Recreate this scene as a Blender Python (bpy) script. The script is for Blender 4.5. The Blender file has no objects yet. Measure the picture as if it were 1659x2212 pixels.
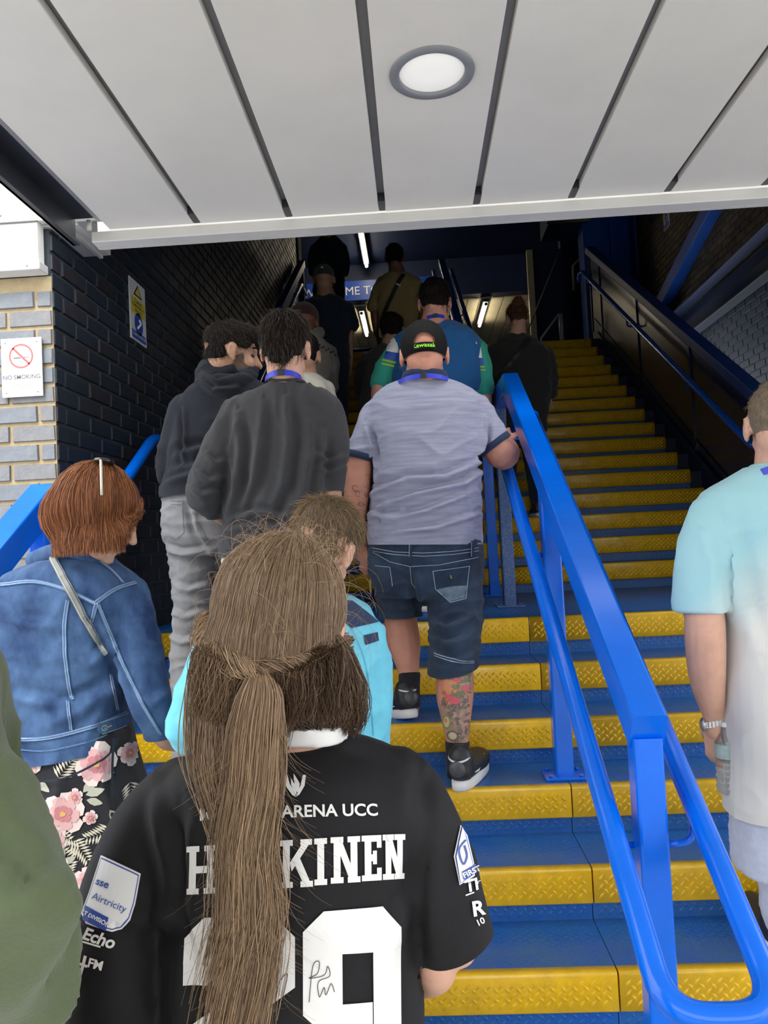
import bpy, bmesh, math, random
import numpy as np
from mathutils import Vector, Matrix, noise
from mathutils.bvhtree import BVHTree
random.seed(7); np.random.seed(7)
SC = bpy.context.scene
COL = SC.collection
# ---------------------------------------------------------------- camera, sky, exposure
cam_d = bpy.data.cameras.new('camera'); cam = bpy.data.objects.new('camera', cam_d); COL.objects.link(cam)
yaw, pitch, roll = 0.04047, 0.03952, -0.04895
F_ = Vector((-math.sin(yaw)*math.cos(pitch), math.cos(yaw)*math.cos(pitch), math.sin(pitch)))
R_ = F_.cross(Vector((0, 0, 1))).normalized(); U_ = R_.cross(F_)
R2 = math.cos(roll)*R_ + math.sin(roll)*U_; U2 = -math.sin(roll)*R_ + math.cos(roll)*U_
cam.matrix_world = Matrix(((R2.x, U2.x, -F_.x, 0), (R2.y, U2.y, -F_.y, 0), (R2.z, U2.z, -F_.z, 1.572), (0, 0, 0, 1)))
cam_d.sensor_fit = 'VERTICAL'; cam_d.sensor_height = 24; cam_d.lens = 24*1631.6/2212; cam_d.clip_start = 0.02
SC.camera = cam
w = bpy.data.worlds.new('overcast_sky'); SC.world = w; w.use_nodes = True
nt = w.node_tree; bg = nt.nodes['Background']
tc = nt.nodes.new('ShaderNodeTexCoord'); sp = nt.nodes.new('ShaderNodeSeparateXYZ'); cr = nt.nodes.new('ShaderNodeValToRGB')
nt.links.new(tc.outputs['Generated'], sp.inputs[0]); nt.links.new(sp.outputs['Z'], cr.inputs[0]); nt.links.new(cr.outputs[0], bg.inputs[0])
cr.color_ramp.elements[0].color = (.64, .66, .70, 1); cr.color_ramp.elements[1].color = (.97, .985, 1, 1)
bg.inputs[1].default_value = 4.4
SC.view_settings.view_transform = 'Standard'; SC.view_settings.look = 'None'; SC.view_settings.gamma = 1
SC.view_settings.use_curve_mapping = False; SC.view_settings.exposure = 0.0
sd = bpy.data.lights.new('hazy_sun', 'SUN'); sd.energy = 2.6; sd.angle = math.radians(20); sd.color = (1, .97, .92)
so = bpy.data.objects.new('hazy_sun', sd); COL.objects.link(so)
so.rotation_euler = Vector((-.18, -.62, .76)).to_track_quat('Z', 'Y').to_euler()

# ---------------------------------------------------------------- materials
MATS = {}
def mat(name, col, rough=.6, metal=0., var=0., vscale=8., bump=0., bscale=60., coat=0., spec=.5, col2=None, emit=None, es=1., sheen=0., sss=0., stretch=(1, 1, 1), thr=None, trans=0., alpha=1.):
    if name in MATS: return MATS[name]
    m = bpy.data.materials.new(name); m.use_nodes = True; t = m.node_tree; b = t.nodes['Principled BSDF']
    c = tuple(col)+(1,)
    b.inputs['Base Color'].default_value = c
    b.inputs['Roughness'].default_value = rough; b.inputs['Metallic'].default_value = metal
    b.inputs['Specular IOR Level'].default_value = spec
    if coat: b.inputs['Coat Weight'].default_value = coat; b.inputs['Coat Roughness'].default_value = .12
    if sheen: b.inputs['Sheen Weight'].default_value = sheen; b.inputs['Sheen Roughness'].default_value = .6
    if sss:
        b.inputs['Subsurface Weight'].default_value = sss; b.inputs['Subsurface Radius'].default_value = (1, .35, .2); b.inputs['Subsurface Scale'].default_value = .012
    if trans: b.inputs['Transmission Weight'].default_value = trans
    if alpha < 1: b.inputs['Alpha'].default_value = alpha
    if emit: b.inputs['Emission Color'].default_value = tuple(emit)+(1,); b.inputs['Emission Strength'].default_value = es
    tcn = t.nodes.new('ShaderNodeTexCoord'); mp = t.nodes.new('ShaderNodeMapping'); mp.inputs['Scale'].default_value = stretch
    t.links.new(tcn.outputs['Object'], mp.inputs[0])
    if var or col2:
        n = t.nodes.new('ShaderNodeTexNoise'); n.inputs['Scale'].default_value = vscale; n.inputs['Detail'].default_value = 6; n.inputs['Roughness'].default_value = .6
        t.links.new(mp.outputs[0], n.inputs['Vector'])
        r = t.nodes.new('ShaderNodeValToRGB')
        r.color_ramp.elements[0].position = thr[0] if thr else .3; r.color_ramp.elements[1].position = thr[1] if thr else .7
        if col2: r.color_ramp.elements[0].color = c; r.color_ramp.elements[1].color = tuple(col2)+(1,)
        else:
            r.color_ramp.elements[0].color = tuple(x*(1-var) for x in col)+(1,); r.color_ramp.elements[1].color = tuple(min(1, x*(1+var)) for x in col)+(1,)
        t.links.new(n.outputs['Fac'], r.inputs[0]); t.links.new(r.outputs[0], b.inputs['Base Color'])
    if bump:
        n2 = t.nodes.new('ShaderNodeTexNoise'); n2.inputs['Scale'].default_value = bscale; n2.inputs['Detail'].default_value = 3
        t.links.new(mp.outputs[0], n2.inputs['Vector'])
        bp = t.nodes.new('ShaderNodeBump'); bp.inputs['Strength'].default_value = bump; bp.inputs['Distance'].default_value = .004
        t.links.new(n2.outputs['Fac'], bp.inputs['Height']); t.links.new(bp.outputs[0], b.inputs['Normal'])
    MATS[name] = m; return m

YEL = mat('yellow_paint', (.76, .45, .006), .36, var=.14, vscale=14, bump=.25, bscale=90, coat=.3)
BLU = mat('blue_floor_paint', (.006, .10, .42), .42, bump=.3, bscale=80, coat=.2, col2=(.035, .14, .30), vscale=5, thr=(.35, .75))
RAILB = mat('blue_gloss_paint', (.0005, .135, .74), .22, var=.10, vscale=5, bump=.12, bscale=35, coat=.3, spec=.3)
NAVY = mat('navy_gloss_panel', (.004, .016, .07), .28, var=.3, vscale=3, bump=.25, bscale=30, coat=.4)
NAVYM = mat('navy_matt_paint', (.004, .012, .045), .6, var=.3, vscale=3)
STEELB = mat('blue_steel_paint', (.006, .06, .30), .45, var=.2, vscale=4, bump=.1, bscale=30)
WHITEP = mat('white_ceiling_panel', (.70, .675, .625), .42, var=.05, vscale=3, col2=None)
WHITET = mat('white_metal_trim', (.62, .61, .585), .35, var=.05, vscale=5)
CLAD = mat('white_cladding_sheet', (.83, .82, .76), .5, var=.06, vscale=4)
GREY = mat('grey_channel_metal', (.30, .30, .30), .45, var=.1, vscale=5)
DARKG = mat('dark_grey_metal', (.035, .038, .045), .4, var=.2, vscale=6)
MORT = mat('cream_mortar', (.42, .33, .19), .9, var=.12, vscale=30, bump=.5, bscale=200)
BRICKG = mat('blue_grey_brick', (.135, .155, .18), .62, bump=.35, bscale=120, col2=(.20, .215, .235), vscale=22)
BRICKG2 = mat('grey_brick', (.155, .16, .17), .65, bump=.35, bscale=120, col2=(.22, .22, .225), vscale=26)
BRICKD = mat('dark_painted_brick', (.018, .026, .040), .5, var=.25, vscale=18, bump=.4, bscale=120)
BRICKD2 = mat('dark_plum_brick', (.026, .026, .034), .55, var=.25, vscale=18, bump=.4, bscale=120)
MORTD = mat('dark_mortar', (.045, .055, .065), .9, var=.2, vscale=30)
BRICKB = mat('brown_brick', (.15, .115, .075), .75, var=.2, vscale=10, bump=.4, bscale=100)
MORTB = mat('pale_mortar', (.065, .055, .04), .9, var=.15, vscale=30)
ASPH = mat('grey_paving', (.32, .31, .29), .85, var=.15, vscale=20, bump=.3, bscale=150)
SOFF = mat('beige_glossy_ceiling', (.46, .42, .30), .22, var=.1, vscale=2)
LAMP = mat('fluorescent_lamp', (1, 1, 1), .4, emit=(1, .86, .62), es=45)
WALLY = mat('dim_beige_wall', (.34, .31, .22), .5, var=.15, vscale=2)
SIGNW = mat('white_sign_plate', (.80, .80, .79), .35, var=.02)
RED = mat('red_print', (.75, .10, .09), .5)
BLK = mat('black_print', (.02, .02, .022), .5)
GRYP = mat('grey_print', (.13, .13, .14), .5)
YELP = mat('yellow_print', (.72, .58, .06), .5)
BLUP = mat('blue_print', (.01, .07, .42), .4)
WHT = mat('white_print', (.82, .82, .80), .5)

# ---------------------------------------------------------------- helpers
def link(o):
    COL.objects.link(o); return o
def new_mesh(name, verts, faces, m=None, parent=None, smooth=False):
    me = bpy.data.meshes.new(name)
    me.from_pydata([tuple(v) for v in verts], [], [tuple(f) for f in faces]); me.update()
    if m:
        for q in (m if isinstance(m, (list, tuple)) else [m]): me.materials.append(q)
    if smooth: me.polygons.foreach_set('use_smooth', [True]*len(me.polygons))
    o = link(bpy.data.objects.new(name, me))
    if parent: o.parent = parent
    return o
def from_bm(name, bm, m=None, parent=None, smooth=False):
    me = bpy.data.meshes.new(name); bm.normal_update(); bm.to_mesh(me); bm.free()
    if m:
        for q in (m if isinstance(m, (list, tuple)) else [m]): me.materials.append(q)
    if smooth: me.polygons.foreach_set('use_smooth', [True]*len(me.polygons))
    o = link(bpy.data.objects.new(name, me))
    if parent: o.parent = parent
    return o
def box_bm(bm, x0, x1, y0, y1, z0, z1, bev=0., mi=0):
    vs = [bm.verts.new((x, y, z)) for x in (x0, x1) for y in (y0, y1) for z in (z0, z1)]
    fs = [(0, 1, 3, 2), (4, 6, 7, 5), (0, 4, 5, 1), (2, 3, 7, 6), (0, 2, 6, 4), (1, 5, 7, 3)]
    ff = [bm.faces.new([vs[i] for i in f]) for f in fs]
    for f in ff: f.material_index = mi
    if bev:
        es = list({e for f in ff for e in f.edges})
        bmesh.ops.bevel(bm, geom=es, offset=bev, segments=2, affect='EDGES', profile=.5)
def box(name, x0, x1, y0, y1, z0, z1, m, parent=None, bev=0.):
    bm = bmesh.new(); box_bm(bm, x0, x1, y0, y1, z0, z1, bev); return from_bm(name, bm, m, parent)
def thing(name, label, cat, loc=(0, 0, 0), group=None):
    o = link(bpy.data.objects.new(name, None)); o.location = loc; o.empty_display_size = .1
    o['label'] = label; o['category'] = cat
    if group: o['group'] = group
    return o
def root0(name, label, cat, group=None):          # an Empty whose parts keep world coordinates
    return thing(name, label, cat, (0, 0, 0), group)
def tag(o, label, cat, group=None):
    o['label'] = label; o['category'] = cat
    if group: o['group'] = group
    return o
def struct(o):
    o['kind'] = 'structure'; return o
def sweep(bm, pts, prof, closed=True, mi=0, up=Vector((0, 0, 1))):
    """sweep a profile (list of (side, up)) along pts with mitred joints"""
    pts = [Vector(p) for p in pts]; rings = []
    for i, p in enumerate(pts):
        a = (pts[i]-pts[i-1]).normalized() if i else (pts[1]-pts[0]).normalized()
        b = (pts[i+1]-pts[i]).normalized() if i < len(pts)-1 else a
        t = (a+b).normalized(); sc = 1/max(.35, t.dot(a))
        s = t.cross(up).normalized(); n = s.cross(t).normalized()
        rings.append([bm.verts.new(p+s*x+n*y*sc) for x, y in prof])
    k = len(prof)
    for i in range(len(rings)-1):
        for j in range(k):
            f = bm.faces.new((rings[i][j], rings[i][(j+1) % k], rings[i+1][(j+1) % k], rings[i+1][j])); f.material_index = mi
    for r, rev in ((rings[0], False), (rings[-1], True)):
        f = bm.faces.new(r if rev else r[::-1]); f.material_index = mi
def rect_prof(w_, h_, r=.006):
    out = []
    for cx, cy, a0 in ((1, 1, 0), (-1, 1, 90), (-1, -1, 180), (1, -1, 270)):
        for a in (0, 45, 90):
            t = math.radians(a0+a); out.append((cx*(w_/2-r)+r*math.cos(t), cy*(h_/2-r)+r*math.sin(t)))
    return out
def circ(r, n=20): return [(r*math.cos(2*math.pi*i/n), r*math.sin(2*math.pi*i/n)) for i in range(n)]
def tube(bm, pts, r, n=20, mi=0):
    """round tube along points, parallel transport frame"""
    pts = [Vector(p) for p in pts]; N = len(pts); rr = r if isinstance(r, (list, tuple)) else [r]*N
    t0 = (pts[1]-pts[0]).normalized(); u = t0.cross(Vector((0, 0, 1)))
    if u.length < .1: u = t0.cross(Vector((1, 0, 0)))
    u.normalize(); rings = []
    for i, p in enumerate(pts):
        t = (pts[min(i+1, N-1)]-pts[max(i-1, 0)]).normalized(); u = (u-t*u.dot(t)).normalized(); v = t.cross(u)
        rings.append([bm.verts.new(p+(u*math.cos(2*math.pi*j/n)+v*math.sin(2*math.pi*j/n))*rr[i]) for j in range(n)])
    for i in range(N-1):
        for j in range(n):
            f = bm.faces.new((rings[i][j], rings[i][(j+1) % n], rings[i+1][(j+1) % n], rings[i+1][j])); f.material_index = mi; f.smooth = True
    bm.faces.new(rings[0][::-1]).material_index = mi; bm.faces.new(rings[-1]).material_index = mi
def fillet(pts, r=.12, n=7):
    pts = [Vector(p) for p in pts]; out = [pts[0]]
    for i in range(1, len(pts)-1):
        a = (pts[i-1]-pts[i]); b = (pts[i+1]-pts[i]); ra = min(r, a.length*.48, b.length*.48)
        p0 = pts[i]+a.normalized()*ra; p2 = pts[i]+b.normalized()*ra
        for k in range(n+1):
            t = k/n; out.append(p0*(1-t)**2+pts[i]*2*t*(1-t)+p2*t*t)
    out.append(pts[-1]); return out
def smoothall(o):
    o.data.polygons.foreach_set('use_smooth', [True]*len(o.data.polygons)); return o
def text_mesh(s, size, m, name='lettering', parent=None, mat4=None, bold=0., extr=.0006, align='CENTER', shear=0., sx=1.):
    cu = bpy.data.curves.new('tmp', 'FONT'); cu.body = s; cu.size = size; cu.align_x = align; cu.offset = bold; cu.extrude = extr; cu.shear = shear; cu.resolution_u = 4
    to = link(bpy.data.objects.new('tmp', cu)); bpy.context.view_layer.update()
    me = bpy.data.meshes.new_from_object(to.evaluated_get(bpy.context.evaluated_depsgraph_get())); me.name = name
    bpy.data.objects.remove(to); bpy.data.curves.remove(cu)
    me.transform(Matrix.Diagonal((sx, 1, 1, 1)))
    if mat4 is not None: me.transform(mat4)
    me.materials.clear(); me.materials.append(m)
    o = link(bpy.data.objects.new(name, me))
    if parent: o.parent = parent
    return o
def frame(o, r, u, n):   # local x->r, y->u, z->n at o
    return Matrix(((r[0], u[0], n[0], o[0]), (r[1], u[1], n[1], o[1]), (r[2], u[2], n[2], o[2]), (0, 0, 0, 1)))

# ---------------------------------------------------------------- stairs
RS, GO = .17, .2712
def ny(k): return 2.185+k*GO          # lower flight nosing k (-1..5)
def nz(k): return .34+RS*k
XL, XM, XR = -1.36, .503, 2.235
def lozenges(bm, w_, h_, ox, oy, frame_fn, L=.0145, W=.0046, H=.0026, pitch=.0315, row=.025, mi=0):
    nx = int(w_/pitch); nr = max(1, int(round(h_/row)))
    for i in range(nx):
        for j in range(nr):
            for q in (0, 1):
                cx = ox+(i+.5+q*.5)*pitch; cy = oy+(j+.5+(q*.5))*h_/nr
                if cy > oy+h_-.006 or cx > ox+w_-.012: continue
                a = math.radians(48 if q == 0 else -48); l = L if q == 0 else L*.8
                ca, sa = math.cos(a), math.sin(a)
                P_ = [(-l, 0, 0), (0, -W, 0), (l, 0, 0), (0, W, 0), (-l*.45, 0, H), (l*.45, 0, H)]
                vs = [bm.verts.new(frame_fn(cx+x*ca-y*sa, cy+x*sa+y*ca, z)) for x, y, z in P_]
                for f in ((0, 1, 4), (1, 2, 5), (1, 5, 4), (2, 3, 5), (3, 4, 5), (3, 0, 4)):
                    ff = bm.faces.new([vs[t] for t in f]); ff.material_index = mi; ff.smooth = True
def nosing_mesh(w_, coarse=False):
    """nosing channel: local origin at front top edge, x along the step"""
    bm = bmesh.new(); g = .0025; h = .112; d = .032; r = .012
    prof = [(d, 0.), (r, 0.)]+[(r-r*math.sin(t), -r+r*math.cos(t)) for t in (.4, .8, 1.2, 1.57)]+[(0, -h+.004), (.004, -h), (.03, -h), (.03, -.02), (d, -.004)]
    a = [bm.verts.new((g, y, z)) for y, z in prof]; b = [bm.verts.new((w_-g, y, z)) for y, z in prof]; n = len(prof)
    for i in range(n):
        f = bm.faces.new((a[i], a[(i+1) % n], b[(i+1) % n], b[i])); f.smooth = i < 6
    bm.faces.new(a[::-1]); bm.faces.new(b)
    lozenges(bm, w_-.02, .082, .01, -.100, lambda x, y, z: Vector((x, -z, y)), row=.027)
    me = bpy.data.meshes.new('nosing'); bm.normal_update(); bm.to_mesh(me); bm.free(); me.materials.append(YEL); return me
def plate_mesh(name, w_, dep, vertical):
    bm = bmesh.new(); g = .0012
    if vertical:   # riser plate facing -y, height dep, hanging from local z=0 down
        box_bm(bm, g, w_-g, 0, .006, -dep, 0)
        lozenges(bm, w_-.02, dep-.02, .01, -dep+.012, lambda x, y, z: Vector((x, -z, y)), row=.03)
    else:
        box_bm(bm, g, w_-g, 0, dep, -.008, 0)
        lozenges(bm, w_-.02, dep-.02, .01, .01, lambda x, y, z: Vector((x, y, z)), row=.03, H=.0016)
    me = bpy.data.meshes.new(name); bm.normal_update(); bm.to_mesh(me); bm.free(); me.materials.append(BLU); return me
def put(name, me, loc, parent):
    o = link(bpy.data.objects.new(name, me)); o.location = loc; o.parent = parent; return o
segs = [(XL, XM-XL), (XM, XR-XM)]
low = root0('staircase', 'lower flight of blue tread plate steps with yellow nosings up to the landing', 'staircase')
upp = root0('staircase', 'long upper flight of narrow looking yellow nosed steps beyond the landing', 'staircase')
nm = [nosing_mesh(w_) for _, w_ in segs]
tm = [plate_mesh('tread', w_, GO+.005, False) for _, w_ in segs]
rm = [plate_mesh('riser', w_, .175, True) for _, w_ in segs]
lm = [plate_mesh('landing_plate', w_, 1.55-.03, False) for _, w_ in segs]
for k in range(-1, 6):
    for s, (x0, w_) in enumerate(segs):
        put('nosing', nm[s], (x0, ny(k), nz(k)), low)
        put('riser', rm[s], (x0, ny(k)+.026, nz(k)-.004), low)
        if k < 5: put('tread', tm[s], (x0, ny(k)+.03, nz(k)-.001), low)
        else: put('landing_plate', lm[s], (x0, ny(k)+.03, nz(k)-.001), low)
Y2 = 5.084
for j in range(16):
    for s, (x0, w_) in enumerate(segs):
        put('nosing', nm[s], (x0, Y2+GO*j, 1.19+RS*(j+1)), upp)
        put('riser', rm[s], (x0, Y2+GO*j+.026, 1.19+RS*(j+1)-.004), upp)
        if j < 15: put('tread', tm[s], (x0, Y2+GO*j+.03, 1.19+RS*(j+1)-.001), upp)
# stringers: sloping side plates beside the treads
def stringer(y0, z0, y1, z1, x, w_, parent, m, up=.16, dn=.25):
    v = []
    for xx in (x, x+w_):
        v += [(xx, y0, z0-dn), (xx, y0, z0+up), (xx, y1, z1+up), (xx, y1, z1-dn)]
    return new_mesh('stringer', v, [(0, 1, 2, 3), (7, 6, 5, 4), (0, 4, 5, 1), (1, 5, 6, 2), (2, 6, 7, 3), (3, 7, 4, 0)], m, parent)
stringer(Y2-.3, 1.19, Y2+GO*15+.1, 3.96, XR+.10, .02, upp, NAVY, up=.05)
for (ya, za, yb, zb) in ((1.95, -.06, 3.6, .97), (3.55, .97, 5.2, .97), (5.15, 1.05, 9.2, 3.60)):
    v = [(x, y, z+d) for x in (XL, XR+.1) for (y, z) in ((ya, za), (yb, zb)) for d in (0, -.05)]
    struct(new_mesh('floor_soffit', v, [(0, 1, 3, 2), (4, 6, 7, 5), (0, 4, 5, 1), (2, 3, 7, 6), (0, 2, 6, 4), (1, 5, 7, 3)], NAVYM))
stringer(1.90, .17, ny(5), 1.19, XR+.10, .02, low, NAVY, up=.05)
stringer(Y2-.1, 1.25, Y2+GO*15, 3.96, XL-.004, .014, upp, STEELB, up=.02)
stringer(1.95, .17, ny(5)+.2, 1.30, XL-.004, .014, low, STEELB, up=.10)
# dark closing plates between the nosing ends and the balustrade
for j in range(16): box('end_plate', XR, XR+.10, Y2+GO*j+.04, Y2+GO*(j+1)+.04, 1.19+RS*(j)-.02, 1.19+RS*(j+1)-.02, NAVYM, upp)
for k in range(-1, 6): box('end_plate', XR, XR+.10, ny(k)+.04, ny(k+1)+.04 if k < 5 else Y2, nz(k)-.19, nz(k)-.012, NAVYM, low)

# ---------------------------------------------------------------- ground, upper floor, hidden shell
struct(box('floor', -9, 9, -12, 1.935, -.2, 0, ASPH))
struct(box('wall_sky_block', -16, 16, -15, -14.5, 0, 3.4, BRICKB))  # added unseen wall behind the camera, cuts low sky light into the stairwell
struct(box('floor_upper', -3.5, 4.5, Y2+GO*15+.031, 20, 3.6, 3.908, NAVYM))
struct(box('ceiling', -3.5, 5, 3.2, 13.7, 6.62, 6.8, NAVYM))
struct(box('ceiling_corridor', -3.5, 5, 13.72, 20, 5.95, 6.2, SOFF))
struct(box('wall_back', -3.5, 5, 19.5, 19.7, 3.9, 6.0, WALLY))
# ribs and roof beams under the dark ceiling
for i, y in enumerate((5.2, 7.4, 9.6)):
    struct(box('ceiling_beam', -1.3, 3.35, y, y+.2, 6.3, 6.62, NAVYM))
# bulkhead with the blue welcome sign
struct(box('wall_bulkhead', -3.5, 5, 13.5, 13.72, 5.95, 6.7, NAVYM))
sg = root0('sign', 'long blue sign with white capitals high above the top of the stairs', 'sign')
b = box('board', -1.75, .75, 13.46, 13.499, 5.955, 6.31, BLUP, sg)
text_mesh('WELCOME TO', .215, WHT, parent=sg, mat4=frame((-1.12, 13.455, 6.055), (1, 0, 0), (0, 0, 1), (0, -1, 0)), align='CENTER', sx=1.0)
text_mesh('FC', .215, WHT, parent=sg, mat4=frame((.45, 13.455, 6.055), (1, 0, 0), (0, 0, 1), (0, -1, 0)), align='CENTER')
# side walls of the upper hall
struct(box('wall_hall_left', -3.6, -3.5, 9.7, 20, 3.6, 6.8, NAVYM))
struct(box('wall_hall_right', 4.5, 4.6, 12, 20, 3.6, 6.8, NAVYM))
struct(box('wall_hall_side', 2.45, 4.5, 11.6, 11.75, 3.6, 6.7, NAVYM))

# ---------------------------------------------------------------- brick walls
def brick_wall(name, o, r, n, length, zmax, bl, bh, jt, mats, mort, keep, zdark=-1, cap=300, thick=.3, rnd=.003, offs=.5, start=0., side=None, ztop=None):
    """o: lower corner of face, r: direction along, n: outward normal. keep(p)->screen weight or None"""
    o, r, n = Vector(o), Vector(r), Vector(n)
    A, B = o, o+r*length
    q = [A, B, B-n*thick, A-n*thick]
    w0 = new_mesh(name, [p+Vector((0, 0, 0))-n*.006 if i < 2 else p for i, p in enumerate(q)]+[p+Vector((0, 0, zmax))-(n*.006 if i < 2 else Vector()) for i, p in enumerate(q)],
                  [(0, 1, 5, 4), (1, 2, 6, 5), (2, 3, 7, 6), (3, 0, 4, 7), (4, 5, 6, 7), (3, 2, 1, 0)], mort)
    struct(w0)
    items = []
    for i in range(int(zmax/(bh+jt))):
        x = start-(bl+jt)*((i % 2)*offs)
        while x < length:
            x0, x1 = max(x, 0), min(x+bl, length)
            if x1-x0 > .03:
                c = o+r*((x0+x1)/2)+Vector((0, 0, i*(bh+jt)+bh/2)); k = keep(c)
                if k is not None: items.append((k, c, x1-x0))
            x += bl+jt
    items.sort(key=lambda t: -t[0])
    cache = {}
    def bmesh_brick(bm, c, l, dn, mi):
        hl, hh = l/2, bh/2; e = .004
        pts = []
        for (sx, sz, dd, ee) in ((-1, -1, -.012, 0), (1, -1, -.012, 0), (1, 1, -.012, 0), (-1, 1, -.012, 0), (-1, -1, dn, e), (1, -1, dn, e), (1, 1, dn, e), (-1, 1, dn, e)):
            pts.append(bm.verts.new(c+r*(sx*(hl-ee))+Vector((0, 0, sz*(hh-ee)))+n*dd))
        for f in ((4, 5, 6, 7), (0, 1, 5, 4), (1, 2, 6, 5), (2, 3, 7, 6), (3, 0, 4, 7)):
            bm.faces.new([pts[t] for t in f]).material_index = mi
    for k, c, l in items[:cap]:
        key = (round(l, 2), random.randrange(3), c.z < zdark)
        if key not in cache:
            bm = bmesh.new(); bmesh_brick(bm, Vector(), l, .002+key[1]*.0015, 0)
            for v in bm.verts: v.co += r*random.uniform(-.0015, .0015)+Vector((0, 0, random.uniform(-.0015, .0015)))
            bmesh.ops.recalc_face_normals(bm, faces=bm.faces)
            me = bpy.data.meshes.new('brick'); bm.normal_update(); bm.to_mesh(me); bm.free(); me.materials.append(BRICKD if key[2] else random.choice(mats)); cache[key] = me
        ob = link(bpy.data.objects.new('brick', cache[key])); ob.location = c; ob.parent = w0
    if items[cap:]:
        bm = bmesh.new()
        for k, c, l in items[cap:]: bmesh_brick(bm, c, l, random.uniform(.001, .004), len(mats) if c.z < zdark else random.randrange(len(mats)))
        bmesh.ops.recalc_face_normals(bm, faces=bm.faces)
        s_ = from_bm('brickwork', bm, list(mats)+[BRICKD], w0); s_['kind'] = 'stuff'
    return w0
def near(c):
    d = (c-Vector((0, 0, 1.572))); return 1/d.length
# front pier (left) : visible sliver beside the frame edge
brick_wall('wall_pier_left', (-2.60, 2.85, 0), (1, 0, 0), (0, -1, 0), 1.23, 2.672, .215, .0645, .0105, [BRICKG, BRICKG2, BRICKG], MORT,
           lambda c: (1/(c-Vector((-1.3, 2, 1.6))).length if c.x > -2.1 else None), thick=.012, start=.045)
struct(box('wall_pier_core', -2.6, -1.42, 2.87, 3.2, 0, 2.67, MORTD))
# dark side wall of the stairwell
def keep_side(c):
    if c.z < 1.36+.6269*(c.y-5.084)-.3 and c.y < 9.2: return None
    d = c-Vector((0, 0, 1.572)); t = d.z/c.y
    if t > .52: return None
    return 1/c.y-.12*abs(t-.15)/2
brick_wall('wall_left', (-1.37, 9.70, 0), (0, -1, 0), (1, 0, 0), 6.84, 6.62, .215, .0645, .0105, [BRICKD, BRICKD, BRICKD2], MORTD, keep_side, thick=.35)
# pale end strip of the left wall
struct(box('trim_1', -1.40, -1.345, 9.70, 9.98, 3.9, 6.62, mat('brown_rough_plaster', (.16, .13, .085), .85, var=.25, vscale=10, bump=1., bscale=25)))
# right side wall in brown brick
def keep_right(c):
    t = (c.z-1.572)/c.y
    if t > .52 or t < -.15 or c.y < 4.2: return None
    return 1/c.y
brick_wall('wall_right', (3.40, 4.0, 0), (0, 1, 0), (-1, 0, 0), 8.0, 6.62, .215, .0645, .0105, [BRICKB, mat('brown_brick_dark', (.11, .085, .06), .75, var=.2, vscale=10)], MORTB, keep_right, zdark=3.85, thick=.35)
struct(box('wall_light_block_right', 2.36, 3.9, 2.85, 3.2, 0, 2.95, BRICKG))  # unseen pier added on the right to keep daylight off the interior
struct(box('wall_right_front', 3.4, 3.75, 3.0, 4.0, 0, 6.62, MORTB))
struct(box('wall_outside_left', -6, -2.60, 2.85, 3.2, 0, 2.672, BRICKG))
# wall under the stairs' right side, behind the balustrade
# lintel over the opening, white cladding
struct(box('wall_lintel', -6, 5, 2.83, 3.2, 2.94, 7.2, CLAD))
struct(box('wall_cladding', -6, -1.392, 2.80, 2.849, 2.705, 6.5, CLAD))
cl = struct(box('wall_cladding_panel', -1.388, 5, 2.795, 2.829, 2.868, 6.5, CLAD))
for x in (-1.545,): struct(box('trim_2', x-.002, x+.004, 2.792, 2.80, 2.87, 6.4, GRYP))
struct(box('trim_3', -3, -1.388, 2.790, 2.80, 2.864, 2.868, GRYP))
t4 = struct(box('trim_4', -6, -1.376, 2.775, 2.848, 2.672, 2.706, WHITET, bev=.004))
sc = bmesh.new(); tube(sc, [(-1.425, 2.772, 2.688), (-1.425, 2.777, 2.688)], .005, 10); tube(sc, [(-1.535, 2.795, 2.90), (-1.535, 2.80, 2.90)], .005, 10)
o = from_bm('screw', sc, GREY, t4)
struct(box('trim_5', -1.40, -1.25, 2.84, 3.16, 2.862, 2.94, WHITET, bev=.003))
struct(box('trim_6', -1.30, -1.285, 2.84, 3.16, 2.85, 2.862, WHITET))

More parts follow.
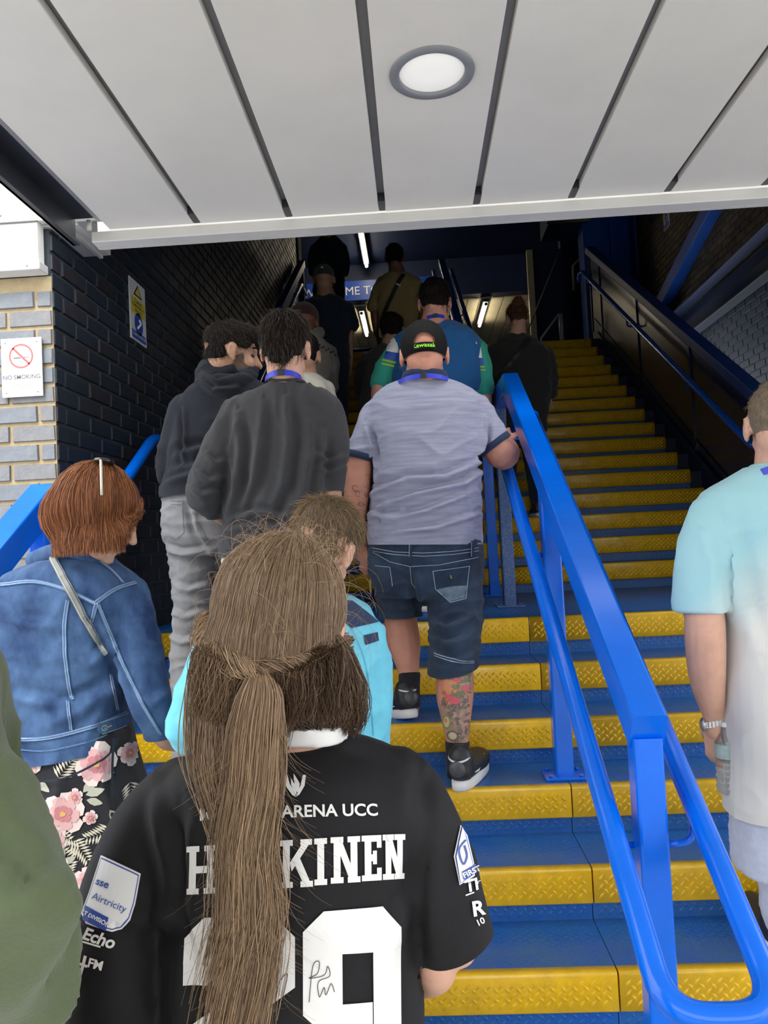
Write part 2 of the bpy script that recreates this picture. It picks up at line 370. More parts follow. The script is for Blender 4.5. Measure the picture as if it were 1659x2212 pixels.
# ---------------------------------------------------------------- canopy with panels and round light
cp = root0('canopy', 'pale grey panelled canopy soffit with dark gaps overhead outside the stairwell', 'canopy')
box('backing', -1.02, 3.2, -1.6, 2.475, 2.70, 2.75, GREY, cp)
gx = -.991
xs = [gx+.3115*i for i in range(14)]
pm = {}
for i in range(13):
    x0, x1 = xs[i]+.012, xs[i+1]-.012
    if i == 3:   # panel with the hole for the light
        bm = bmesh.new(); cx, cy, r0 = .093, 1.745, .088; n = 48; ring = []; outer = []
        for a in range(n):
            t = 2*math.pi*a/n; c, s = math.cos(t), math.sin(t); ring.append(bm.verts.new((cx+r0*c, cy+r0*s, 2.67)))
            sx = ((x1-cx) if c > 0 else (cx-x0))/max(abs(c), 1e-6); sy = ((2.472-cy) if s > 0 else (cy+1.6))/max(abs(s), 1e-6); k = min(sx, sy)
            outer.append(bm.verts.new((cx+k*c, cy+k*s, 2.67)))
        for a in range(n): bm.faces.new((ring[a], ring[(a+1) % n], outer[(a+1) % n], outer[a]))
        for (X, Y) in ((x0, -1.6), (x1, -1.6), (x0, 2.472), (x1, 2.472)):
            k = min(range(n), key=lambda a: (outer[a].co-Vector((X, Y, 2.67))).length)
            cand = sorted(range(n), key=lambda a: (outer[a].co-Vector((X, Y, 2.67))).length)[:1]
        es = [bm.verts.new((x0, -1.6, 2.67)), bm.verts.new((x1, -1.6, 2.67)), bm.verts.new((x0, 2.472, 2.67)), bm.verts.new((x1, 2.472, 2.67))]
        for e in es:
            xx = [v for v in outer if abs(v.co.x-e.co.x) < 1e-4]; yy = [v for v in outer if abs(v.co.y-e.co.y) < 1e-4 and v is not e]
            if xx and yy:
                a_ = max(xx, key=lambda v: v.co.y if e.co.y > 0 else -v.co.y); b_ = max(yy, key=lambda v: v.co.x if e.co.x > cx else -v.co.x)
                try: bm.faces.new((a_, e, b_))
                except Exception: pass
        r = bmesh.ops.extrude_face_region(bm, geom=bm.faces[:]); bmesh.ops.translate(bm, verts=[v for v in r['geom'] if isinstance(v, bmesh.types.BMVert)], vec=(0, 0, .02))
        bmesh.ops.recalc_face_normals(bm, faces=bm.faces)
        from_bm('panel', bm, WHITEP, cp)
    else:
        box('panel', x0, x1, -1.6, 2.472, 2.67, 2.695, WHITEP, cp, bev=.002)
for i in range(1, 13): box('clip', xs[i]-.011, xs[i]+.011, 2.40, 2.472, 2.672, 2.70, DARKG, cp)
box('edge_trim', -1.045, 3.2, 2.476, 2.53, 2.632, 2.668, WHITET, cp, bev=.003)
box('edge_upstand', -1.045, 3.2, 2.53, 2.545, 2.632, 2.86, WHITET, cp)
# dark channel along the left side
bm = bmesh.new(); box_bm(bm, -1.115, -1.105, -1.6, 2.49, 2.63, 2.80); box_bm(bm, -1.105, -1.0, -1.6, 2.475, 2.715, 2.73); box_bm(bm, -1.115, -1.09, -1.6, 2.49, 2.63, 2.637)
from_bm('side_channel', bm, DARKG, cp)
bm = bmesh.new(); tube(bm, [(-1.045, 2.46, 2.668), (-1.045, 2.46, 2.70)], .008, 12); from_bm('bracket', bm, WHITET, cp)
dl = thing('downlight', 'round grey rimmed light set flush into the canopy soffit', 'ceiling light', (.093, 1.745, 2.67))
bm = bmesh.new(); prof = [(.076, .006), (.078, -.004), (.082, -.006), (.1, -.004), (.102, .002), (.10, .004)]
vs = [[bm.verts.new((r*math.cos(2*math.pi*a/64), r*math.sin(2*math.pi*a/64), z)) for a in range(64)] for r, z in prof]
for i in range(len(prof)):
    for a in range(64): bm.faces.new((vs[i][a], vs[i][(a+1) % 64], vs[(i+1) % len(prof)][(a+1) % 64], vs[(i+1) % len(prof)][a])).smooth = True
bmesh.ops.recalc_face_normals(bm, faces=bm.faces)
from_bm('rim', bm, mat('grey_light_rim', (.21, .215, .235), .4, var=.08, vscale=20), dl)
bm = bmesh.new(); rings = []
for r, z in ((.0775, .002), (.06, -.002), (.03, -.004)): rings.append([bm.verts.new((r*math.cos(2*math.pi*a/48), r*math.sin(2*math.pi*a/48), z)) for a in range(48)])
for i in range(2):
    for a in range(48): bm.faces.new((rings[i][a], rings[i+1][a], rings[i+1][(a+1) % 48], rings[i][(a+1) % 48])).smooth = True
bm.faces.new(rings[-1][::-1])
from_bm('diffuser', bm, mat('opal_diffuser', (.85, .84, .80), .3, emit=(1, .97, .92), es=.30), dl)

# ---------------------------------------------------------------- central railing
def slope_z(y): return 1.36+.6269*(y-5.084)
cr_ = root0('railing', 'central bright blue box section railing with round handrails on both sides', 'railing', 'blue railings of the stairs')
bm = bmesh.new()
sweep(bm, [(.50, 1.742, 1.115), (.50, 3.70, 2.315), (.49, 4.98, 2.315), (.49, 9.25, 4.98)], rect_prof(.078, .10, .008))
smooth_rail = from_bm('top_rail', bm, RAILB, cr_)
def post(y, z0, z1, parent, x=.50, s=.062, m=None, plate=True):
    bm = bmesh.new(); sweep(bm, [(x, y, z0), (x, y, z1)], rect_prof(s, s, .007), up=Vector((0, 1, 0))); p = from_bm('post', bm, m or RAILB, parent)
    if plate:
        bm = bmesh.new(); box_bm(bm, x-.075, x+.075, y-.06, y+.06, z0, z0+.01, .002)
        for dx in (-.055, .055):
            for dy in (-.042, .042): tube(bm, [(x+dx, y+dy, z0+.01), (x+dx, y+dy, z0+.018)], .008, 6)
        from_bm('base_plate', bm, m or RAILB, p)
    return p
def rail_bot(y): return 1.115+(y-1.742)*.6129-.05
p1 = post(1.775, .002, 1.10, cr_, s=.066)
post(2.84, nz(2), rail_bot(2.84), cr_, s=.066)
post(4.13, 1.19, 2.27, cr_, x=.49, s=.066, m=mat('worn_blue_paint', (.03, .09, .28), .5, col2=(.10, .14, .22), vscale=90, thr=(.45, .6)))
post(4.93, 1.19, 2.27, cr_, x=.49, s=.066)
for y in (6.4, 7.75, 9.1):
    j = int((y-Y2)/GO); post(y, 1.19+RS*(j+1), 2.315+(y-4.98)*.624-.04, cr_, x=.49)
bm = bmesh.new()
zt = lambda y: -.18+.627*y
path = [(.605, 3.75, zt(3.75)), (.605, 1.40, zt(1.40)), (.405, 1.40, zt(1.40)), (.405, 3.75, zt(3.75)), (.385, 4.9, zt(3.8)+.02), (.385, 9.2, zt(3.8)+.62*4.3)]
tube(bm, fillet(path, .085, 8), .0255, 22)
from_bm('handrail', bm, RAILB, cr_, True)
bm = bmesh.new()
tube(bm, [(.605, 3.7, zt(3.72)), (.60, 4.9, zt(3.8)+.02), (.60, 9.2, zt(3.8)+.62*4.3)], .0255, 18); from_bm('handrail', bm, RAILB, cr_, True)
for y in (1.80, 2.84, 4.13, 4.93, 6.4, 7.75, 9.1):
    z = zt(y) if y < 3.8 else zt(3.8)+max(0, (y-4.9))*.62
    for sx in (-1, 1):
        bm = bmesh.new(); X = .505+sx*.10; xm = .50+sx*.03
        tube(bm, fillet([(X, y, z-.02), (X, y, z-.105), (xm, y, z-.105)], .035, 5), .008, 10); from_bm('bracket', bm, RAILB, cr_, True)
# left outer rail beside the pier
lr = root0('railing', 'bright blue box section rail ending against the pale brick pier', 'railing', 'blue railings of the stairs')
bm = bmesh.new(); hz = lambda y: .34+.6269*(y-2.185)+1.10
sweep(bm, [(-1.375, 1.5, hz(1.5)), (-1.375, 2.77, hz(2.77))], rect_prof(.095, .10, .006)); from_bm('top_rail', bm, RAILB, lr)
p = post(1.56, 0, hz(1.56)-.05, lr, x=-1.365); p = post(2.70, nz(1), hz(2.7)-.05, lr, x=-1.365, plate=False)
# left wall handrail tube
lh = root0('handrail', 'blue tube handrail fixed along the dark brick stairwell wall', 'handrail', 'blue tube handrails along the walls')
bm = bmesh.new(); hz2 = lambda y: (.34+.6269*(y-2.185)+.90) if y < 3.62 else max(2.14, slope_z(y)+.90)
tube(bm, fillet([(-1.25, 2.55, hz2(2.55)), (-1.25, 3.61, hz2(3.61)), (-1.25, 4.93, 2.15), (-1.25, 9.1, hz2(9.1)), (-1.25, 9.5, hz2(9.1))], .08, 6), .026, 20); from_bm('tube', bm, RAILB, lh, True)
for y in (3.1, 4.2, 5.2, 6.6, 8.0, 9.0):
    z = hz2(y)
    bm = bmesh.new(); tube(bm, fillet([(-1.25, y, z-.02), (-1.25, y, z-.08), (-1.365, y, z-.08)], .03, 4), .008, 8); from_bm('bracket', bm, RAILB, lh, True)
# far left upper rail (box) near the top
lu = root0('railing', 'blue box rail at the head of the stairs beside the left wall', 'railing', 'blue railings of the stairs')
bm = bmesh.new(); sweep(bm, [(-1.28, 7.6, slope_z(7.6)+1.05), (-1.28, 9.5, slope_z(9.5)+1.05)], rect_prof(.08, .09)); from_bm('top_rail', bm, STEELB, lu)
post(9.4, 3.91, slope_z(9.4)+1.0, lu, x=-1.28, m=STEELB); post(7.7, 1.19+RS*10, slope_z(7.7)+1.0, lu, x=-1.28, m=STEELB)

# ---------------------------------------------------------------- right balustrade with solid panel
rb = root0('balustrade', 'solid dark navy balustrade sloping down the right side with blue capping rail', 'balustrade')
X0 = 2.36
sp_ = [(9.55, 5.12), (5.05, slope_z(5.05)+.98), (3.6, slope_z(5.05)+.98), (2.86, slope_z(5.05)+.98-.46)]
bm = bmesh.new(); sweep(bm, [(X0+.02, y, z+.02) for y, z in sp_], rect_prof(.115, .085, .01)); from_bm('capping_rail', bm, STEELB, rb)
v = []
for xx in (X0, X0+.03):
    v += [(xx, y, z-.02) for y, z in sp_]+[(xx, 2.86, 0.), (xx, 4.6, 0.9), (xx, 9.55, 3.7)]
n = 7
new_mesh('panel', v, [tuple(range(n))[::-1], tuple(range(n, 2*n))]+[(i, (i+1) % n, n+(i+1) % n, n+i) for i in range(n)], NAVY, rb)
for y in (9.5, 9.05, 7.7, 6.35, 5.0):
    zt_ = slope_z(max(y, 5.05))+.94; z0_ = slope_z(max(y, 5.05))-.05
    box('panel_joint', X0-.014, X0, y-.012, y+.012, z0_, zt_, NAVY, rb)
v = []
for xx in (X0-.012, X0):
    v += [(xx, 5.05, slope_z(5.05)+.14), (xx, 9.4, slope_z(9.4)+.14), (xx, 9.4, slope_z(9.4)+.155), (xx, 5.05, slope_z(5.05)+.155)]
new_mesh('weld_bead', v, [(0, 1, 2, 3), (7, 6, 5, 4), (0, 4, 5, 1), (1, 5, 6, 2), (2, 6, 7, 3), (3, 7, 4, 0)], NAVY, rb)
rh = root0('handrail', 'blue tube handrail on brackets along the navy balustrade panel', 'handrail', 'blue tube handrails along the walls')
bm = bmesh.new(); hz3 = lambda y: slope_z(y)+.735
tube(bm, fillet([(2.25, 9.65, hz3(9.5)-.10), (2.25, 9.62, hz3(9.5)), (2.25, 9.45, hz3(9.45)), (2.25, 5.05, hz3(5.05)), (2.25, 3.6, hz3(5.05)), (2.25, 2.95, hz3(5.05)-.4)], .06, 6), .026, 20); from_bm('tube', bm, RAILB, rh, True)
for y in (9.2, 7.7, 6.2, 5.0):
    bm = bmesh.new(); z = hz3(y); tube(bm, fillet([(2.25, y, z-.02), (2.25, y, z-.10), (X0, y, z-.10)], .04, 5), .010, 8); from_bm('bracket', bm, STEELB, rh, True)

# ---------------------------------------------------------------- steel columns, braces on the right
co = root0('steel_column', 'pair of tall blue painted steel columns behind the balustrade head', 'column')
bm = bmesh.new(); box_bm(bm, 2.56, 2.82, 10.6, 10.9, 3.3, 6.62, .004); from_bm('box_post', bm, STEELB, co)
bm = bmesh.new(); box_bm(bm, 2.84, 3.34, 10.95, 10.98, 3.3, 6.62); box_bm(bm, 2.84, 2.87, 10.7, 10.95, 3.3, 6.62); box_bm(bm, 3.31, 3.34, 10.7, 10.95, 3.3, 6.62); box_bm(bm, 3.02, 3.06, 10.9, 10.95, 3.3, 6.62)
from_bm('channel_post', bm, STEELB, co)
def bar(name, a, b_, w_, h_, m, label, cat='brace'):
    bm = bmesh.new(); sweep(bm, [a, b_], rect_prof(w_, h_, .004)); o = from_bm(name, bm, m); return tag(o, label, cat)
bar('steel_brace', (3.30, 10.6, 4.18), (3.30, 7.0, 5.21), .14, .17, STEELB, 'blue diagonal steel brace rising to the right from the column foot')
o = root0('steel_beam', 'deep navy sloping beam with lighter lower flange in front of brown brick', 'beam')
bm = bmesh.new(); sweep(bm, [(3.34, 9.6, 3.93), (3.34, 5.2, 3.98)], rect_prof(.02, .34, .004)); from_bm('web', bm, NAVYM, o)
bm = bmesh.new(); sweep(bm, [(3.26, 9.6, 3.76), (3.26, 5.2, 3.81)], rect_prof(.12, .02, .004)); from_bm('lower_flange', bm, mat('slate_steel', (.012, .016, .026), .5), o)
bm = bmesh.new(); sweep(bm, [(3.24, 9.6, 4.10), (3.18, 5.2, 4.15)], rect_prof(.14, .02, .004)); from_bm('upper_flange', bm, NAVYM, o)
# bulkhead frame and small white guard at the head of the stairs
dk = root0('duct', 'dusty brown edged boxed duct hanging by the head of the stairs', 'duct')
bm = bmesh.new(); DB = mat('dusty_brown_metal', (.17, .145, .10), .6, var=.25, vscale=12)
for a in ((2.02, 2.08, 5.9, 6.62), (2.02, 2.62, 5.86, 5.92)): box_bm(bm, a[0], a[1], 10.3, 10.4, a[2], a[3])
from_bm('edge_frame', bm, DB, dk); box('duct_body', 2.08, 2.62, 10.33, 11.2, 5.92, 6.62, NAVYM, dk)
gd = root0('guard_frame', 'small pale angled metal guard standing at the top step', 'guard')
bm = bmesh.new(); tube(bm, [(1.98, 9.6, 3.91), (1.98, 9.6, 4.36)], .028, 8); from_bm('upright', bm, mat('pale_grey_metal', (.42, .42, .40), .4), gd)
bm = bmesh.new(); tube(bm, [(1.96, 9.6, 4.36), (1.72, 9.6, 4.06), (1.72, 9.6, 3.91)], .014, 8); from_bm('brace', bm, MATS['pale_grey_metal'], gd)
pp = root0('pipe', 'thin pale pipe running down diagonally beside the duct', 'pipe')
bm = bmesh.new(); tube(bm, [(2.862,11,5.811), (2.492,11,5.457), (2.484,11,5.094)], .022, 8); from_bm('lower_run', bm, DB, pp)
bm = bmesh.new(); tube(bm, [(2.345,11.2,5.75), (1.814,11.2,4.597)], .012, 8); from_bm('upper_run', bm, DB, pp)
struct(box('door_1', 1.98, 2.44, 11.45, 11.55, 3.91, 5.9, NAVYM)); struct(box('trim_7', 1.90, 1.99, 11.42, 11.5, 3.91, 5.9, mat('warm_cream_paint', (.5, .42, .24), .4)))
# grille and blue barrier at the head of the stairs, left
struct(box('floor_slab', -1.38, 2.36, 2.3, 5.1, -.2, .33, NAVYM))
gb = root0('barrier', 'low blue barrier with drilled plate across the top landing', 'barrier')
bm = bmesh.new(); tube(bm, [(-1.15, 9.9, 4.12), (-.30, 9.9, 4.12)], .025, 10); from_bm('rail', bm, STEELB, gb)
box('plate', -1.15, -.30, 9.9, 9.91, 3.92, 4.04, DARKG, gb)
bm = bmesh.new()
for i in range(12): tube(bm, [(-1.1+i*.066, 9.899, 3.98), (-1.1+i*.066, 9.895, 3.98)], .008, 6)
from_bm('stud', bm, SIGNW, gb)

# ---------------------------------------------------------------- fluorescent lights
def fluo(a, b_, label):
    o = root0('tube_light', label, 'ceiling light', 'glowing tube lights at the head of the stairs'); a, b_ = Vector(a), Vector(b_); z = a.z
    box('housing', a.x-.05, a.x+.05, a.y-.04, b_.y+.04, z+.035, (6.62 if z > 6 else 5.935), DARKG, o)
    bm = bmesh.new(); tube(bm, [a, b_], .026, 14); from_bm('lamp', bm, LAMP, o)
    bm = bmesh.new(); tube(bm, [a-Vector((0, .03, 0)), a], .03, 10); tube(bm, [b_, b_+Vector((0, .03, 0))], .03, 10); from_bm('end_cap', bm, DARKG, o)
fluo((-.63, 11.7, 6.47), (-.63, 13.2, 6.47), 'glowing white tube light under the dark ceiling above the blue sign')
fluo((-.80, 13.9, 5.84), (-.80, 15.4, 5.84), 'glowing tube light in the pale corridor left of the khaki shirt')
fluo((1.50, 13.8, 5.84), (1.50, 15.2, 5.84), 'glowing tube light in the pale corridor right of the central railing')
# ribs of the corridor ceiling
for i in range(22): struct(box('ceiling_strip', -1.9+i*.22, -1.9+i*.22+.20, 13.73, 19.4, 5.935, 5.95, SOFF))

# ---------------------------------------------------------------- signs
ns = root0('no_smoking_sign', 'white no smoking notice screwed to the pale brick pier', 'sign')
x0, x1, z0, z1, yy = -1.566, -1.406, 2.199, 2.428, 2.832
box('plate', x0, x1, yy, yy+.006, z0, z1, SIGNW, ns, bev=.0015)
bm = bmesh.new(); cx, cz = -1.487, 2.357
def disc_ring(bm, c, r0, r1, y, n=40, a0=0, a1=2*math.pi):
    vv = []
    for i in range(n+1):
        t = a0+(a1-a0)*i/n; vv.append((bm.verts.new((c[0]+r0*math.cos(t), y, c[1]+r0*math.sin(t))), bm.verts.new((c[0]+r1*math.cos(t), y, c[1]+r1*math.sin(t)))))
    for i in range(n): bm.faces.new((vv[i][0], vv[i+1][0], vv[i+1][1], vv[i][1]))
def flat_poly(bm, pts, y): bm.faces.new([bm.verts.new((p[0], y, p[1])) for p in pts])
disc_ring(bm, (cx, cz), .041, .048, yy-.0006)
s = .032; flat_poly(bm, [(cx-s-.003, cz+s-.003), (cx-s+.003, cz+s+.003), (cx+s+.003, cz-s+.003), (cx+s-.003, cz-s-.003)], yy-.0006)
from_bm('red_circle', bm, mat('faded_red_print', (.70, .12, .11), .5), ns)
bm = bmesh.new(); flat_poly(bm, [(cx-.030, cz-.009), (cx-.002, cz-.009), (cx-.002, cz-.004), (cx-.030, cz-.004)], yy-.0005)
for dx in (.012, .018, .024): flat_poly(bm, [(cx+dx, cz-.009), (cx+dx+.003, cz-.009), (cx+dx+.003, cz-.002), (cx+dx, cz-.002)], yy-.0005)
for c, r, a0, a1 in (((cx-.007, cz+.020), .011, 1.3, 4.9), ((cx+.007, cz+.024), .010, -.9, 2.7), ((cx+.012, cz+.010), .009, 2.5, 6.6)): disc_ring(bm, c, r, r+.0012, yy-.0005, 16, a0, a1)
for (px_, pz_) in ((x0+.018, z1-.018), (x1-.018, z1-.018), (x0+.018, z0+.016), (x1-.018, z0+.016)): disc_ring(bm, (px_, pz_), 0.0003, .003, yy-.0006, 8)
from_bm('cigarette', bm, GRYP, ns)
FR = lambda x, z, y: frame((x, y, z), (1, 0, 0), (0, 0, 1), (0, -1, 0))
text_mesh('NO SMOKING.', .0235, GRYP, bold=.0005, parent=ns, mat4=FR(cx+.002, 2.268, yy-.0004), extr=0)
text_mesh('It is against the law to', .0112, GRYP, parent=ns, mat4=FR(cx+.002, 2.244, yy-.0004), extr=0)
text_mesh('smoke in these premises', .0112, GRYP, parent=ns, mat4=FR(cx+.002, 2.231, yy-.0004), extr=0)
def hazard_sign(label, X, ya, yb, z0, z1, nx):
    """sign on a wall x=X facing nx; ya is the edge nearest the camera"""
    o = root0('warning_sign', label, 'sign', 'stair safety notices on the side walls'); w_ = abs(yb-ya); h = z1-z0; e = .006*nx
    box('plate', min(X, X+e), max(X, X+e), min(ya, yb), max(ya, yb), z0, z1, SIGNW, o)
    xs_ = X+e*1.15
    left = ya if nx > 0 else yb; dr = 1 if nx > 0 else -1   # reading direction along y
    def rect(name, u0, u1, v0, v1, m, k=1.0):
        y_a, y_b = left+dr*u0*w_, left+dr*u1*w_
        return new_mesh(name, [(xs_*1+e*.1*k, y_a, z0+v0*h), (xs_+e*.1*k, y_b, z0+v0*h), (xs_+e*.1*k, y_b, z0+v1*h), (xs_+e*.1*k, y_a, z0+v1*h)], [(0, 1, 2, 3)], m, o)
    rect('yellow_band', .06, .94, .44, .71, YELP); rect('blue_band', .06, .94, .03, .16, BLUP)
    tri = lambda s_, k, m, nm_: new_mesh(nm_, [(xs_+e*.1*k, left+dr*(.5-s_)*w_, z0+(.75)*h), (xs_+e*.1*k, left+dr*(.5+s_)*w_, z0+.75*h), (xs_+e*.1*k, left+dr*.5*w_, z0+(.75+s_*.72)*h)], [(0, 1, 2)], m, o)
    tri(.28, 1, BLK, 'warning_triangle'); t = tri(.20, 2, YELP, 'triangle_fill'); t.location.z = .007
    bm = bmesh.new(); c = bm.verts.new((xs_+e*.1, left+dr*.5*w_, z0+.30*h)); rr = [bm.verts.new((xs_+e*.1, left+dr*.5*w_+math.cos(2*math.pi*i/20)*.27*w_, z0+.30*h+math.sin(2*math.pi*i/20)*.27*w_)) for i in range(20)]
    for i in range(20): bm.faces.new((c, rr[i], rr[(i+1) % 20]))
    from_bm('blue_disc', bm, BLUP, o)
    R = (0, dr, 0); U = (0, 0, 1); N = (nx, 0, 0)
    for s_, v, sz, m in (('Caution', .63, .10, BLK), ('These steps are', .56, .085, BLK), ('slippery', .48, .10, BLK), ('Use handrail', .075, .105, WHT)):
        text_mesh(s_, sz*w_*1.5, m, parent=o, mat4=frame((xs_+e*.25, left+dr*.5*w_, z0+v*h), R, U, N), extr=0)
    bm = bmesh.new(); q = lambda a, b: (xs_+e*.2, left+dr*(.5+a)*w_, z0+(.30+b)*h)
    tube(bm, [q(-.1, -.08), q(.12, .02), q(.02, .08)], .006, 6); from_bm('pictogram', bm, WHT, o)
hazard_sign('tall yellow, white and blue safety notice on the dark brick stairwell wall', -1.366, 3.66, 3.875, 2.648, 2.96, 1)
hazard_sign('small yellow and white notice high on the brown brick wall', 3.395, 9.52, 9.73, 5.385, 5.80, -1)

# ================================================================ figures: lofted forms fused into one continuous surface
def stepz(y):
    if y < 1.914: return 0.
    if y < 3.541: return RS*(int((y-1.914)/GO)+1)
    if y < Y2: return 1.19
    return 1.19+RS*(int((y-Y2)/GO)+1)
V = Vector
def loft(bm, rings):
    vs = [[bm.verts.new(p) for p in r] for r in rings]; n = len(vs[0])
    for i in range(len(vs)-1):
        for j in range(n): bm.faces.new((vs[i][j], vs[i][(j+1) % n], vs[i+1][(j+1) % n], vs[i+1][j]))
    bm.faces.new(vs[0][::-1]); bm.faces.new(vs[-1])
def limb(bm, pts, n=14, flat=1., round_=True, sub=3):
    """tapered limb through (x,y,z,r) points"""
    q = [(V(p[:3]), p[3]) for p in pts]
    if sub > 1 and len(q) > 1:
        out = []
        for i in range(len(q)-1):
            p0 = q[max(i-1, 0)]; p1 = q[i]; p2 = q[i+1]; p3 = q[min(i+2, len(q)-1)]
            for k in range(sub):
                t = k/sub; c = lambda a, b_, c_, d: .5*((2*b_)+(-a+c_)*t+(2*a-5*b_+4*c_-d)*t*t+(-a+3*b_-3*c_+d)*t**3)
                out.append((c(p0[0], p1[0], p2[0], p3[0]), max(.002, c(p0[1], p1[1], p2[1], p3[1]))))
        out.append(q[-1]); q = out
    N = len(q); t0 = (q[1][0]-q[0][0]).normalized(); u = t0.cross(V((0, 1, 0)))
    if u.length < .2: u = t0.cross(V((1, 0, 0)))
    u.normalize(); rings = []
    def ring(c, r, t):
        v = t.cross(u); return [c+(u*math.cos(2*math.pi*j/n)+v*math.sin(2*math.pi*j/n)*flat)*r for j in range(n)]
    for i, (c, r) in enumerate(q):
        t = (q[min(i+1, N-1)][0]-q[max(i-1, 0)][0]).normalized(); u = (u-t*u.dot(t)).normalized()
        if i == 0 and round_:
            rings += [ring(c-t*r*.85, r*.45, t), ring(c-t*r*.5, r*.82, t)]
        rings.append(ring(c, r, t))
        if i == N-1 and round_: rings += [ring(c+t*r*.5, r*.82, t), ring(c+t*r*.85, r*.45, t)]
    loft(bm, rings)
def torso(bm, rings, n=26, ex=2.5, face=0., sub=3):
    """stack of (x,y,z,half width,half depth) rings, any order along z; face = yaw of the chest"""
    q = [tuple(map(float, r)) for r in rings]
    out = []
    for i in range(len(q)-1):
        p0 = q[max(i-1, 0)]; p1 = q[i]; p2 = q[i+1]; p3 = q[min(i+2, len(q)-1)]
        for k in range(sub):
            t = k/sub; out.append([.5*((2*b_)+(-a+c_)*t+(2*a-5*b_+4*c_-d)*t*t+(-a+3*b_-3*c_+d)*t**3) for a, b_, c_, d in zip(p0, p1, p2, p3)])
    out.append(list(q[-1])); cf, sf = math.cos(face), math.sin(face); rr = []
    for x, y, z, w_, h in out:
        r = []
        for j in range(n):
            a = 2*math.pi*j/n; c, s = math.cos(a), math.sin(a)
            X = w_*math.copysign(abs(c)**(2/ex), c); Y = h*math.copysign(abs(s)**(2/ex), s)
            r.append(V((x+X*cf-Y*sf, y+X*sf+Y*cf, z-.049*X)))
        rr.append(r)
    loft(bm, rr)
def ell(bm, c, r, M=None, n=16):
    m = Matrix.Translation(V(c)) @ Matrix.Diagonal((r[0], r[1], r[2], 1))
    if M is not None: m = M @ m
    bmesh.ops.create_uvsphere(bm, u_segments=n, v_segments=n//2+2, radius=1, matrix=m)
def elr(bm, c, r, rot, M):
    m = M @ Matrix.Translation(V(c)) @ rot.to_4x4() @ Matrix.Diagonal((r[0], r[1], r[2], 1))
    bmesh.ops.create_uvsphere(bm, u_segments=14, v_segments=9, radius=1, matrix=m)
def headM(c, yaw=0, pitch=0, tilt=0, s=1.):
    r = math.radians
    return Matrix.Translation(V(c)) @ Matrix.Rotation(r(yaw), 4, 'Z') @ Matrix.Rotation(r(pitch), 4, 'X') @ Matrix.Rotation(r(tilt), 4, 'Y') @ Matrix.Scale(s, 4)
def add_head(bm, M, ears=True, fat=1.):
    ell(bm, (0, -.012, .035), (.076*fat, .097, .088), M); ell(bm, (0, -.030, -.025), (.063*fat, .062, .065), M)
    ell(bm, (0, .028, -.025), (.060*fat, .062, .078), M); ell(bm, (0, .042, -.072), (.046*fat, .046, .036), M)
    ell(bm, (0, .078, .028), (.047, .016, .012), M); ell(bm, (0, .076, -.094), (.018, .015, .013), M)
    ell(bm, (.034, .066, -.025), (.022, .02, .024), M); ell(bm, (-.034, .066, -.025), (.022, .02, .024), M)
    L_ = lambda p: tuple(M @ V(p[:3]))+(p[3]*M.median_scale,)
    limb(bm, [L_((0, .086, .016, .007)), L_((0, .100, -.010, .009)), L_((0, .108, -.026, .013))], n=10)
    ell(bm, (0, .088, -.052), (.022, .010, .006), M); ell(bm, (0, .087, -.063), (.019, .010, .007), M)
    if ears:
        for s in (-1, 1):
            R = Matrix.Rotation(math.radians(-20*s), 3, 'Z') @ Matrix.Rotation(math.radians(8), 3, 'X')
            elr(bm, (s*.0795*fat, -.006, .0), (.007, .018, .030), R, M); elr(bm, (s*.078*fat, .003, -.024), (.007, .008, .010), R, M)
            Lr = lambda y, z, rr: tuple(M @ (V((s*.0835*fat, y, z))))+(rr*M.median_scale,)
            limb(bm, [Lr(.008, .012, .0035), Lr(.002, .027, .004), Lr(-.014, .026, .0042), Lr(-.021, .008, .004), Lr(-.016, -.014, .0036)], n=7, sub=2)
def add_hand(bm, wrist, d, pn, side, curl=.5, s=1., spread=.12):
    """palm + four fingers + thumb. d: wrist->knuckles, pn: palm normal, side: +1 thumb towards d x pn"""
    d = V(d).normalized(); pn = (V(pn)-d*V(pn).dot(d)).normalized(); a = d.cross(pn)*side; w = V(wrist)
    for k in (-.026, -.009, .009, .026):
        limb(bm, [tuple(w+a*k*.6*s)+(.013*s,), tuple(w+d*.05*s+a*k*s)+(.0135*s,), tuple(w+d*.085*s+a*k*1.05*s)+(.011*s,)], n=8, sub=1)
    for k, l in ((.030, .070), (.010, .078), (-.010, .072), (-.029, .058)):
        p = w+d*.088*s+a*k*1.1*s; dd = d+a*k*spread*20*.2; pts = [tuple(p)+(.0098*s,)]; ang = 0
        for q in range(3):
            ang += curl*(.7 if q == 0 else .95); v = (dd.normalized()*math.cos(ang)+pn*math.sin(ang)); p = p+v*l*s*(.45, .31, .24)[q]; pts.append(tuple(p)+((.009, .0083, .0072)[q]*s,))
        limb(bm, pts, n=8, sub=2)
    p = w+d*.022*s+a*.026*s; v = (d*.55+a*.8+pn*.25).normalized(); p1 = p+v*.042*s; v2 = (d*.8+a*.25+pn*.5).normalized(); p2 = p1+v2*.033*s; p3 = p2+(v2+pn*.3).normalized()*.024*s
    limb(bm, [tuple(p)+(.015*s,), tuple(p1)+(.0115*s,), tuple(p2)+(.010*s,), tuple(p3)+(.0085*s,)], n=8, sub=2)
_dg = None
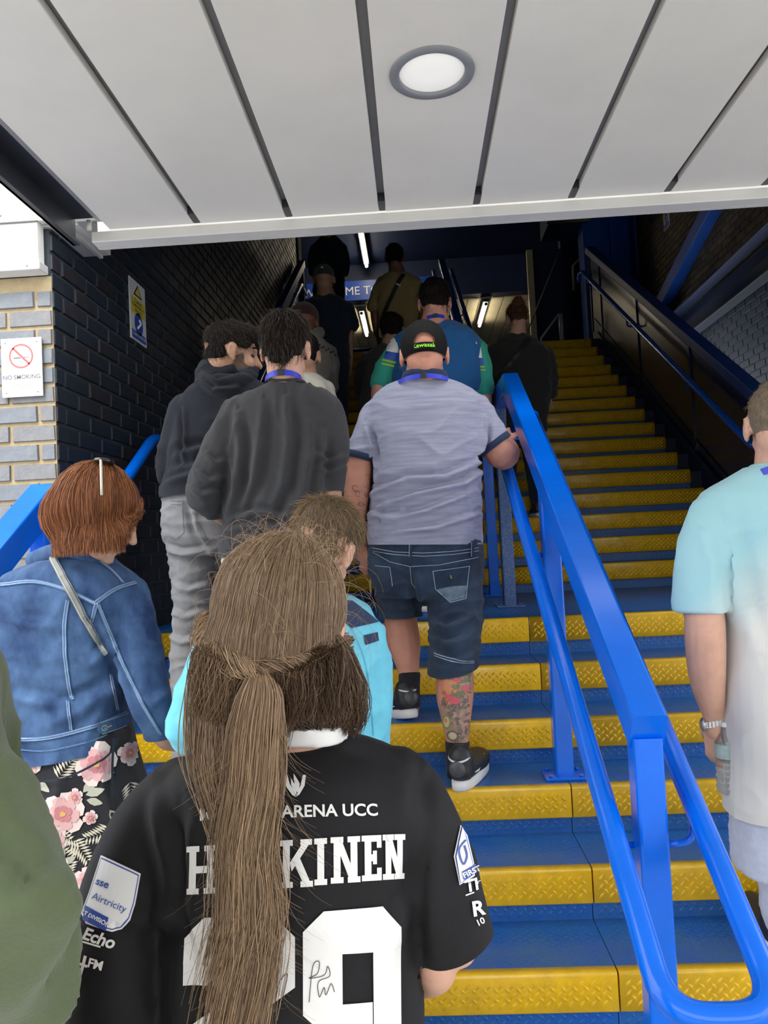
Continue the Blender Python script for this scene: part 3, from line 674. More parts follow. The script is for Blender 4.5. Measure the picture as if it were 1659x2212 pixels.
def fuse(name, bm, voxel, m, parent, smooth=2, disp=None, cuts=()):
    bmesh.ops.recalc_face_normals(bm, faces=bm.faces)
    me = bpy.data.meshes.new(name); bm.to_mesh(me); bm.free()
    o = link(bpy.data.objects.new(name, me))
    md = o.modifiers.new('r', 'REMESH'); md.mode = 'VOXEL'; md.voxel_size = voxel; md.adaptivity = 0
    if smooth: s = o.modifiers.new('s', 'SMOOTH'); s.iterations = smooth; s.factor = .6
    bpy.context.view_layer.update(); dg = bpy.context.evaluated_depsgraph_get()
    new = bpy.data.meshes.new_from_object(o.evaluated_get(dg)); o.modifiers.clear(); o.data = new; new.name = name; bpy.data.meshes.remove(me)
    new.materials.clear(); new.materials.append(m)
    if disp: displace(new, disp)
    for c in cuts:
        b = bmesh.new(); b.from_mesh(new); p, nrm, rad = V(c[0]), V(c[1]).normalized(), c[2]
        ok = c[3] if len(c) > 3 else (lambda q: True)
        fs = [f for f in b.faces if (f.calc_center_median()-p).length < rad and ok(f.calc_center_median())]
        geo = list({v for f in fs for v in f.verts})+list({e for f in fs for e in f.edges})+fs
        bmesh.ops.bisect_plane(b, geom=geo, plane_co=p, plane_no=nrm, clear_outer=True); b.normal_update(); b.to_mesh(new); b.free()
    new.polygons.foreach_set('use_smooth', [True]*len(new.polygons)); o.parent = parent
    return o
def displace(me, disp):
    n = len(me.vertices); co = np.empty(n*3); me.vertices.foreach_get('co', co); co = co.reshape(-1, 3)
    no = np.empty(n*3); me.vertices.foreach_get('normal', no); no = no.reshape(-1, 3)
    d = np.zeros(n)
    for it in disp:
        if it[0] == 'n':      # ('n', amp, (fx,fy,fz))
            _, amp, f = it; d += amp*np.array([noise.noise((c[0]*f[0], c[1]*f[1], c[2]*f[2])) for c in co])
        elif it[0] == 'w':    # warped folds ('w', amp, (fx,fy,fz), warp)
            _, amp, f, wq = it
            d += amp*np.array([(1-abs(noise.noise((c[0]*f[0]+wq*noise.noise((c[0]*6, c[1]*6, c[2]*6)), c[1]*f[1], c[2]*f[2]+wq*noise.noise((c[0]*5+9, c[1]*5, c[2]*5)))))*2)**2 for c in co])-amp*.35
        elif it[0] == 'f':    # fold along a polyline seen from behind: ('f', amp, width, [(x,y,z)...])
            _, amp, wd, pl = it; best = np.full(n, 9.); sgn = np.ones(n); fade = np.ones(n); L = len(pl)-1
            for i in range(L):
                a = np.array(pl[i])[[0, 2]]; b = np.array(pl[i+1])[[0, 2]]; ab = b-a; q = co[:, [0, 2]]-a; t = np.clip((q@ab)/(ab@ab), 0, 1); r = q-t[:, None]*ab; ds = np.hypot(r[:, 0], r[:, 1])
                cr = ab[0]*q[:, 1]-ab[1]*q[:, 0]; s = (i+t)/L; k = ds < best; best = np.where(k, ds, best); sgn = np.where(k, np.sign(cr), sgn); fade = np.where(k, np.sin(np.pi*np.clip(s, .04, .96))**.5, fade)
            x = best*sgn/wd; g = np.exp(-x*x)-.8*np.exp(-(x-1.5)**2)
            d += amp*g*fade*np.clip(.6-no[:, 1]*1.5, 0, 1)
        elif it[0] == 'p': d += it[1](co, no)
    co += no*d[:, None]; me.vertices.foreach_set('co', co.ravel()); me.update()
def sc_r(rings, k=.88, kd=.85): return [(r[0], r[1], r[2], r[3]*k, r[4]*kd) for r in rings]
def sc_l(pts, k=.8): return [(p[0], p[1], p[2], p[3]*k) for p in pts]
def lock(pts, **k): return [tuple(p) for p in pts]

# strands as thin three sided prisms with per strand colour
def strand_mat(name, root, tip, rough=.42, spec=.35):
    if name in MATS: return MATS[name]
    m = bpy.data.materials.new(name); m.use_nodes = True; t = m.node_tree; b = t.nodes['Principled BSDF']
    at = t.nodes.new('ShaderNodeAttribute'); at.attribute_name = 'shade'
    r = t.nodes.new('ShaderNodeValToRGB'); r.color_ramp.elements[0].color = tuple(root)+(1,); r.color_ramp.elements[1].color = tuple(tip)+(1,)
    t.links.new(at.outputs['Fac'], r.inputs[0]); t.links.new(r.outputs[0], b.inputs['Base Color'])
    b.inputs['Roughness'].default_value = rough; b.inputs['Specular IOR Level'].default_value = spec
    MATS[name] = m; return m
def strands(name, A, rad, m, parent, shade=None, tip=.35):
    """A: N x K x 3 array"""
    N, K, _ = A.shape; T = np.gradient(A, axis=1); T /= np.linalg.norm(T, axis=2, keepdims=True)+1e-9
    ref = np.random.normal(size=(N, 1, 3)); U = np.cross(T, ref); U /= np.linalg.norm(U, axis=2, keepdims=True)+1e-9; W = np.cross(T, U)
    rad = np.broadcast_to(np.asarray(rad, float).reshape(-1, 1), (N, K))*np.linspace(1, tip, K)[None]
    P_ = np.stack([A+(U*math.cos(a)+W*math.sin(a))*rad[..., None] for a in (0, 2.094, 4.189)], axis=2)   # N K 3 3
    idx = np.arange(N*K*3).reshape(N, K, 3); a = idx[:, :-1]; b = idx[:, 1:]
    F = np.stack([np.stack([a[..., j], a[..., (j+1) % 3], b[..., (j+1) % 3], b[..., j]], -1) for j in range(3)], 2).reshape(-1, 4)
    me = bpy.data.meshes.new(name); me.vertices.add(N*K*3); me.vertices.foreach_set('co', P_.reshape(-1))
    nf = len(F); me.loops.add(nf*4); me.loops.foreach_set('vertex_index', F.reshape(-1).astype(np.int32)); me.polygons.add(nf)
    me.polygons.foreach_set('loop_start', np.arange(0, nf*4, 4, dtype=np.int32)); me.polygons.foreach_set('use_smooth', np.ones(nf, bool)); me.update(calc_edges=True)
    sh = np.random.rand(N) if shade is None else shade
    at = me.attributes.new('shade', 'FLOAT', 'POINT'); g = np.repeat(sh, K*3) if sh.ndim == 1 else np.repeat(sh.reshape(-1), 3); at.data.foreach_set('value', g.astype(np.float32))
    me.materials.append(m); o = link(bpy.data.objects.new(name, me)); o.parent = parent; return o
def short_hair(cap, n, ln, flow, m, rad=.0006, parent=None, K=4, keep=None, jit=.35, name='hair_strands', lift=.35):
    me = cap.data; nf = len(me.polygons); c = np.empty(nf*3); me.polygons.foreach_get('center', c); c = c.reshape(-1, 3); no = np.empty(nf*3); me.polygons.foreach_get('normal', no); no = no.reshape(-1, 3)
    if keep is not None: k = keep(c); c, no = c[k], no[k]
    i = np.random.randint(0, len(c), n); c = c[i]+np.random.normal(0, .002, (n, 3)); no = no[i]
    f = flow(c); f = f-no*np.sum(f*no, 1, keepdims=True); f /= np.linalg.norm(f, axis=1, keepdims=True)+1e-9
    f = f+np.random.normal(0, jit, (n, 3)); L = ln*np.random.uniform(.6, 1.2, (n, 1))
    t = np.linspace(0, 1, K)[None, :, None]; A = c[:, None]+f[:, None]*L[:, None]*t+no[:, None]*L[:, None]*lift*(t-.75*t*t)-no[:, None]*.001
    return strands(name, A, rad, m, parent or cap)

# flat prints laid onto a surface
def bvh(*obs):
    vs, fs = [], []
    for o in obs:
        b = len(vs); vs += [v.co.copy() for v in o.data.vertices]; fs += [tuple(b+i for i in p.vertices) for p in o.data.polygons]
    return BVHTree.FromPolygons(vs, fs)
def drape(o, tree, d=(0, 1, 0), off=.0016, maxlen=.012, back=.4):
    """project every vertex of a flat print along d onto the garment"""
    bm = bmesh.new(); bm.from_mesh(o.data); bmesh.ops.triangulate(bm, faces=bm.faces)
    for _ in range(6):
        es = [e for e in bm.edges if e.calc_length() > maxlen]
        if not es: break
        bmesh.ops.subdivide_edges(bm, edges=es, cuts=1); bmesh.ops.triangulate(bm, faces=[f for f in bm.faces if len(f.verts) > 3])
    d = V(d).normalized(); lost = []
    for v in bm.verts:
        h, nn, i, dist = tree.ray_cast(v.co-d*back, d)
        if h is None: lost.append(v)
        else:
            if nn.dot(d) > 0: nn = -nn
            v.co = h-d*off+nn*off*.6
    if lost: bmesh.ops.delete(bm, geom=lost, context='VERTS')
    bm.normal_update(); bm.to_mesh(o.data); bm.free(); return o
def polys(name, plist, m, parent):
    bm = bmesh.new()
    for p in plist: bm.faces.new([bm.verts.new(q) for q in p])
    return from_bm(name, bm, m, parent)
class Sheet:
    """a pattern sheet: px coordinates -> a plane in the world (o at u0,v0, a one unit right, b one unit down)"""
    def __init__(s, o, a, b, u0, v0, n=400.): s.o, s.a, s.b, s.u0, s.v0 = V(o), (V(a)-V(o))/n, (V(b)-V(o))/n, u0, v0
    def __call__(s, u, v): return s.o+s.a*(u-s.u0)+s.b*(v-s.v0)
    def mat(s, u, v, size, rot=0.):
        r = s.a.normalized(); up = -s.b.normalized(); c, n_ = math.cos(math.radians(rot)), math.sin(math.radians(rot)); R = r*c+up*n_; U = up*c-r*n_
        return frame(s(u, v), R, U, R.cross(U)) @ Matrix.Scale(size*s.a.length, 4)
def sheet_text(sh, txt, u, v, h, m, parent, tree, rot=0., align='LEFT', bold=0., sx=1., shear=0., d=(0, 1, 0), name='lettering', off=.002):
    o = text_mesh(txt, 1.0, m, name=name, parent=parent, bold=bold, extr=0, align=align, sx=sx, shear=shear, mat4=sh.mat(u, v, h/.70, rot)); return drape(o, tree, d, off, .008)
def ribbon(sh, pts, wd, name, m, parent, tree, d=(0, 1, 0), off=.002, maxlen=.012):
    """strip of width wd (px) along a px polyline, laid on the garment"""
    pl = []
    for i in range(len(pts)-1):
        a, b = np.array(pts[i], float), np.array(pts[i+1], float); t = (b-a)/np.linalg.norm(b-a); n_ = np.array([-t[1], t[0]])*wd/2
        a2 = a-t*wd*.15; b2 = b+t*wd*.15
        pl.append([sh(*(a2-n_)), sh(*(b2-n_)), sh(*(b2+n_)), sh(*(a2+n_))])
    return drape(polys(name, pl, m, parent), tree, d, off, maxlen)
def smoothline(pts, n=6):
    q = [np.array(p, float) for p in pts]; out = []
    for i in range(len(q)-1):
        p0, p1, p2, p3 = q[max(i-1, 0)], q[i], q[i+1], q[min(i+2, len(q)-1)]
        for k in range(n):
            t = k/n; out.append(.5*((2*p1)+(-p0+p2)*t+(2*p0-5*p1+4*p2-p3)*t*t+(-p0+3*p1-3*p2+p3)*t**3))
    out.append(q[-1]); return out
def shoe(parent, heel, s, upper, sole, name='shoe', yaw=0., L_=.305, pitch=0.):
    """sports shoe: heel = point under the heel centre, toe points to +y before yaw"""
    M = Matrix.Translation(V(heel)) @ Matrix.Rotation(math.radians(yaw), 4, 'Z') @ Matrix.Rotation(math.radians(pitch), 4, 'X') @ Matrix.Scale(s, 4)
    bm = bmesh.new(); Q = lambda x, y, z, r: tuple(M @ V((x, y, z)))+(r*s,)
    limb(bm, [Q(0, .030, .062, .043), Q(0, .10, .058, .046), Q(.004, .20, .048, .046), Q(.008, .265, .042, .034)])
    limb(bm, [Q(0, .034, .06, .042), Q(0, .040, .105, .045)])
    up = fuse(name, bm, .006, upper, parent, 2)
    bm = bmesh.new(); n = 28; ring = []
    for z, k in ((0., .95), (.006, 1.), (.026, 1.), (.034, .94)):
        rr = []
        for j in range(n):
            a = 2*math.pi*j/n; c, s_ = math.cos(a), math.sin(a); y = .5*L_*(1+s_)*1.0-.012; w_ = (.044+.010*max(0, s_))*(abs(c)**.75)*math.copysign(1, c); zz = z+(.012 if s_ > .55 and z == 0 else 0)*0
            rr.append(M @ V((w_*k, .5*L_+(y-.5*L_)*k, zz)))
        ring.append(rr)
    loft(bm, ring); bmesh.ops.recalc_face_normals(bm, faces=bm.faces); from_bm('sole', bm, sole, up, True)
    return up, M

# ================================================================ materials for people
def skin(name, c, red=1.): return mat(name, c, .5, var=.10, vscale=18, bump=.12, bscale=180, sss=.12, spec=.35)
SK1 = skin('fair_skin', (.62, .36, .26)); SK2 = skin('ruddy_skin', (.58, .27, .19)); SK3 = skin('tan_skin', (.45, .25, .16)); SK4 = skin('brown_skin', (.20, .10, .06))
def cloth_mat(name, c, rough=.85, sheen=.25, bs=350, b=.25, var=.07, vs=40, st=(1, 1, 1), col2=None, thr=None): return mat(name, c, rough, var=var, vscale=vs, bump=b, bscale=bs, sheen=sheen, spec=.2, stretch=st, col2=col2, thr=thr)
JER = cloth_mat('black_jersey_cloth', (.009, .009, .0105), .65, .02, 500, .12)
GREEN = cloth_mat('olive_sweat_cloth', (.080, .105, .050), .9, .2, 260, .25)
DEN = cloth_mat('blue_denim', (.014, .036, .11), .85, .05, 500, .4, col2=(.085, .165, .32), vs=11, thr=(.34, .72), st=(1, 1, .6))
DEND = cloth_mat('dark_denim', (.012, .024, .050), .8, .1, 500, .4, col2=(.05, .085, .14), vs=9, thr=(.3, .85))
DENF = cloth_mat('faded_denim', (.08, .12, .17), .85, .1, 500, .4, col2=(.19, .26, .33), vs=30)
THREAD = cloth_mat('pale_thread', (.34, .42, .52), .8, .1)
FLOR = cloth_mat('black_skirt_cloth', (.014, .014, .018), .8, .15)
LBL = cloth_mat('light_blue_jacket_cloth', (.14, .54, .70), .5, .15, 500, .10)
NAV = cloth_mat('navy_cloth', (.02, .035, .085), .7, .1)
HOOD = cloth_mat('black_hoodie_cloth', (.014, .016, .022), .9, .06, 300, .3)
HOOD2 = cloth_mat('dark_teal_sleeve_cloth', (.016, .026, .036), .9, .2, 300, .3)
GJEAN = cloth_mat('grey_denim', (.20, .203, .208), .85, .1, 450, .3, var=.12, vs=16)
CHAR = cloth_mat('charcoal_knit', (.042, .042, .045), .9, .10, 320, .35)
BEI = cloth_mat('beige_cotton', (.52, .47, .34), .85, .1)
LAV = cloth_mat('lavender_marl_cotton', (.27, .28, .40), .85, .15, 400, .25, col2=(.40, .41, .52), vs=22, st=(.25, 1, 4), thr=(.3, .72))
VEST = cloth_mat('blue_vest_cloth', (.010, .105, .30), .7, .15)
TEAL = cloth_mat('green_shirt_cloth', (.03, .33, .24), .7, .1)
KHA = cloth_mat('khaki_cotton', (.30, .235, .095), .85, .15)
DGREY = cloth_mat('dark_olive_cloth', (.028, .030, .026), .9, .2)
NAVT = cloth_mat('dark_navy_cotton', (.010, .020, .035), .85, .15)
GHOOD = cloth_mat('grey_hoodie_cloth', (.21, .20, .165), .9, .25)
BEIW = cloth_mat('cream_cotton', (.46, .44, .37), .85, .15)
MAR = cloth_mat('maroon_cap_cloth', (.05, .012, .016), .8)
OLV = cloth_mat('green_cap_cloth', (.025, .05, .03), .8)
SHORTB = cloth_mat('pale_blue_trousers', (.52, .57, .70), .8, .1)
SOCK = cloth_mat('black_sock', (.018, .018, .022), .9, .1, 200, .5)
SHOEB = mat('black_shoe_leather', (.02, .021, .024), .45, bump=.2, bscale=150)
SHOEG = mat('grey_heel_rubber', (.07, .075, .08), .35)
SOLEW = mat('white_sole_rubber', (.72, .73, .73), .5)
CAPB = cloth_mat('black_cap_cloth', (.008, .008, .008), .85, 0., 400, .3)
LAN = mat('blue_lanyard_ribbon', (.012, .03, .55), .4, sheen=.2)
HB = strand_mat('dark_brown_hair', (.012, .008, .006), (.06, .040, .026))
HBK = strand_mat('black_hair', (.006, .005, .005), (.035, .026, .020))
HBO = strand_mat('light_brown_hair', (.10, .062, .030), (.36, .25, .13))
HRED = strand_mat('auburn_hair', (.10, .028, .012), (.50, .20, .075))
HGIRL = strand_mat('long_brown_hair', (.056, .031, .018), (.50, .34, .205))
HDK = mat('hair_base_dark', (.010, .007, .006), .9, bump=.8, bscale=120, spec=.08); HDB = mat('hair_base_brown', (.085, .052, .030), .6, var=.3, vscale=30); HDR = mat('hair_base_auburn', (.13, .040, .018), .6, var=.3, vscale=30)

def person(label, group='people climbing the stairs'): return root0('person', label, 'person', group)
def lanyard(parent, M, neck, r=.062, z0=.0):
    """blue ribbon round the back of the neck with a dark clasp"""
    c = V(neck); bm = bmesh.new(); n = 26; lo, hi = [], []
    for i in range(n+1):
        a = math.radians(170+200*i/n); x, y = math.cos(a)*r, math.sin(a)*r*.95; zz = -.026*(1-math.sin(math.radians(10+160*i/n)))
        lo.append(bm.verts.new(c+V((x*1.04, y*1.04, zz-.010)))); hi.append(bm.verts.new(c+V((x, y, zz+.010))))
    for i in range(n): bm.faces.new((lo[i], lo[i+1], hi[i+1], hi[i])).smooth = True
    o = from_bm('lanyard', bm, LAN, parent)
    bm = bmesh.new(); box_bm(bm, c.x-.011, c.x+.011, c.y-r*1.0-.004, c.y-r*1.0+.002, c.z-.011, c.z+.011, .001); from_bm('clasp', bm, BLK, o); return o
def hair_cap(M, parts, m, parent, voxel=.006, disp=None, cuts=(), name='hair'):
    bm = bmesh.new()
    for c, r in parts: ell(bm, c, r, M)
    return fuse(name, bm, voxel, m, parent, 3, disp, cuts)
MAN_HAIR = [((0, -.018, .044), (.081, .098, .088)), ((0, -.048, -.008), (.070, .056, .060)), ((0, .01, .075), (.066, .075, .055))]
def legs(parent, pairs, m, hips, voxel=.010, name='trousers', disp=None, cuts=()):
    bm = bmesh.new(); torso(bm, hips)
    for p in pairs: limb(bm, p)
    return fuse(name, bm, voxel, m, parent, 2, disp or [('w', .004, (9, 9, 26), .5)], cuts)
def down_flow(M, w=.9):
    """hair direction on a short haircut: away from the crown, down the back and sides"""
    cr = np.array(M @ V((.0, -.06, .11)))
    return lambda c: (c-cr)*1.0+np.array([0, 0, -.06])

# ---------------------------------------------------------------- man in the black cap
pm_ = person('stocky man in lavender grey t-shirt and black cap climbing in denim shorts')
hd = (0.071,3.03,2.308); M = headM(hd, 0, -8, 0, 1.10)
tr = [(0.071,3.04,2.216,0.096,0.075), (0.072,3.05,2.18,0.19,0.1), (0.071,3.06,2.11,0.24,0.14), (0.064,3.07,1.998,0.242,0.165), (0.054,3.08,1.867,0.231,0.18), (0.049,3.08,1.753,0.226,0.19), (0.039,3.08,1.659,0.233,0.19), (0.034,3.08,1.554,0.234,0.185), (0.031,3.08,1.48,0.233,0.18)]
la = [(-0.119,3.06,2.092,0.079), (-0.169,3.04,2.006,0.067), (-0.208,3.02,1.912,0.061)]; ra = [(0.254,3.06,2.081,0.083), (0.302,3.06,2.006,0.075), (0.34,3.06,1.94,0.066)]
laf = [(-0.214,3.02,1.894,0.054), (-0.23,3.03,1.765,0.052), (-0.241,3.06,1.673,0.043), (-0.226,3.1,1.563,0.031)]
raf = [(0.343,3.06,1.928,0.06), (0.372,3.1,1.899,0.059), (0.411,3.22,1.93,0.049), (0.421,3.38,1.99,0.035)]
lcalf = [(-0.073,3.25,1.332,0.062), (-0.082,3.22,1.227,0.071), (-0.071,3.17,1.145,0.07), (-0.06,3.13,1.055,0.048), (-0.058,3.11,0.983,0.04), (-0.061,3.11,0.908,0.038)]
rcalf = [(0.135,2.97,1.154,0.06), (0.123,2.91,1.066,0.071), (0.117,2.88,0.985,0.072), (0.116,2.86,0.886,0.054), (0.115,2.85,0.803,0.041), (0.111,2.85,0.718,0.038)]
bm = bmesh.new(); add_head(bm, M, fat=1.06); limb(bm, [tuple(M @ V((0, -.02, -.03)))+(.070,), (0.067,3.06,2.205,0.087)]); limb(bm, [tuple(M @ V((0, -.045, -.045)))+(.058,), (0.067,3.03,2.227,0.078)])
torso(bm, sc_r(tr, .86, .82)); limb(bm, sc_l(la, .75)); limb(bm, sc_l(ra, .75)); limb(bm, laf); limb(bm, raf)
limb(bm, [(-0.078,3.08,1.476,0.075), (-0.074,3.24,1.313,0.065)]); limb(bm, [(0.138,3.08,1.466,0.075), (0.131,2.97,1.145,0.063)]); limb(bm, lcalf); limb(bm, rcalf)
add_hand(bm, (-0.223,3.1,1.559), (.16, .25, -.95), (.6, .8, 0), -1, .65, 1.05); add_hand(bm, (0.423,3.38,1.986), (-.1, .75, .62), (.2, -.55, -.8), -1, .9, 1.05)
limb(bm, [(-0.061,3.11,0.908,0.042), (-0.062,3.22,0.831,0.035)]); limb(bm, [(0.111,2.85,0.727,0.04), (0.116,2.98,0.626,0.036)])
body = fuse('body', bm, .0065, SK2, pm_, 2, [('n', .0012, (30, 30, 30))])
bm = bmesh.new(); torso(bm, tr); limb(bm, la); limb(bm, ra)
fl = [('f', 0.0252, 0.0128, [(-0.172,3,1.764), (-0.023,3,1.808), (0.125,3,1.809), (0.265,3,1.866)]), ('f', 0.0228, 0.0112, [(-0.148,3,1.703), (0.011,3,1.75), (0.197,3,1.781), (0.272,3,1.829)]), ('f', 0.0203, 0.0112, [(-0.123,3,1.65), (0.045,3,1.684), (0.194,3,1.732)]),
      ('f', 0.0203, 0.0112, [(-0.176,3,1.686), (-0.122,3,1.669), (-0.047,3,1.683)]), ('f', 0.0177, 0.0104, [(-0.069,3,1.607), (0.078,3,1.618), (0.254,3,1.664)]), ('f', 0.0228, 0.0112, [(-0.178,3,2.039), (-0.163,3,1.963), (-0.152,3,1.87)]), ('f', 0.0228, 0.0112, [(0.302,3,2.04), (0.283,3,1.958), (0.263,3,1.866)]), ('w', .007, (4, 6, 14), .8)]
ts = fuse('t_shirt', bm, .006, LAV, pm_, 3, fl, [((-0.216,3.02,1.922), (-.30, 0, -1), .13, lambda q: q.x < (-0.159,2.95,1.911)[0]), ((0.338,3.06,1.944), (.62, 0, -.9), .13, lambda q: q.x > (0.262,2.95,1.888)[0]), ((0.034,3.08,1.554), (-.045, 0, -1), .6)])
tree = bvh(ts); S3 = Sheet((0.017,2.85,1.864), (0.708,2.85,1.827), (-0.018,2.85,1.169), 900, 1000)
for c, d, r, rr in (((-0.216,3.02,1.922,0.06), (-.30, 0, -1), .038, .0) , ((0.338,3.06,1.944,0.064), (.62, 0, -.9), .04, 0)):
    bm = bmesh.new(); c0 = V(c[:3]); d = V(d).normalized(); u = d.cross(V((0, 1, 0))).normalized(); v = d.cross(u)
    rg = [[c0+d*t+(u*math.cos(2*math.pi*j/30)*(c[3]*k)+v*math.sin(2*math.pi*j/30)*c[3]*k) for j in range(30)] for t, k in ((-.014, 1.10), (-.012, 1.15), (.010, 1.15), (.012, 1.05))]
    loft(bm, rg); bmesh.ops.recalc_face_normals(bm, faces=bm.faces); from_bm('cuff', bm, NAV, ts, True)
bm = bmesh.new(); torso(bm, [(0.068,3.03,2.214,0.097,0.098), (0.07,3.02,2.242,0.089,0.092)]); o = fuse('collar', bm, .006, NAV, ts, 2)
ribbon(S3, [(882, 862), (890, 868), (930, 868), (936, 862)], 1.5, 'neck_stitching', THREAD, ts, tree)
lanyard(pm_, M, (0.061,3.03,2.21), .112)
# cap
bm = bmesh.new(); ell(bm, (0, -.010, .036), (.087, .108, .098), M, 28); capb = fuse('cap', bm, .005, CAPB, pm_, 3, None, [(tuple(M @ V((0, -.01, -.012))), tuple(M.to_3x3() @ V((0, .06, -1))), .3)])
b = bmesh.new(); b.from_mesh(capb.data); Mi = M.inverted()
dl_ = [f for f in b.faces if (lambda q: q.y < 0 and (q.x/.041)**2+((q.z-.008)/.040)**2 < 1 and q.z > .006)(Mi @ f.calc_center_median())]
bmesh.ops.delete(b, geom=dl_, context='FACES'); b.to_mesh(capb.data); b.free()
bm = bmesh.new(); ell(bm, (0, .115, .022), (.072, .075, .010), M, 20); fuse('brim', bm, .005, CAPB, capb, 2)
bm = bmesh.new(); limb(bm, [tuple(M @ V((0, -.01, .134)))+(.008,), tuple(M @ V((0, -.01, .138)))+(.006,)]); from_bm('button', bm, mat('green_cap_button', (.2, .5, .03), .6), capb)
bm = bmesh.new(); n = 14
rr = [[M @ V((.090*math.sin(t)*1.0, -.118*math.cos(t)+.004, z)) for t in np.linspace(-.46, .46, n)] for z in (-.011, .013)]
vs = [[bm.verts.new(p) for p in r] for r in rr]
for i in range(n-1): bm.faces.new((vs[0][i], vs[0][i+1], vs[1][i+1], vs[1][i])).smooth = True
st = from_bm('back_strap', bm, CAPB, capb)
o = text_mesh('Kawasaki', .0195/1.0, mat('lime_print', (.30, .85, .02), .5, emit=(.3, .85, .02), es=.0), name='lettering', bold=.0003, extr=0, sx=1.15, mat4=frame(M @ V((0, -.14, -.0055)), M.to_3x3() @ V((1.08, 0, 0)), M.to_3x3() @ V((0, 0, 1.08)), M.to_3x3() @ V((0, -1, 0))))
drape(o, bvh(st), tuple(M.to_3x3() @ V((0, 1, 0))), .001, .01, back=.02); o.parent = capb
bm = bmesh.new(); limb(bm, [tuple(M @ V((-.089, -.004, -.034)))+(.0035,), tuple(M @ V((-.090, -.004, -.040)))+(.0035,)], n=8); from_bm('earring', bm, DARKG, pm_)
# denim shorts
hp = [(0.037,3.08,1.603,0.234,0.172), (0.036,3.08,1.537,0.233,0.176), (0.034,3.09,1.433,0.234,0.172), (0.042,3.09,1.338,0.212,0.15)]
lg1 = [(-0.083,3.09,1.448,0.112), (-0.083,3.17,1.338,0.097), (-0.084,3.23,1.226,0.089)]; lg2 = [(0.144,3.06,1.42,0.119), (0.143,3.02,1.266,0.11), (0.127,2.96,1.156,0.101), (0.117,2.91,1.049,0.097)]
sh_ = legs(pm_, [lg1, lg2], DEND, hp, .0075, 'denim_shorts', [('f', 0.0187, .016, [(0.029,3,1.2), (0.092,3,1.17), (0.203,3,1.211)]), ('f', 0.0187, .014, [(0.041,3,1.254), (0.095,3,1.23), (0.215,3,1.274)]), ('f', 0.0169, .014, [(0.036,3,1.145), (0.116,3,1.109), (0.213,3,1.138)]), ('f', -0.0225, .012, [(-0.025,3,1.458), (-0.02,3,1.385), (-0.007,3,1.275)]), ('w', .008, (7, 9, 16), .8)],
           [((-0.082,3.22,1.254), (.0, .0, -1), .16), ((0.121,2.95,1.078), (.12, .15, -1), .18)])
tree = bvh(sh_)
for pts in ([(800, 1186), (850, 1194), (915, 1196), (980, 1192), (1040, 1184)], [(800, 1192), (850, 1200), (915, 1203), (980, 1199), (1040, 1191)], [(800, 1195), (840, 1216), (885, 1226), (950, 1222), (1040, 1205)], [(885, 1227), (888, 1262), (897, 1275)], [(936, 1236), (942, 1276), (975, 1305), (1010, 1296), (1018, 1225), (936, 1236)], [(806, 1226), (840, 1228), (846, 1270)], [(938, 1416), (975, 1425), (1025, 1432)], [(938, 1412), (975, 1421), (1025, 1428)]):
    ribbon(S3, pts, 1.4, 'stitching', THREAD, sh_, tree, off=.002)
for u in (887, 1024): o = ribbon(S3, [(u, 1170), (u, 1204)], 7, 'belt_loop', DEND, sh_, tree, off=.006); ribbon(S3, [(u-3, 1172), (u-3, 1204)], 1.2, 'stitching', THREAD, sh_, tree, off=.0075)
ribbon(S3, [(975, 1245), (977, 1252)], 2, 'green_tab', mat('lime_print2', (.18, .5, .05), .6), sh_, tree, off=.003)
drape(polys('faded_patch', [[S3(u, v) for u, v in ((942, 1277), (975, 1303), (1008, 1294), (1012, 1268), (975, 1270))]], DENF, sh_), tree, off=.0018)
# socks and shoes
for nm_, pts, hl, yw, pt in (('sock', [(-0.055,3.12,1.034,0.047), (-0.057,3.11,0.964,0.043), (-0.058,3.12,0.897,0.045)], ((-0.048,3.05,0.836)[0], 3.045, nz(3)+.015), 24, -10), ('sock', [(0.116,2.85,0.82,0.047), (0.112,2.84,0.755,0.043), (0.111,2.8,0.708,0.044)], ((0.106,2.79,0.64)[0], 2.705, nz(2)+.001), -20, 0)):
    bm = bmesh.new(); limb(bm, pts, round_=False); fuse(nm_, bm, .006, SOCK, pm_, 2)
    up, Ms = shoe(pm_, hl, 1.06, SHOEB, SOLEW, yaw=yw, pitch=pt)
    bm = bmesh.new(); elr(bm, (0, -.006, .075), (.030, .014, .028), Matrix.Identity(3), Ms); fuse('heel_cap', bm, .004, SHOEG, up, 2)
    bm = bmesh.new(); rr = [Ms @ V((.037*math.sin(t), .032-.040*math.cos(t), .112-.014*math.cos(t))) for t in np.linspace(-1.9, 1.9, 13)]; tube(bm, rr, .0035, 8); from_bm('white_piping', bm, SOLEW, up, True)
    bm = bmesh.new()
    for sx in (-1, 1): tube(bm, [Ms @ V((sx*.039, .06, .05)), Ms @ V((sx*.042, .10, .045)), Ms @ V((sx*.041, .15, .062)), Ms @ V((sx*.038, .19, .075))], .004, 6)
    from_bm('side_stripe', bm, SOLEW, up, True)
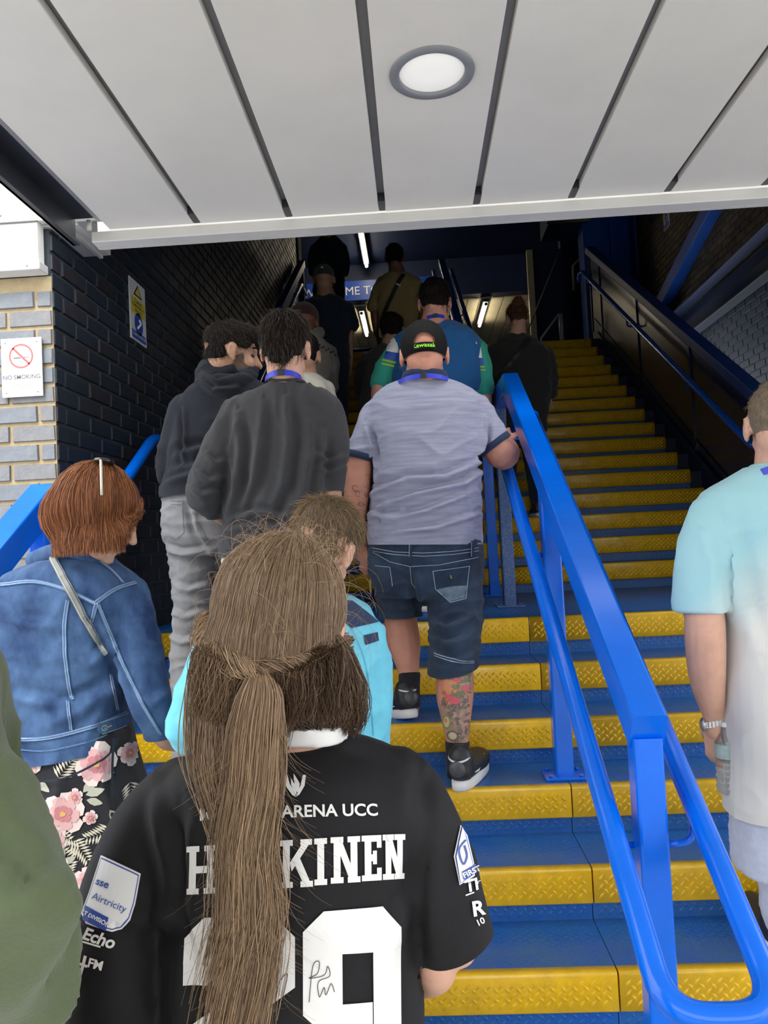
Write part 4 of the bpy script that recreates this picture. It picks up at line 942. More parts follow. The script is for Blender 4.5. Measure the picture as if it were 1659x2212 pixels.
# calf tattoo
tree = bvh(body); S4 = Sheet((0.116,2.8,0.968), (0.785,2.8,0.941), (0.081,2.8,0.302), 985, 1520)
TT = [mat('tattoo_'+n_, c, .5) for n_, c in (('orange', (.70, .22, .07)), ('pink', (.62, .10, .13)), ('olive', (.17, .19, .07)), ('grey', (.16, .14, .13)), ('dark', (.045, .045, .05)), ('cream', (.60, .50, .30)), ('green', (.25, .30, .10)))]
def blobpx(u, v, a, b_, rot=0, n=14, wob=.2):
    r = math.radians(rot); out = []
    for i in range(n):
        t = 2*math.pi*i/n; k = 1+wob*math.sin(3*t+u)*.5+wob*.5*math.sin(5*t+v); x, y = a*k*math.cos(t), b_*k*math.sin(t); out.append((u+x*math.cos(r)-y*math.sin(r), v+x*math.sin(r)+y*math.cos(r)))
    return out
def ink(name, pl, m, S, parent, tree, off=.0006, d=(0, 1, 0)):
    o = drape(polys(name, [[S(*q) for q in p] for p in pl], m, parent), tree, d, off, .008)
    if len(pl) > 1: o['kind'] = 'stuff'
    return o
tat = ink('tattoo', [blobpx(998, 1470, 26, 30), blobpx(985, 1530, 30, 36), blobpx(992, 1585, 22, 26)], mat('tattoo_shade', (.36, .24, .18), .5, var=.35, vscale=60), S4, body, tree, .0004)
rays = [[(946, 1478), (948+42*math.cos(a), 1478+55*math.sin(a)), (948+42*math.cos(a+.16), 1478+55*math.sin(a+.16))] for a in np.arange(-1.2, 1.3, .36)]
ink('tattoo_ray', rays, TT[0], S4, body, tree, .0010); ink('tattoo_petal', [blobpx(978, 1512, 17, 8, 25), blobpx(1008, 1490, 11, 7, 10), blobpx(988, 1472, 9, 5, 20)], TT[1], S4, body, tree, .0012)
ink('tattoo_leaf', [blobpx(985+14*math.cos(k), 1475+26*math.sin(k*1.3), 10, 3.5, k*50) for k in range(7)], TT[2], S4, body, tree, .0010)
def spiral(u, v, R, a0, sg=1, turns=1.1, n=12): return [(u+R*(1-.75*k/n)*math.cos(a0+sg*turns*6.28*k/n), v+R*(1-.75*k/n)*math.sin(a0+sg*turns*6.28*k/n)*.8) for k in range(n+1)]
gq = random.Random(4); SCR = mat('tattoo_scroll_ink', (.13, .10, .09), .5)
def strip_px(pts, w_):
    o_ = []
    for a_, b_ in zip(pts[:-1], pts[1:]):
        t_ = np.array(b_)-np.array(a_); t_ = t_/(np.linalg.norm(t_)+1e-6); n_ = np.array([-t_[1], t_[0]])*w_/2; a_, b_ = np.array(a_)-t_*.3, np.array(b_)+t_*.3; o_.append([tuple(a_-n_), tuple(b_-n_), tuple(b_+n_), tuple(a_+n_)])
    return o_
SP_ = []
for k in range(34): SP_ += strip_px(spiral(gq.uniform(958, 1016), gq.uniform(1495, 1605), gq.uniform(4, 10), gq.uniform(0, 6), gq.choice((-1, 1))), gq.uniform(.7, 1.5))
ink('tattoo_scroll', SP_, SCR, S4, body, tree, .0011)
ink('tattoo_shadow', [blobpx(gq.uniform(975, 1014), gq.uniform(1500, 1600), gq.uniform(3, 7), gq.uniform(2, 4), gq.uniform(0, 180)) for k in range(16)], TT[3], S4, body, tree, .0009)
ink('tattoo_leaf', [blobpx(gq.uniform(980, 1016), gq.uniform(1455, 1505), gq.uniform(4, 8), gq.uniform(1.5, 2.6), gq.uniform(-40, 40)) for k in range(18)], TT[2], S4, body, tree, .00115)
ink('tattoo_oval', [blobpx(965, 1563, 9, 17, 0, wob=0)], TT[6], S4, body, tree, .0012); ink('tattoo_oval', [blobpx(965, 1563, 6, 12, 0, wob=0)], TT[5], S4, body, tree, .0016); ink('tattoo_oval', [blobpx(964, 1560, 3, 5, 0, wob=0)], TT[0], S4, body, tree, .0020)
ink('tattoo_ring', [blobpx(978, 1592, 13, 12, 0, wob=0)], TT[3], S4, body, tree, .0012); ink('tattoo_ring', [blobpx(978, 1592, 9, 8, 0, wob=0)], TT[5], S4, body, tree, .0016)
SP_ = []
for k in range(26): SP_ += strip_px(spiral(gq.uniform(752, 796), gq.uniform(1005, 1175), gq.uniform(5, 13), gq.uniform(0, 6), gq.choice((-1, 1)), .7), gq.uniform(1., 2.2))
ink('tattoo', SP_, mat('faded_arm_ink', (.24, .12, .10), .5), S4, body, tree, .0008)
# pencil held in the left hand
bm = bmesh.new(); tube(bm, [(-0.191,3.16,1.469), (-0.199,3.16,1.379)], .0055, 6); tube(bm, [(-0.199,3.16,1.379), (-0.202,3.16,1.356)], [.0055, .001], 6)
tag(from_bm('wooden_stick', bm, mat('pale_wood', (.62, .42, .16), .6)), 'short pale wooden stick pointing down from the tattooed hand', 'stick')

# ---------------------------------------------------------------- man in charcoal jumper
pc = person('dark haired man in charcoal long sleeved jumper with blue lanyard')
M = headM((-0.425,2.62,2.254), -4, -14, 3, 1.04)
tr = [(-0.425,2.62,2.139,0.085,0.062), (-0.423,2.63,2.111,0.146,0.085), (-0.436,2.64,2.064,0.194,0.11), (-0.453,2.65,1.984,0.217,0.125), (-0.462,2.65,1.869,0.209,0.13), (-0.477,2.65,1.738,0.196,0.13), (-0.49,2.65,1.624,0.194,0.135), (-0.503,2.65,1.543,0.191,0.135), (-0.508,2.65,1.478,0.189,0.135)]
la = [(-0.589,2.64,2.056,0.071), (-0.661,2.61,1.941,0.068), (-0.706,2.58,1.827,0.062), (-0.723,2.57,1.755,0.056), (-0.703,2.66,1.724,0.048)]
ra = [(-0.301,2.64,2.04,0.069), (-0.278,2.63,1.939,0.06), (-0.28,2.63,1.841,0.052), (-0.288,2.64,1.757,0.044)]
laf = [(-0.706,2.66,1.717,0.035), (-0.706,2.76,1.691,0.029), (-0.706,2.88,1.676,0.023)]; raf = [(-0.288,2.64,1.761,0.037), (-0.296,2.68,1.681,0.035), (-0.311,2.76,1.599,0.025)]
bm = bmesh.new(); add_head(bm, M); limb(bm, [tuple(M @ V((0, -.02, -.03)))+(.062,), (-0.429,2.64,2.122,0.067)])
torso(bm, sc_r(tr, .80, .68)); [limb(bm, sc_l(x, .60)) for x in (la, ra)]; limb(bm, laf); limb(bm, raf)
add_hand(bm, (-0.706,2.88,1.676), (.4, .8, -.2), (.5, 0, -.6), 1, .7); add_hand(bm, (-0.311,2.76,1.599), (0, .25, -1), (-1, 0, 0), -1, .5)
fz = lambda x, y: V((x, y, stepz(y)))
for x in (-.59, -.42): limb(bm, [(x, 2.66, 1.42, .085), (x, 2.66, .98, .055), (x, 2.64, .74, .035), (x, 2.74, .72, .03)])
body = fuse('body', bm, .0065, SK1, pc, 2)
bm = bmesh.new(); torso(bm, tr); limb(bm, la); limb(bm, ra)
fl = [('f', 0.0225, .018, [(-0.589,2.6,2.033), (-0.578,2.6,1.902), (-0.6,2.6,1.774), (-0.636,2.6,1.695)]), ('f', 0.0206, .018, [(-0.498,2.6,2.061), (-0.509,2.6,1.931), (-0.534,2.6,1.803), (-0.603,2.6,1.694)]), ('f', 0.0225, .018, [(-0.416,2.6,2.072), (-0.411,2.6,1.942), (-0.433,2.6,1.798), (-0.491,2.6,1.672)]), ('f', 0.0206, .018, [(-0.343,2.6,2.019), (-0.342,2.6,1.89), (-0.374,2.6,1.746), (-0.46,2.6,1.638)]),
      ('f', 0.0206, .015, [(-0.3,2.6,1.952), (-0.308,2.6,1.856), (-0.327,2.6,1.728)]), ('f', 0.0187, .013, [(-0.653,2.6,1.664), (-0.539,2.6,1.69), (-0.41,2.6,1.668)]), ('f', 0.0169, .012, [(-0.655,2.6,1.632), (-0.54,2.6,1.65), (-0.38,2.6,1.618)]),
      ('f', 0.0169, .011, [(-0.701,2.6,1.901), (-0.669,2.6,1.867), (-0.641,2.6,1.873)]), ('f', 0.0169, .011, [(-0.728,2.6,1.837), (-0.688,2.6,1.803), (-0.655,2.6,1.817)]), ('f', 0.0169, .010, [(-0.754,2.6,1.79), (-0.715,2.6,1.761), (-0.669,2.6,1.768)]), ('f', 0.0169, .010, [(-0.32,2.6,1.88), (-0.28,2.6,1.857), (-0.239,2.6,1.876)]), ('f', 0.0150, .010, [(-0.322,2.6,1.837), (-0.282,2.6,1.819), (-0.241,2.6,1.836)]), ('w', .009, (14, 8, 4), .8)]
js = fuse('jumper', bm, .007, CHAR, pc, 3, fl, [((-0.506,2.65,1.543), (-.02, 0, -1), .6), ((-0.288,2.64,1.757), (0, 0, -1), .09)])
tree = bvh(js); S5 = Sheet((-0.448,2.5,1.853), (0.168,2.5,1.82), (-0.475,2.5,1.238), 600, 1000)
ribbon(S5, [(478, 1190), (550, 1192), (640, 1193), (705, 1188)], 1.5, 'hem_seam', HOOD, js, tree)
bm = bmesh.new(); torso(bm, [(-0.427,2.62,2.139,0.074,0.066), (-0.426,2.62,2.152,0.07,0.062)]); fuse('collar', bm, .006, CHAR, js, 2)
lanyard(pc, M, (-0.432,2.6,2.166), .064)
hc_ = hair_cap(M, [((0, -.020, .050), (.083, .100, .088)), ((0, -.052, -.005), (.070, .054, .060)), ((0, .03, .085), (.070, .075, .05)), ((0, -.065, -.045), (.045, .03, .03))], HDK, pc, disp=[('n', .006, (28, 28, 28))])
short_hair(hc_, 2600, .035, down_flow(M), HB, .0009, lift=.25, jit=.2)
legs(pc, [[(-.58, 2.66, 1.38, .090), (-.59, 2.66, .98, .075), (-.59, 2.64, .60, .062)], [(-.42, 2.66, 1.38, .090), (-.42, 2.66, .98, .075), (-.41, 2.64, .60, .062)]], BEI, [(-0.502,2.65,1.576,0.184,0.12), (-0.507,2.65,1.445,0.181,0.12)])
for x in (-.59, -.42): shoe(pc, (x, 2.56, stepz(2.60)), 1, SHOEB, SOLEW)

# ---------------------------------------------------------------- man in black hoodie and grey jeans
ph = person('bearded man in black hoodie and grey jeans turning his head to the right')
M = headM((-0.692,2.95,2.341), -72, -8, 4, 1.04)
tr = [(-0.706,2.95,2.255,0.09,0.07), (-0.708,2.96,2.214,0.154,0.1), (-0.723,2.97,2.154,0.201,0.125), (-0.742,2.98,2.048,0.213,0.135), (-0.762,2.98,1.919,0.21,0.135), (-0.802,2.98,1.828,0.199,0.145), (-0.812,2.98,1.764,0.197,0.15)]
la = [(-0.889,2.96,2.137,0.074), (-0.945,2.98,2.022,0.061), (-0.985,3.02,1.916,0.053), (-1.009,3.12,1.849,0.045)]; ra = [(-0.558,2.96,2.128,0.07), (-0.535,3,1.984,0.056), (-0.554,3.08,1.88,0.048)]
bm = bmesh.new(); add_head(bm, M); limb(bm, [tuple(M @ V((0, -.02, -.03)))+(.060,), (-0.711,2.97,2.222,0.068)])
torso(bm, sc_r(tr, .88, .82)); [limb(bm, sc_l(x, .78)) for x in (la, ra)]
add_hand(bm, (-1.015,3.14,1.847), (.1, .8, -.4), (1, 0, 0), 1, .7); add_hand(bm, (-0.558,3.1,1.878), (0, .8, -.4), (-1, 0, 0), -1, .7)
lgL = [(-0.895,2.98,1.666,0.103), (-0.895,2.96,1.501,0.084), (-0.893,2.93,1.339,0.069), (-0.911,2.92,1.162,0.068), (-0.907,2.88,0.956,0.058), (-0.917,2.88,0.712,0.058)]; lgR = [(-0.773,3,1.679,0.104), (-0.763,3.08,1.49,0.091), (-0.788,3.15,1.295,0.074), (-0.784,3.1,1.091,0.059), (-0.792,3.1,0.902,0.057)]
for g in (lgL, lgR): limb(bm, sc_l(g, .75))
body = fuse('body', bm, .0065, SK3, ph, 2)
for s in (-1, 1): bm = bmesh.new(); ell(bm, (s*.032, .072, .004), (.011, .010, .007), M); from_bm('eye', bm, BLK, ph, True)
bm = bmesh.new(); torso(bm, tr); limb(bm, la); limb(bm, ra)
fl = [('f', 0.0187, .016, [(-0.935,2.9,1.884), (-0.811,2.9,1.895), (-0.667,2.9,1.851)]), ('f', 0.0187, .016, [(-0.959,2.9,1.84), (-0.849,2.9,1.861), (-0.705,2.9,1.817)]), ('f', 0.0150, .014, [(-0.909,2.9,1.946), (-0.79,2.9,1.967), (-0.664,2.9,1.933)]), ('f', -0.0187, .012, [(-0.889,2.9,2.136), (-0.882,2.9,2.026), (-0.898,2.9,1.918)]), ('w', .008, (6, 8, 10), .7)]
hs = fuse('hoodie', bm, .0075, HOOD, ph, 3, fl, [((-0.819,2.98,1.796), (.05, 0, -1), .5)])
bm = bmesh.new(); limb(bm, [(-0.805,2.93,2.262,0.04), (-0.765,2.88,2.207,0.043), (-0.7,2.87,2.188,0.045), (-0.642,2.9,2.222,0.04), (-0.63,2.98,2.285,0.033)], sub=4); limb(bm, [(-0.787,2.95,2.287,0.048), (-0.712,2.93,2.267,0.051), (-0.663,2.96,2.271,0.046)], sub=3)
fuse('hood', bm, .0065, HOOD, hs, 3, [('f', 0.0187, .012, [(-0.796,2.9,2.255), (-0.725,2.9,2.208), (-0.632,2.9,2.24)]), ('f', 0.0187, .010, [(-0.805,2.9,2.229), (-0.744,2.9,2.182), (-0.653,2.9,2.186)]), ('w', .009, (10, 10, 18), .6)])
hc_ = hair_cap(M, [((0, .010, .040), (.0795, .068, .042)), ((0, -.016, .052), (.080, .096, .080)), ((0, -.045, .005), (.074, .058, .055)), ((0, .03, .082), (.066, .066, .045))], HDK, ph)
short_hair(hc_, 4500, .018, down_flow(M), HBK, .0006, lift=.7)
bm = bmesh.new()
for s in (-1, 1): ell(bm, (s*.046, .030, -.055), (.016, .036, .036), M); ell(bm, (s*.028, .062, -.072), (.024, .030, .030), M)
[ell(bm, (s*.0575, .022, -.022), (.006, .022, .040), M) for s in (-1, 1)]; [ell(bm, (s*.040, .055, -.058), (.020, .024, .026), M) for s in (-1, 1)]; ell(bm, (0, .091, -.045), (.020, .006, .005), M); ell(bm, (0, .072, -.088), (.030, .024, .020), M); br = fuse('beard', bm, .005, mat('beard_base', (.10, .060, .040), .8, var=.4, vscale=60), ph, 2); short_hair(br, 900, .007, lambda c: np.tile([[.0, .0, -1.]], (len(c), 1)), HBK, .0007, lift=.5)
bm = bmesh.new(); [tube(bm, [M @ V((s*.018, .092, .030)), M @ V((s*.035, .086, .036)), M @ V((s*.052, .070, .030))], .004, 6) for s in (-1, 1)]; from_bm('eyebrow', bm, HDK, ph)
tj = legs(ph, [lgL, lgR], GJEAN, [(-0.838,2.98,1.83,0.152,0.12), (-0.847,2.98,1.738,0.156,0.132), (-0.848,2.98,1.627,0.153,0.13), (-0.843,2.98,1.553,0.126,0.11)], .0075, 'grey_jeans',
          [('f', -0.0225, .012, [(-0.867,2.9,1.754), (-0.848,2.9,1.644), (-0.806,2.9,1.571)]), ('w', .007, (5, 6, 22), .7), ('f', 0.0169, .012, [(-0.947,2.9,1.452), (-0.884,2.9,1.422), (-0.811,2.9,1.442)]), ('f', 0.0150, .012, [(-0.956,2.9,1.345), (-0.897,2.9,1.321), (-0.833,2.9,1.339)]), ('f', 0.0150, .012, [(-0.963,2.9,1.247), (-0.91,2.9,1.227), (-0.837,2.9,1.241)]), ('f', 0.0169, .011, [(-0.974,2.9,1.588), (-0.897,2.9,1.566), (-0.806,2.9,1.571)])])
tree = bvh(tj); S6 = Sheet((-0.866,2.8,1.558), (-0.172,2.8,1.524), (-0.893,2.8,0.872), 400, 1200); SEAM = mat('grey_seam', (.17, .17, .18), .8)
for pts in ([(356, 1078), (384, 1079), (388, 1150), (366, 1168), (357, 1160)], [(356, 1086), (384, 1087)], [(412, 1066), (418, 1120), (440, 1165), (462, 1185)], [(406, 1066), (411, 1085)]): ribbon(S6, pts, 1.6, 'stitching', SEAM, tj, tree)
for g in (lgL, lgR): q = g[-1]; shoe(ph, (q[0], q[1]-.02, stepz(q[1]+.05)), 1, SHOEB, SOLEW)

# ---------------------------------------------------------------- girl in the black jersey
pg = person('long haired girl in black football jersey with white name and number')
hc0 = (-0.18,0.945,1.454); M = headM(hc0, 0, -14, 6, 1.0)
tr = [(-0.163,1,1.321,0.057,0.065), (-0.161,1,1.305,0.115,0.082), (-0.172,1,1.28,0.161,0.1), (-0.179,1,1.238,0.184,0.115), (-0.184,1,1.161,0.182,0.12), (-0.187,1,1.077,0.172,0.122), (-0.191,1,0.989,0.17,0.125), (-0.196,1,0.889,0.171,0.13), (-0.201,1,0.773,0.176,0.135)]
ra = [(-0.037,1,1.27,0.036), (-0.014,1,1.215,0.048), (0.006,0.99,1.147,0.052), (0.019,0.98,1.09,0.051), (0.025,0.98,1.059,0.049)]
la = [(-0.327,1,1.265,0.037), (-0.363,0.99,1.212,0.052), (-0.386,0.97,1.144,0.061), (-0.396,0.95,1.074,0.062), (-0.402,0.94,1.001,0.061), (-0.405,0.94,0.929,0.057)]
bm = bmesh.new(); add_head(bm, M); limb(bm, [tuple(M @ V((0, -.015, -.03)))+(.050,), (-0.171,1,1.316,0.052)])
torso(bm, sc_r(tr, .86, .82)); limb(bm, sc_l(ra, .62)); limb(bm, sc_l(la, .60))
limb(bm, [(0.006,0.98,1.094,0.028), (0,0.98,1.039,0.027), (-0.007,1.02,1,0.026), (-0.031,1.12,0.934,0.022), (-0.064,1.22,0.871,0.018)]); limb(bm, [(-0.404,0.94,0.946,0.031), (-0.413,0.96,0.865,0.028), (-0.432,1.08,0.738,0.023)])
add_hand(bm, (-0.064,1.22,0.871), (-.4, .9, 0), (0, 0, -1), -1, .6, .9); add_hand(bm, (-0.432,1.08,0.738), (.3, .9, 0), (0, 0, -1), 1, .6, .9)
for x in (-.27, -.10): limb(bm, [(x, 1.0, .80, .085), (x, 1.0, .45, .058), (x, .98, .10, .036), (x, 1.06, .05, .032)])
body = fuse('body', bm, .006, SK1, pg, 2)
legs(pg, [[(-.27, 1.0, .82, .10), (-.27, 1.0, .45, .075), (-.27, .98, .09, .06)], [(-.10, 1.0, .82, .10), (-.10, 1.0, .45, .075), (-.10, .98, .09, .06)]], NAVT, [(-0.199,1,0.872,0.168,0.115), (-0.201,1,0.773,0.173,0.12)])
for x in (-.27, -.10): shoe(pg, (x, .92, 0.), .85, SHOEB, SOLEW)
bm = bmesh.new(); torso(bm, tr, n=34); limb(bm, ra, n=22); limb(bm, la, n=22)
fl = [('w', .0035, (5, 8, 7), .9), ('n', .004, (8, 8, 5)), ('f', -0.0125, .014, [(-0.299,0.9,1.26), (-0.308,0.9,1.206), (-0.303,0.9,1.141), (-0.286,0.9,1.087)]), ('f', 0.0100, .012, [(-0.346,0.9,1.273), (-0.32,0.9,1.212), (-0.306,0.9,1.152)]), ('f', 0.0112, .012, [(-0.306,0.9,1.139), (-0.329,0.9,1.131), (-0.356,0.9,1.132)]),
      ('f', -0.0125, .014, [(-0.012,0.9,1.261), (-0.022,0.9,1.203), (-0.025,0.9,1.134), (-0.024,0.9,1.075)]), ('f', 0.0075, .014, [(-0.056,0.9,1.092), (-0.033,0.9,1.123), (-0.018,0.9,1.149)]), ('f', 0.0088, .012, [(-0.296,0.9,1.104), (-0.3,0.9,1.061), (-0.304,0.9,1.017)]), ('f', 0.0063, .016, [(-0.036,0.9,1.283), (-0.022,0.9,1.229), (-0.03,0.9,1.176)])]
je = fuse('jersey', bm, .0065, JER, pg, 3, fl, [((0.025,0.98,1.061), (.35, .1, -1), .17, lambda q: q.x > (-0.019,0.9,1.091)[0])])
bm = bmesh.new(); torso(bm, [(-0.157,0.985,1.326,0.059,0.064), (-0.152,0.972,1.351,0.053,0.058)], n=30); fuse('white_collar', bm, .005, WHT, je, 3)
bm = bmesh.new(); torso(bm, [(-0.155,0.975,1.335,0.043,0.055), (-0.153,0.965,1.36,0.039,0.05)], n=30); fuse('purple_neckband', bm, .005, mat('purple_cloth', (.035, .014, .11), .8), je, 2)
tree = bvh(je); dJ = (-.16, 1, -.44); S1 = Sheet((-0.18,0.885,1.187), (0.034,0.885,1.181), (-0.189,0.885,0.978), 600, 1900)
PRW = mat('white_shirt_print', (.74, .73, .71), .5, bump=.1, bscale=60, var=.03)
def glyph(ch, u, v, w_, h, s=15., sl=8.):
    """slab serif capitals as polygons in px, origin top left"""
    R = lambda a, b, c, d: [(a, b), (c, b), (c, d), (a, d)]; o = []; W_, H_ = w_, h; e = W_*.06
    def col(x, sx=0): o.append(R(x, 0, x+s, H_)); o.append(R(x-sl*.8, 0, x+s+sl*.8, sl*1.6)); o.append(R(x-sl*.8, H_-sl*1.6, x+s+sl*.8, H_))
    if ch == 'H': col(sl); col(W_-s-sl); o.append(R(sl+s, H_*.42, W_-s-sl, H_*.57))
    elif ch == 'I': col(W_/2-s/2)
    elif ch == 'K': col(sl); o += [[(sl+s, H_*.48), (W_-s*1.3, sl), (W_-s*.2, sl), (sl+s+4, H_*.66)], [(W_*.45, H_*.48), (W_*.45+s*.8, H_*.36), (W_-2, H_-sl), (W_-s*1.2, H_-sl)], R(W_-s*1.6, 0, W_+1, sl*1.6), R(W_-s*1.6, H_-sl*1.6, W_+3, H_)]
    elif ch == 'N': col(sl); col(W_-s-sl); o.append([(sl, 0), (sl+s, 0), (W_-sl, H_), (W_-sl-s, H_)])
    elif ch == 'E': col(sl); o += [R(sl, 0, W_, s*.95), R(sl, H_-s*.95, W_, H_), R(sl, H_*.42, W_-s*.9, H_*.57), R(W_-s*.7, 0, W_, H_*.28), R(W_-s*.7, H_*.72, W_, H_), R(W_-s*1.3, H_*.34, W_-s*.7, H_*.64)]
    elif ch == 'A': o += [[(W_*.36, 0), (W_*.62, 0), (W_*.30, H_), (W_*.06, H_)], [(W_*.38, 0), (W_*.64, 0), (W_*.94, H_), (W_*.70, H_)], R(W_*.25, H_*.60, W_*.75, H_*.74), R(-2, H_-sl*1.6, W_*.38, H_), R(W_*.62, H_-sl*1.6, W_+2, H_)]
    return [[(u+x+(.0*y), v+y-.055*x) for x, y in p] for p in o]
letters = [('H', 398, 1826, 70, 106), ('A', 470, 1822, 66, 104), ('K', 538, 1818, 64, 104), ('K', 604, 1814, 70, 104), ('I', 674, 1810, 40, 102), ('N', 714, 1807, 68, 101), ('E', 782, 1803, 46, 100), ('N', 829, 1800, 56, 100)]
nm_o = None
for i, (ch, u, v, w_, h) in enumerate(letters):
    o = polys('name_letter', [[S1(*q) for q in p] for p in glyph(ch, u, v, w_, h, 13. if i > 6 else 15.)], PRW, je); drape(o, tree, dJ, off=.0016+.00001*i, maxlen=.010)
d9 = [(700, 1968), (830, 1958), (872, 2005), (872, 2250), (825, 2300), (655, 2300), (655, 2240), (800, 2240), (800, 2230), (700, 2230), (655, 2190), (655, 2012)]
hole = [(740, 2060), (808, 2058), (806, 2166), (738, 2168)]
nine = [[(655, 2012), (700, 1968), (740, 1965), (740, 2230), (700, 2230), (655, 2190)], [(740, 1965), (808, 1960), (808, 2058), (740, 2060)], [(738, 2168), (806, 2166), (806, 2230), (738, 2230)], [(808, 1960), (830, 1958), (872, 2005), (872, 2250), (825, 2300), (808, 2300)], [(655, 2245), (808, 2235), (808, 2300), (655, 2300)]]
two = [[(392, 2030), (440, 1982), (480, 1980), (480, 2128), (392, 2130)], [(480, 1980), (590, 1975), (590, 2060), (480, 2062)], [(590, 1975), (638, 2022), (638, 2110), (560, 2115), (560, 2060), (590, 2060)], [(560, 2110), (638, 2110), (638, 2130), (470, 2250), (392, 2290), (392, 2230)], [(392, 2230), (640, 2225), (640, 2310), (392, 2310)]]
for pl in (two, nine): drape(polys('shirt_number', [[S1(*q) for q in p] for p in pl], PRW, je), tree, dJ, off=.0016, maxlen=.012)
INK = mat('black_ink', (.01, .01, .015), .5)
for pts in ([(668, 2160), (676, 2085), (690, 2075), (686, 2100), (668, 2110), (700, 2104), (708, 2085), (712, 2106), (688, 2118), (690, 2150), (700, 2130), (704, 2146), (715, 2122), (722, 2140)], [(596, 2160), (604, 2120), (622, 2100), (612, 2150), (604, 2165), (622, 2160), (618, 2172), (590, 2175), (580, 2185), (610, 2170)]):
    ribbon(S1, smoothline(pts, 5), 1.6, 'signature', INK, je, tree, dJ, off=.0026)
sheet_text(S1, 'MARDYKE ARENA UCC', 822, 1757, 26, PRW, je, tree, rot=1.5, align='RIGHT', bold=.022, sx=1.02, d=dJ)
crest = [[(612, 1668), (620, 1664), (627, 1690), (640, 1716), (632, 1712), (619, 1694)], [(662, 1664), (655, 1664), (650, 1690), (640, 1716), (648, 1710), (659, 1690)]]
for k, (x, y) in enumerate(((634, 1660), (628, 1672), (626, 1686))): crest.append([(x, y), (x+6, y+10), (x+14, y+24-k*4), (x+13, 1712), (x+6, 1700), (x+1, y+16)])
drape(polys('crest', [[S1(*q) for q in p] for p in crest], PRW, je), tree, dJ, maxlen=.008)
# sleeve badges
BBL = mat('badge_blue', (.03, .075, .33), .5); BWH = mat('badge_white', (.80, .80, .80), .5)
d1 = (-.40, 1, -.45); S1b = Sheet((-0.37,0.87,1.179), (-0.156,0.87,1.173), (-0.378,0.87,0.972), 240, 1940)
def shield(u0, v0, k, g=0):
    c = [(213, 1840), (305, 1884), (292, 1955), (281, 1990), (262, 2010), (240, 2016), (182, 1998), (170, 1975), (186, 1930)]
    cx, cy = 238, 1935; return [(u0+(x-cx)*(1-g)*k+cx-238, v0+(y-cy)*(1-g)*k+cy-1935) for x, y in c]
for g, m_, of in ((0, BWH, .0018), (.06, BBL, .0026), (.10, BWH, .0034)): o = drape(polys('badge', [[S1b(*q) for q in shield(238, 1935, 1, g)]], m_, je), tree, d1, off=of, maxlen=.01)
sheet_text(S1b, 'sse', 203, 1908, 17, BBL, je, tree, rot=-20, bold=.02, d=d1, off=.0042); sheet_text(S1b, 'Airtricity', 195, 1941, 15.5, BBL, je, tree, rot=-23, d=d1, off=.0042)
drape(polys('badge_band', [[S1b(*q) for q in ((182, 1957), (234, 1985), (228, 2012), (176, 1990))]], BBL, je), tree, d1, off=.0042, maxlen=.01)
sheet_text(S1b, 'T DIVISION', 179, 1977, 8.5, BWH, je, tree, rot=-26, bold=.03, d=d1, off=.005)
sheet_text(S1b, 'Echo', 172, 2030, 26, PRW, je, tree, rot=-18, bold=.03, shear=.15, d=d1); sheet_text(S1b, 'FM', 186, 2092, 19, PRW, je, tree, rot=-14, bold=.03, d=d1)
ribbon(S1b, [(172, 2037), (215, 2049)], 4, 'underline', PRW, je, tree, d1)
ribbon(S1b, smoothline([(182, 2070), (176, 2095), (168, 2118), (158, 2115)], 4), 7, 'lettering', PRW, je, tree, d1); ribbon(S1b, [(166, 2086), (186, 2092)], 6, 'lettering', PRW, je, tree, d1); sheet_text(S1b, '6', 158, 2142, 18, PRW, je, tree, rot=-10, bold=.02, d=d1)
S1c = Sheet((0.036,0.9,1.201), (0.249,0.9,1.194), (0.025,0.9,0.99), 1000, 1850); d2 = (.06, 1, -.42)
for g, m_, of in ((0, BWH, .0018), (3, BBL, .0026), (5, BWH, .0034)):
    drape(polys('badge', [[S1c(*q) for q in ((990+g*.6, 1775+g), (1006-g, 1800+g), (1022-g, 1865), (1024-g, 1895-g), (990+g*.3, 1915-g), (976+g, 1850))]], m_, je), tree, d2, off=of, maxlen=.01)
ribbon(S1c, smoothline([(1000, 1812), (986, 1835), (996, 1868), (1004, 1850), (998, 1825)], 4), 4, 'badge_mark', BBL, je, tree, d2, off=.0042)
drape(polys('badge_band', [[S1c(*q) for q in ((994, 1885), (1024, 1868), (1028, 1886), (998, 1904))]], BBL, je), tree, d2, off=.0042); sheet_text(S1c, 'FIRST', 998, 1900, 12, BWH, je, tree, rot=26, bold=.03, d=d2, off=.005)
sheet_text(S1c, 'The', 1004, 1932, 26, PRW, je, tree, rot=14, bold=.03, shear=.1, d=d2); sheet_text(S1c, 'R', 1020, 1985, 32, PRW, je, tree, rot=8, bold=.03, d=d2); sheet_text(S1c, '10', 1030, 2008, 14, PRW, je, tree, rot=24, bold=.02, d=d2)
ribbon(S1c, [(1004, 1938), (1022, 1932)], 3, 'underline', PRW, je, tree, d2)
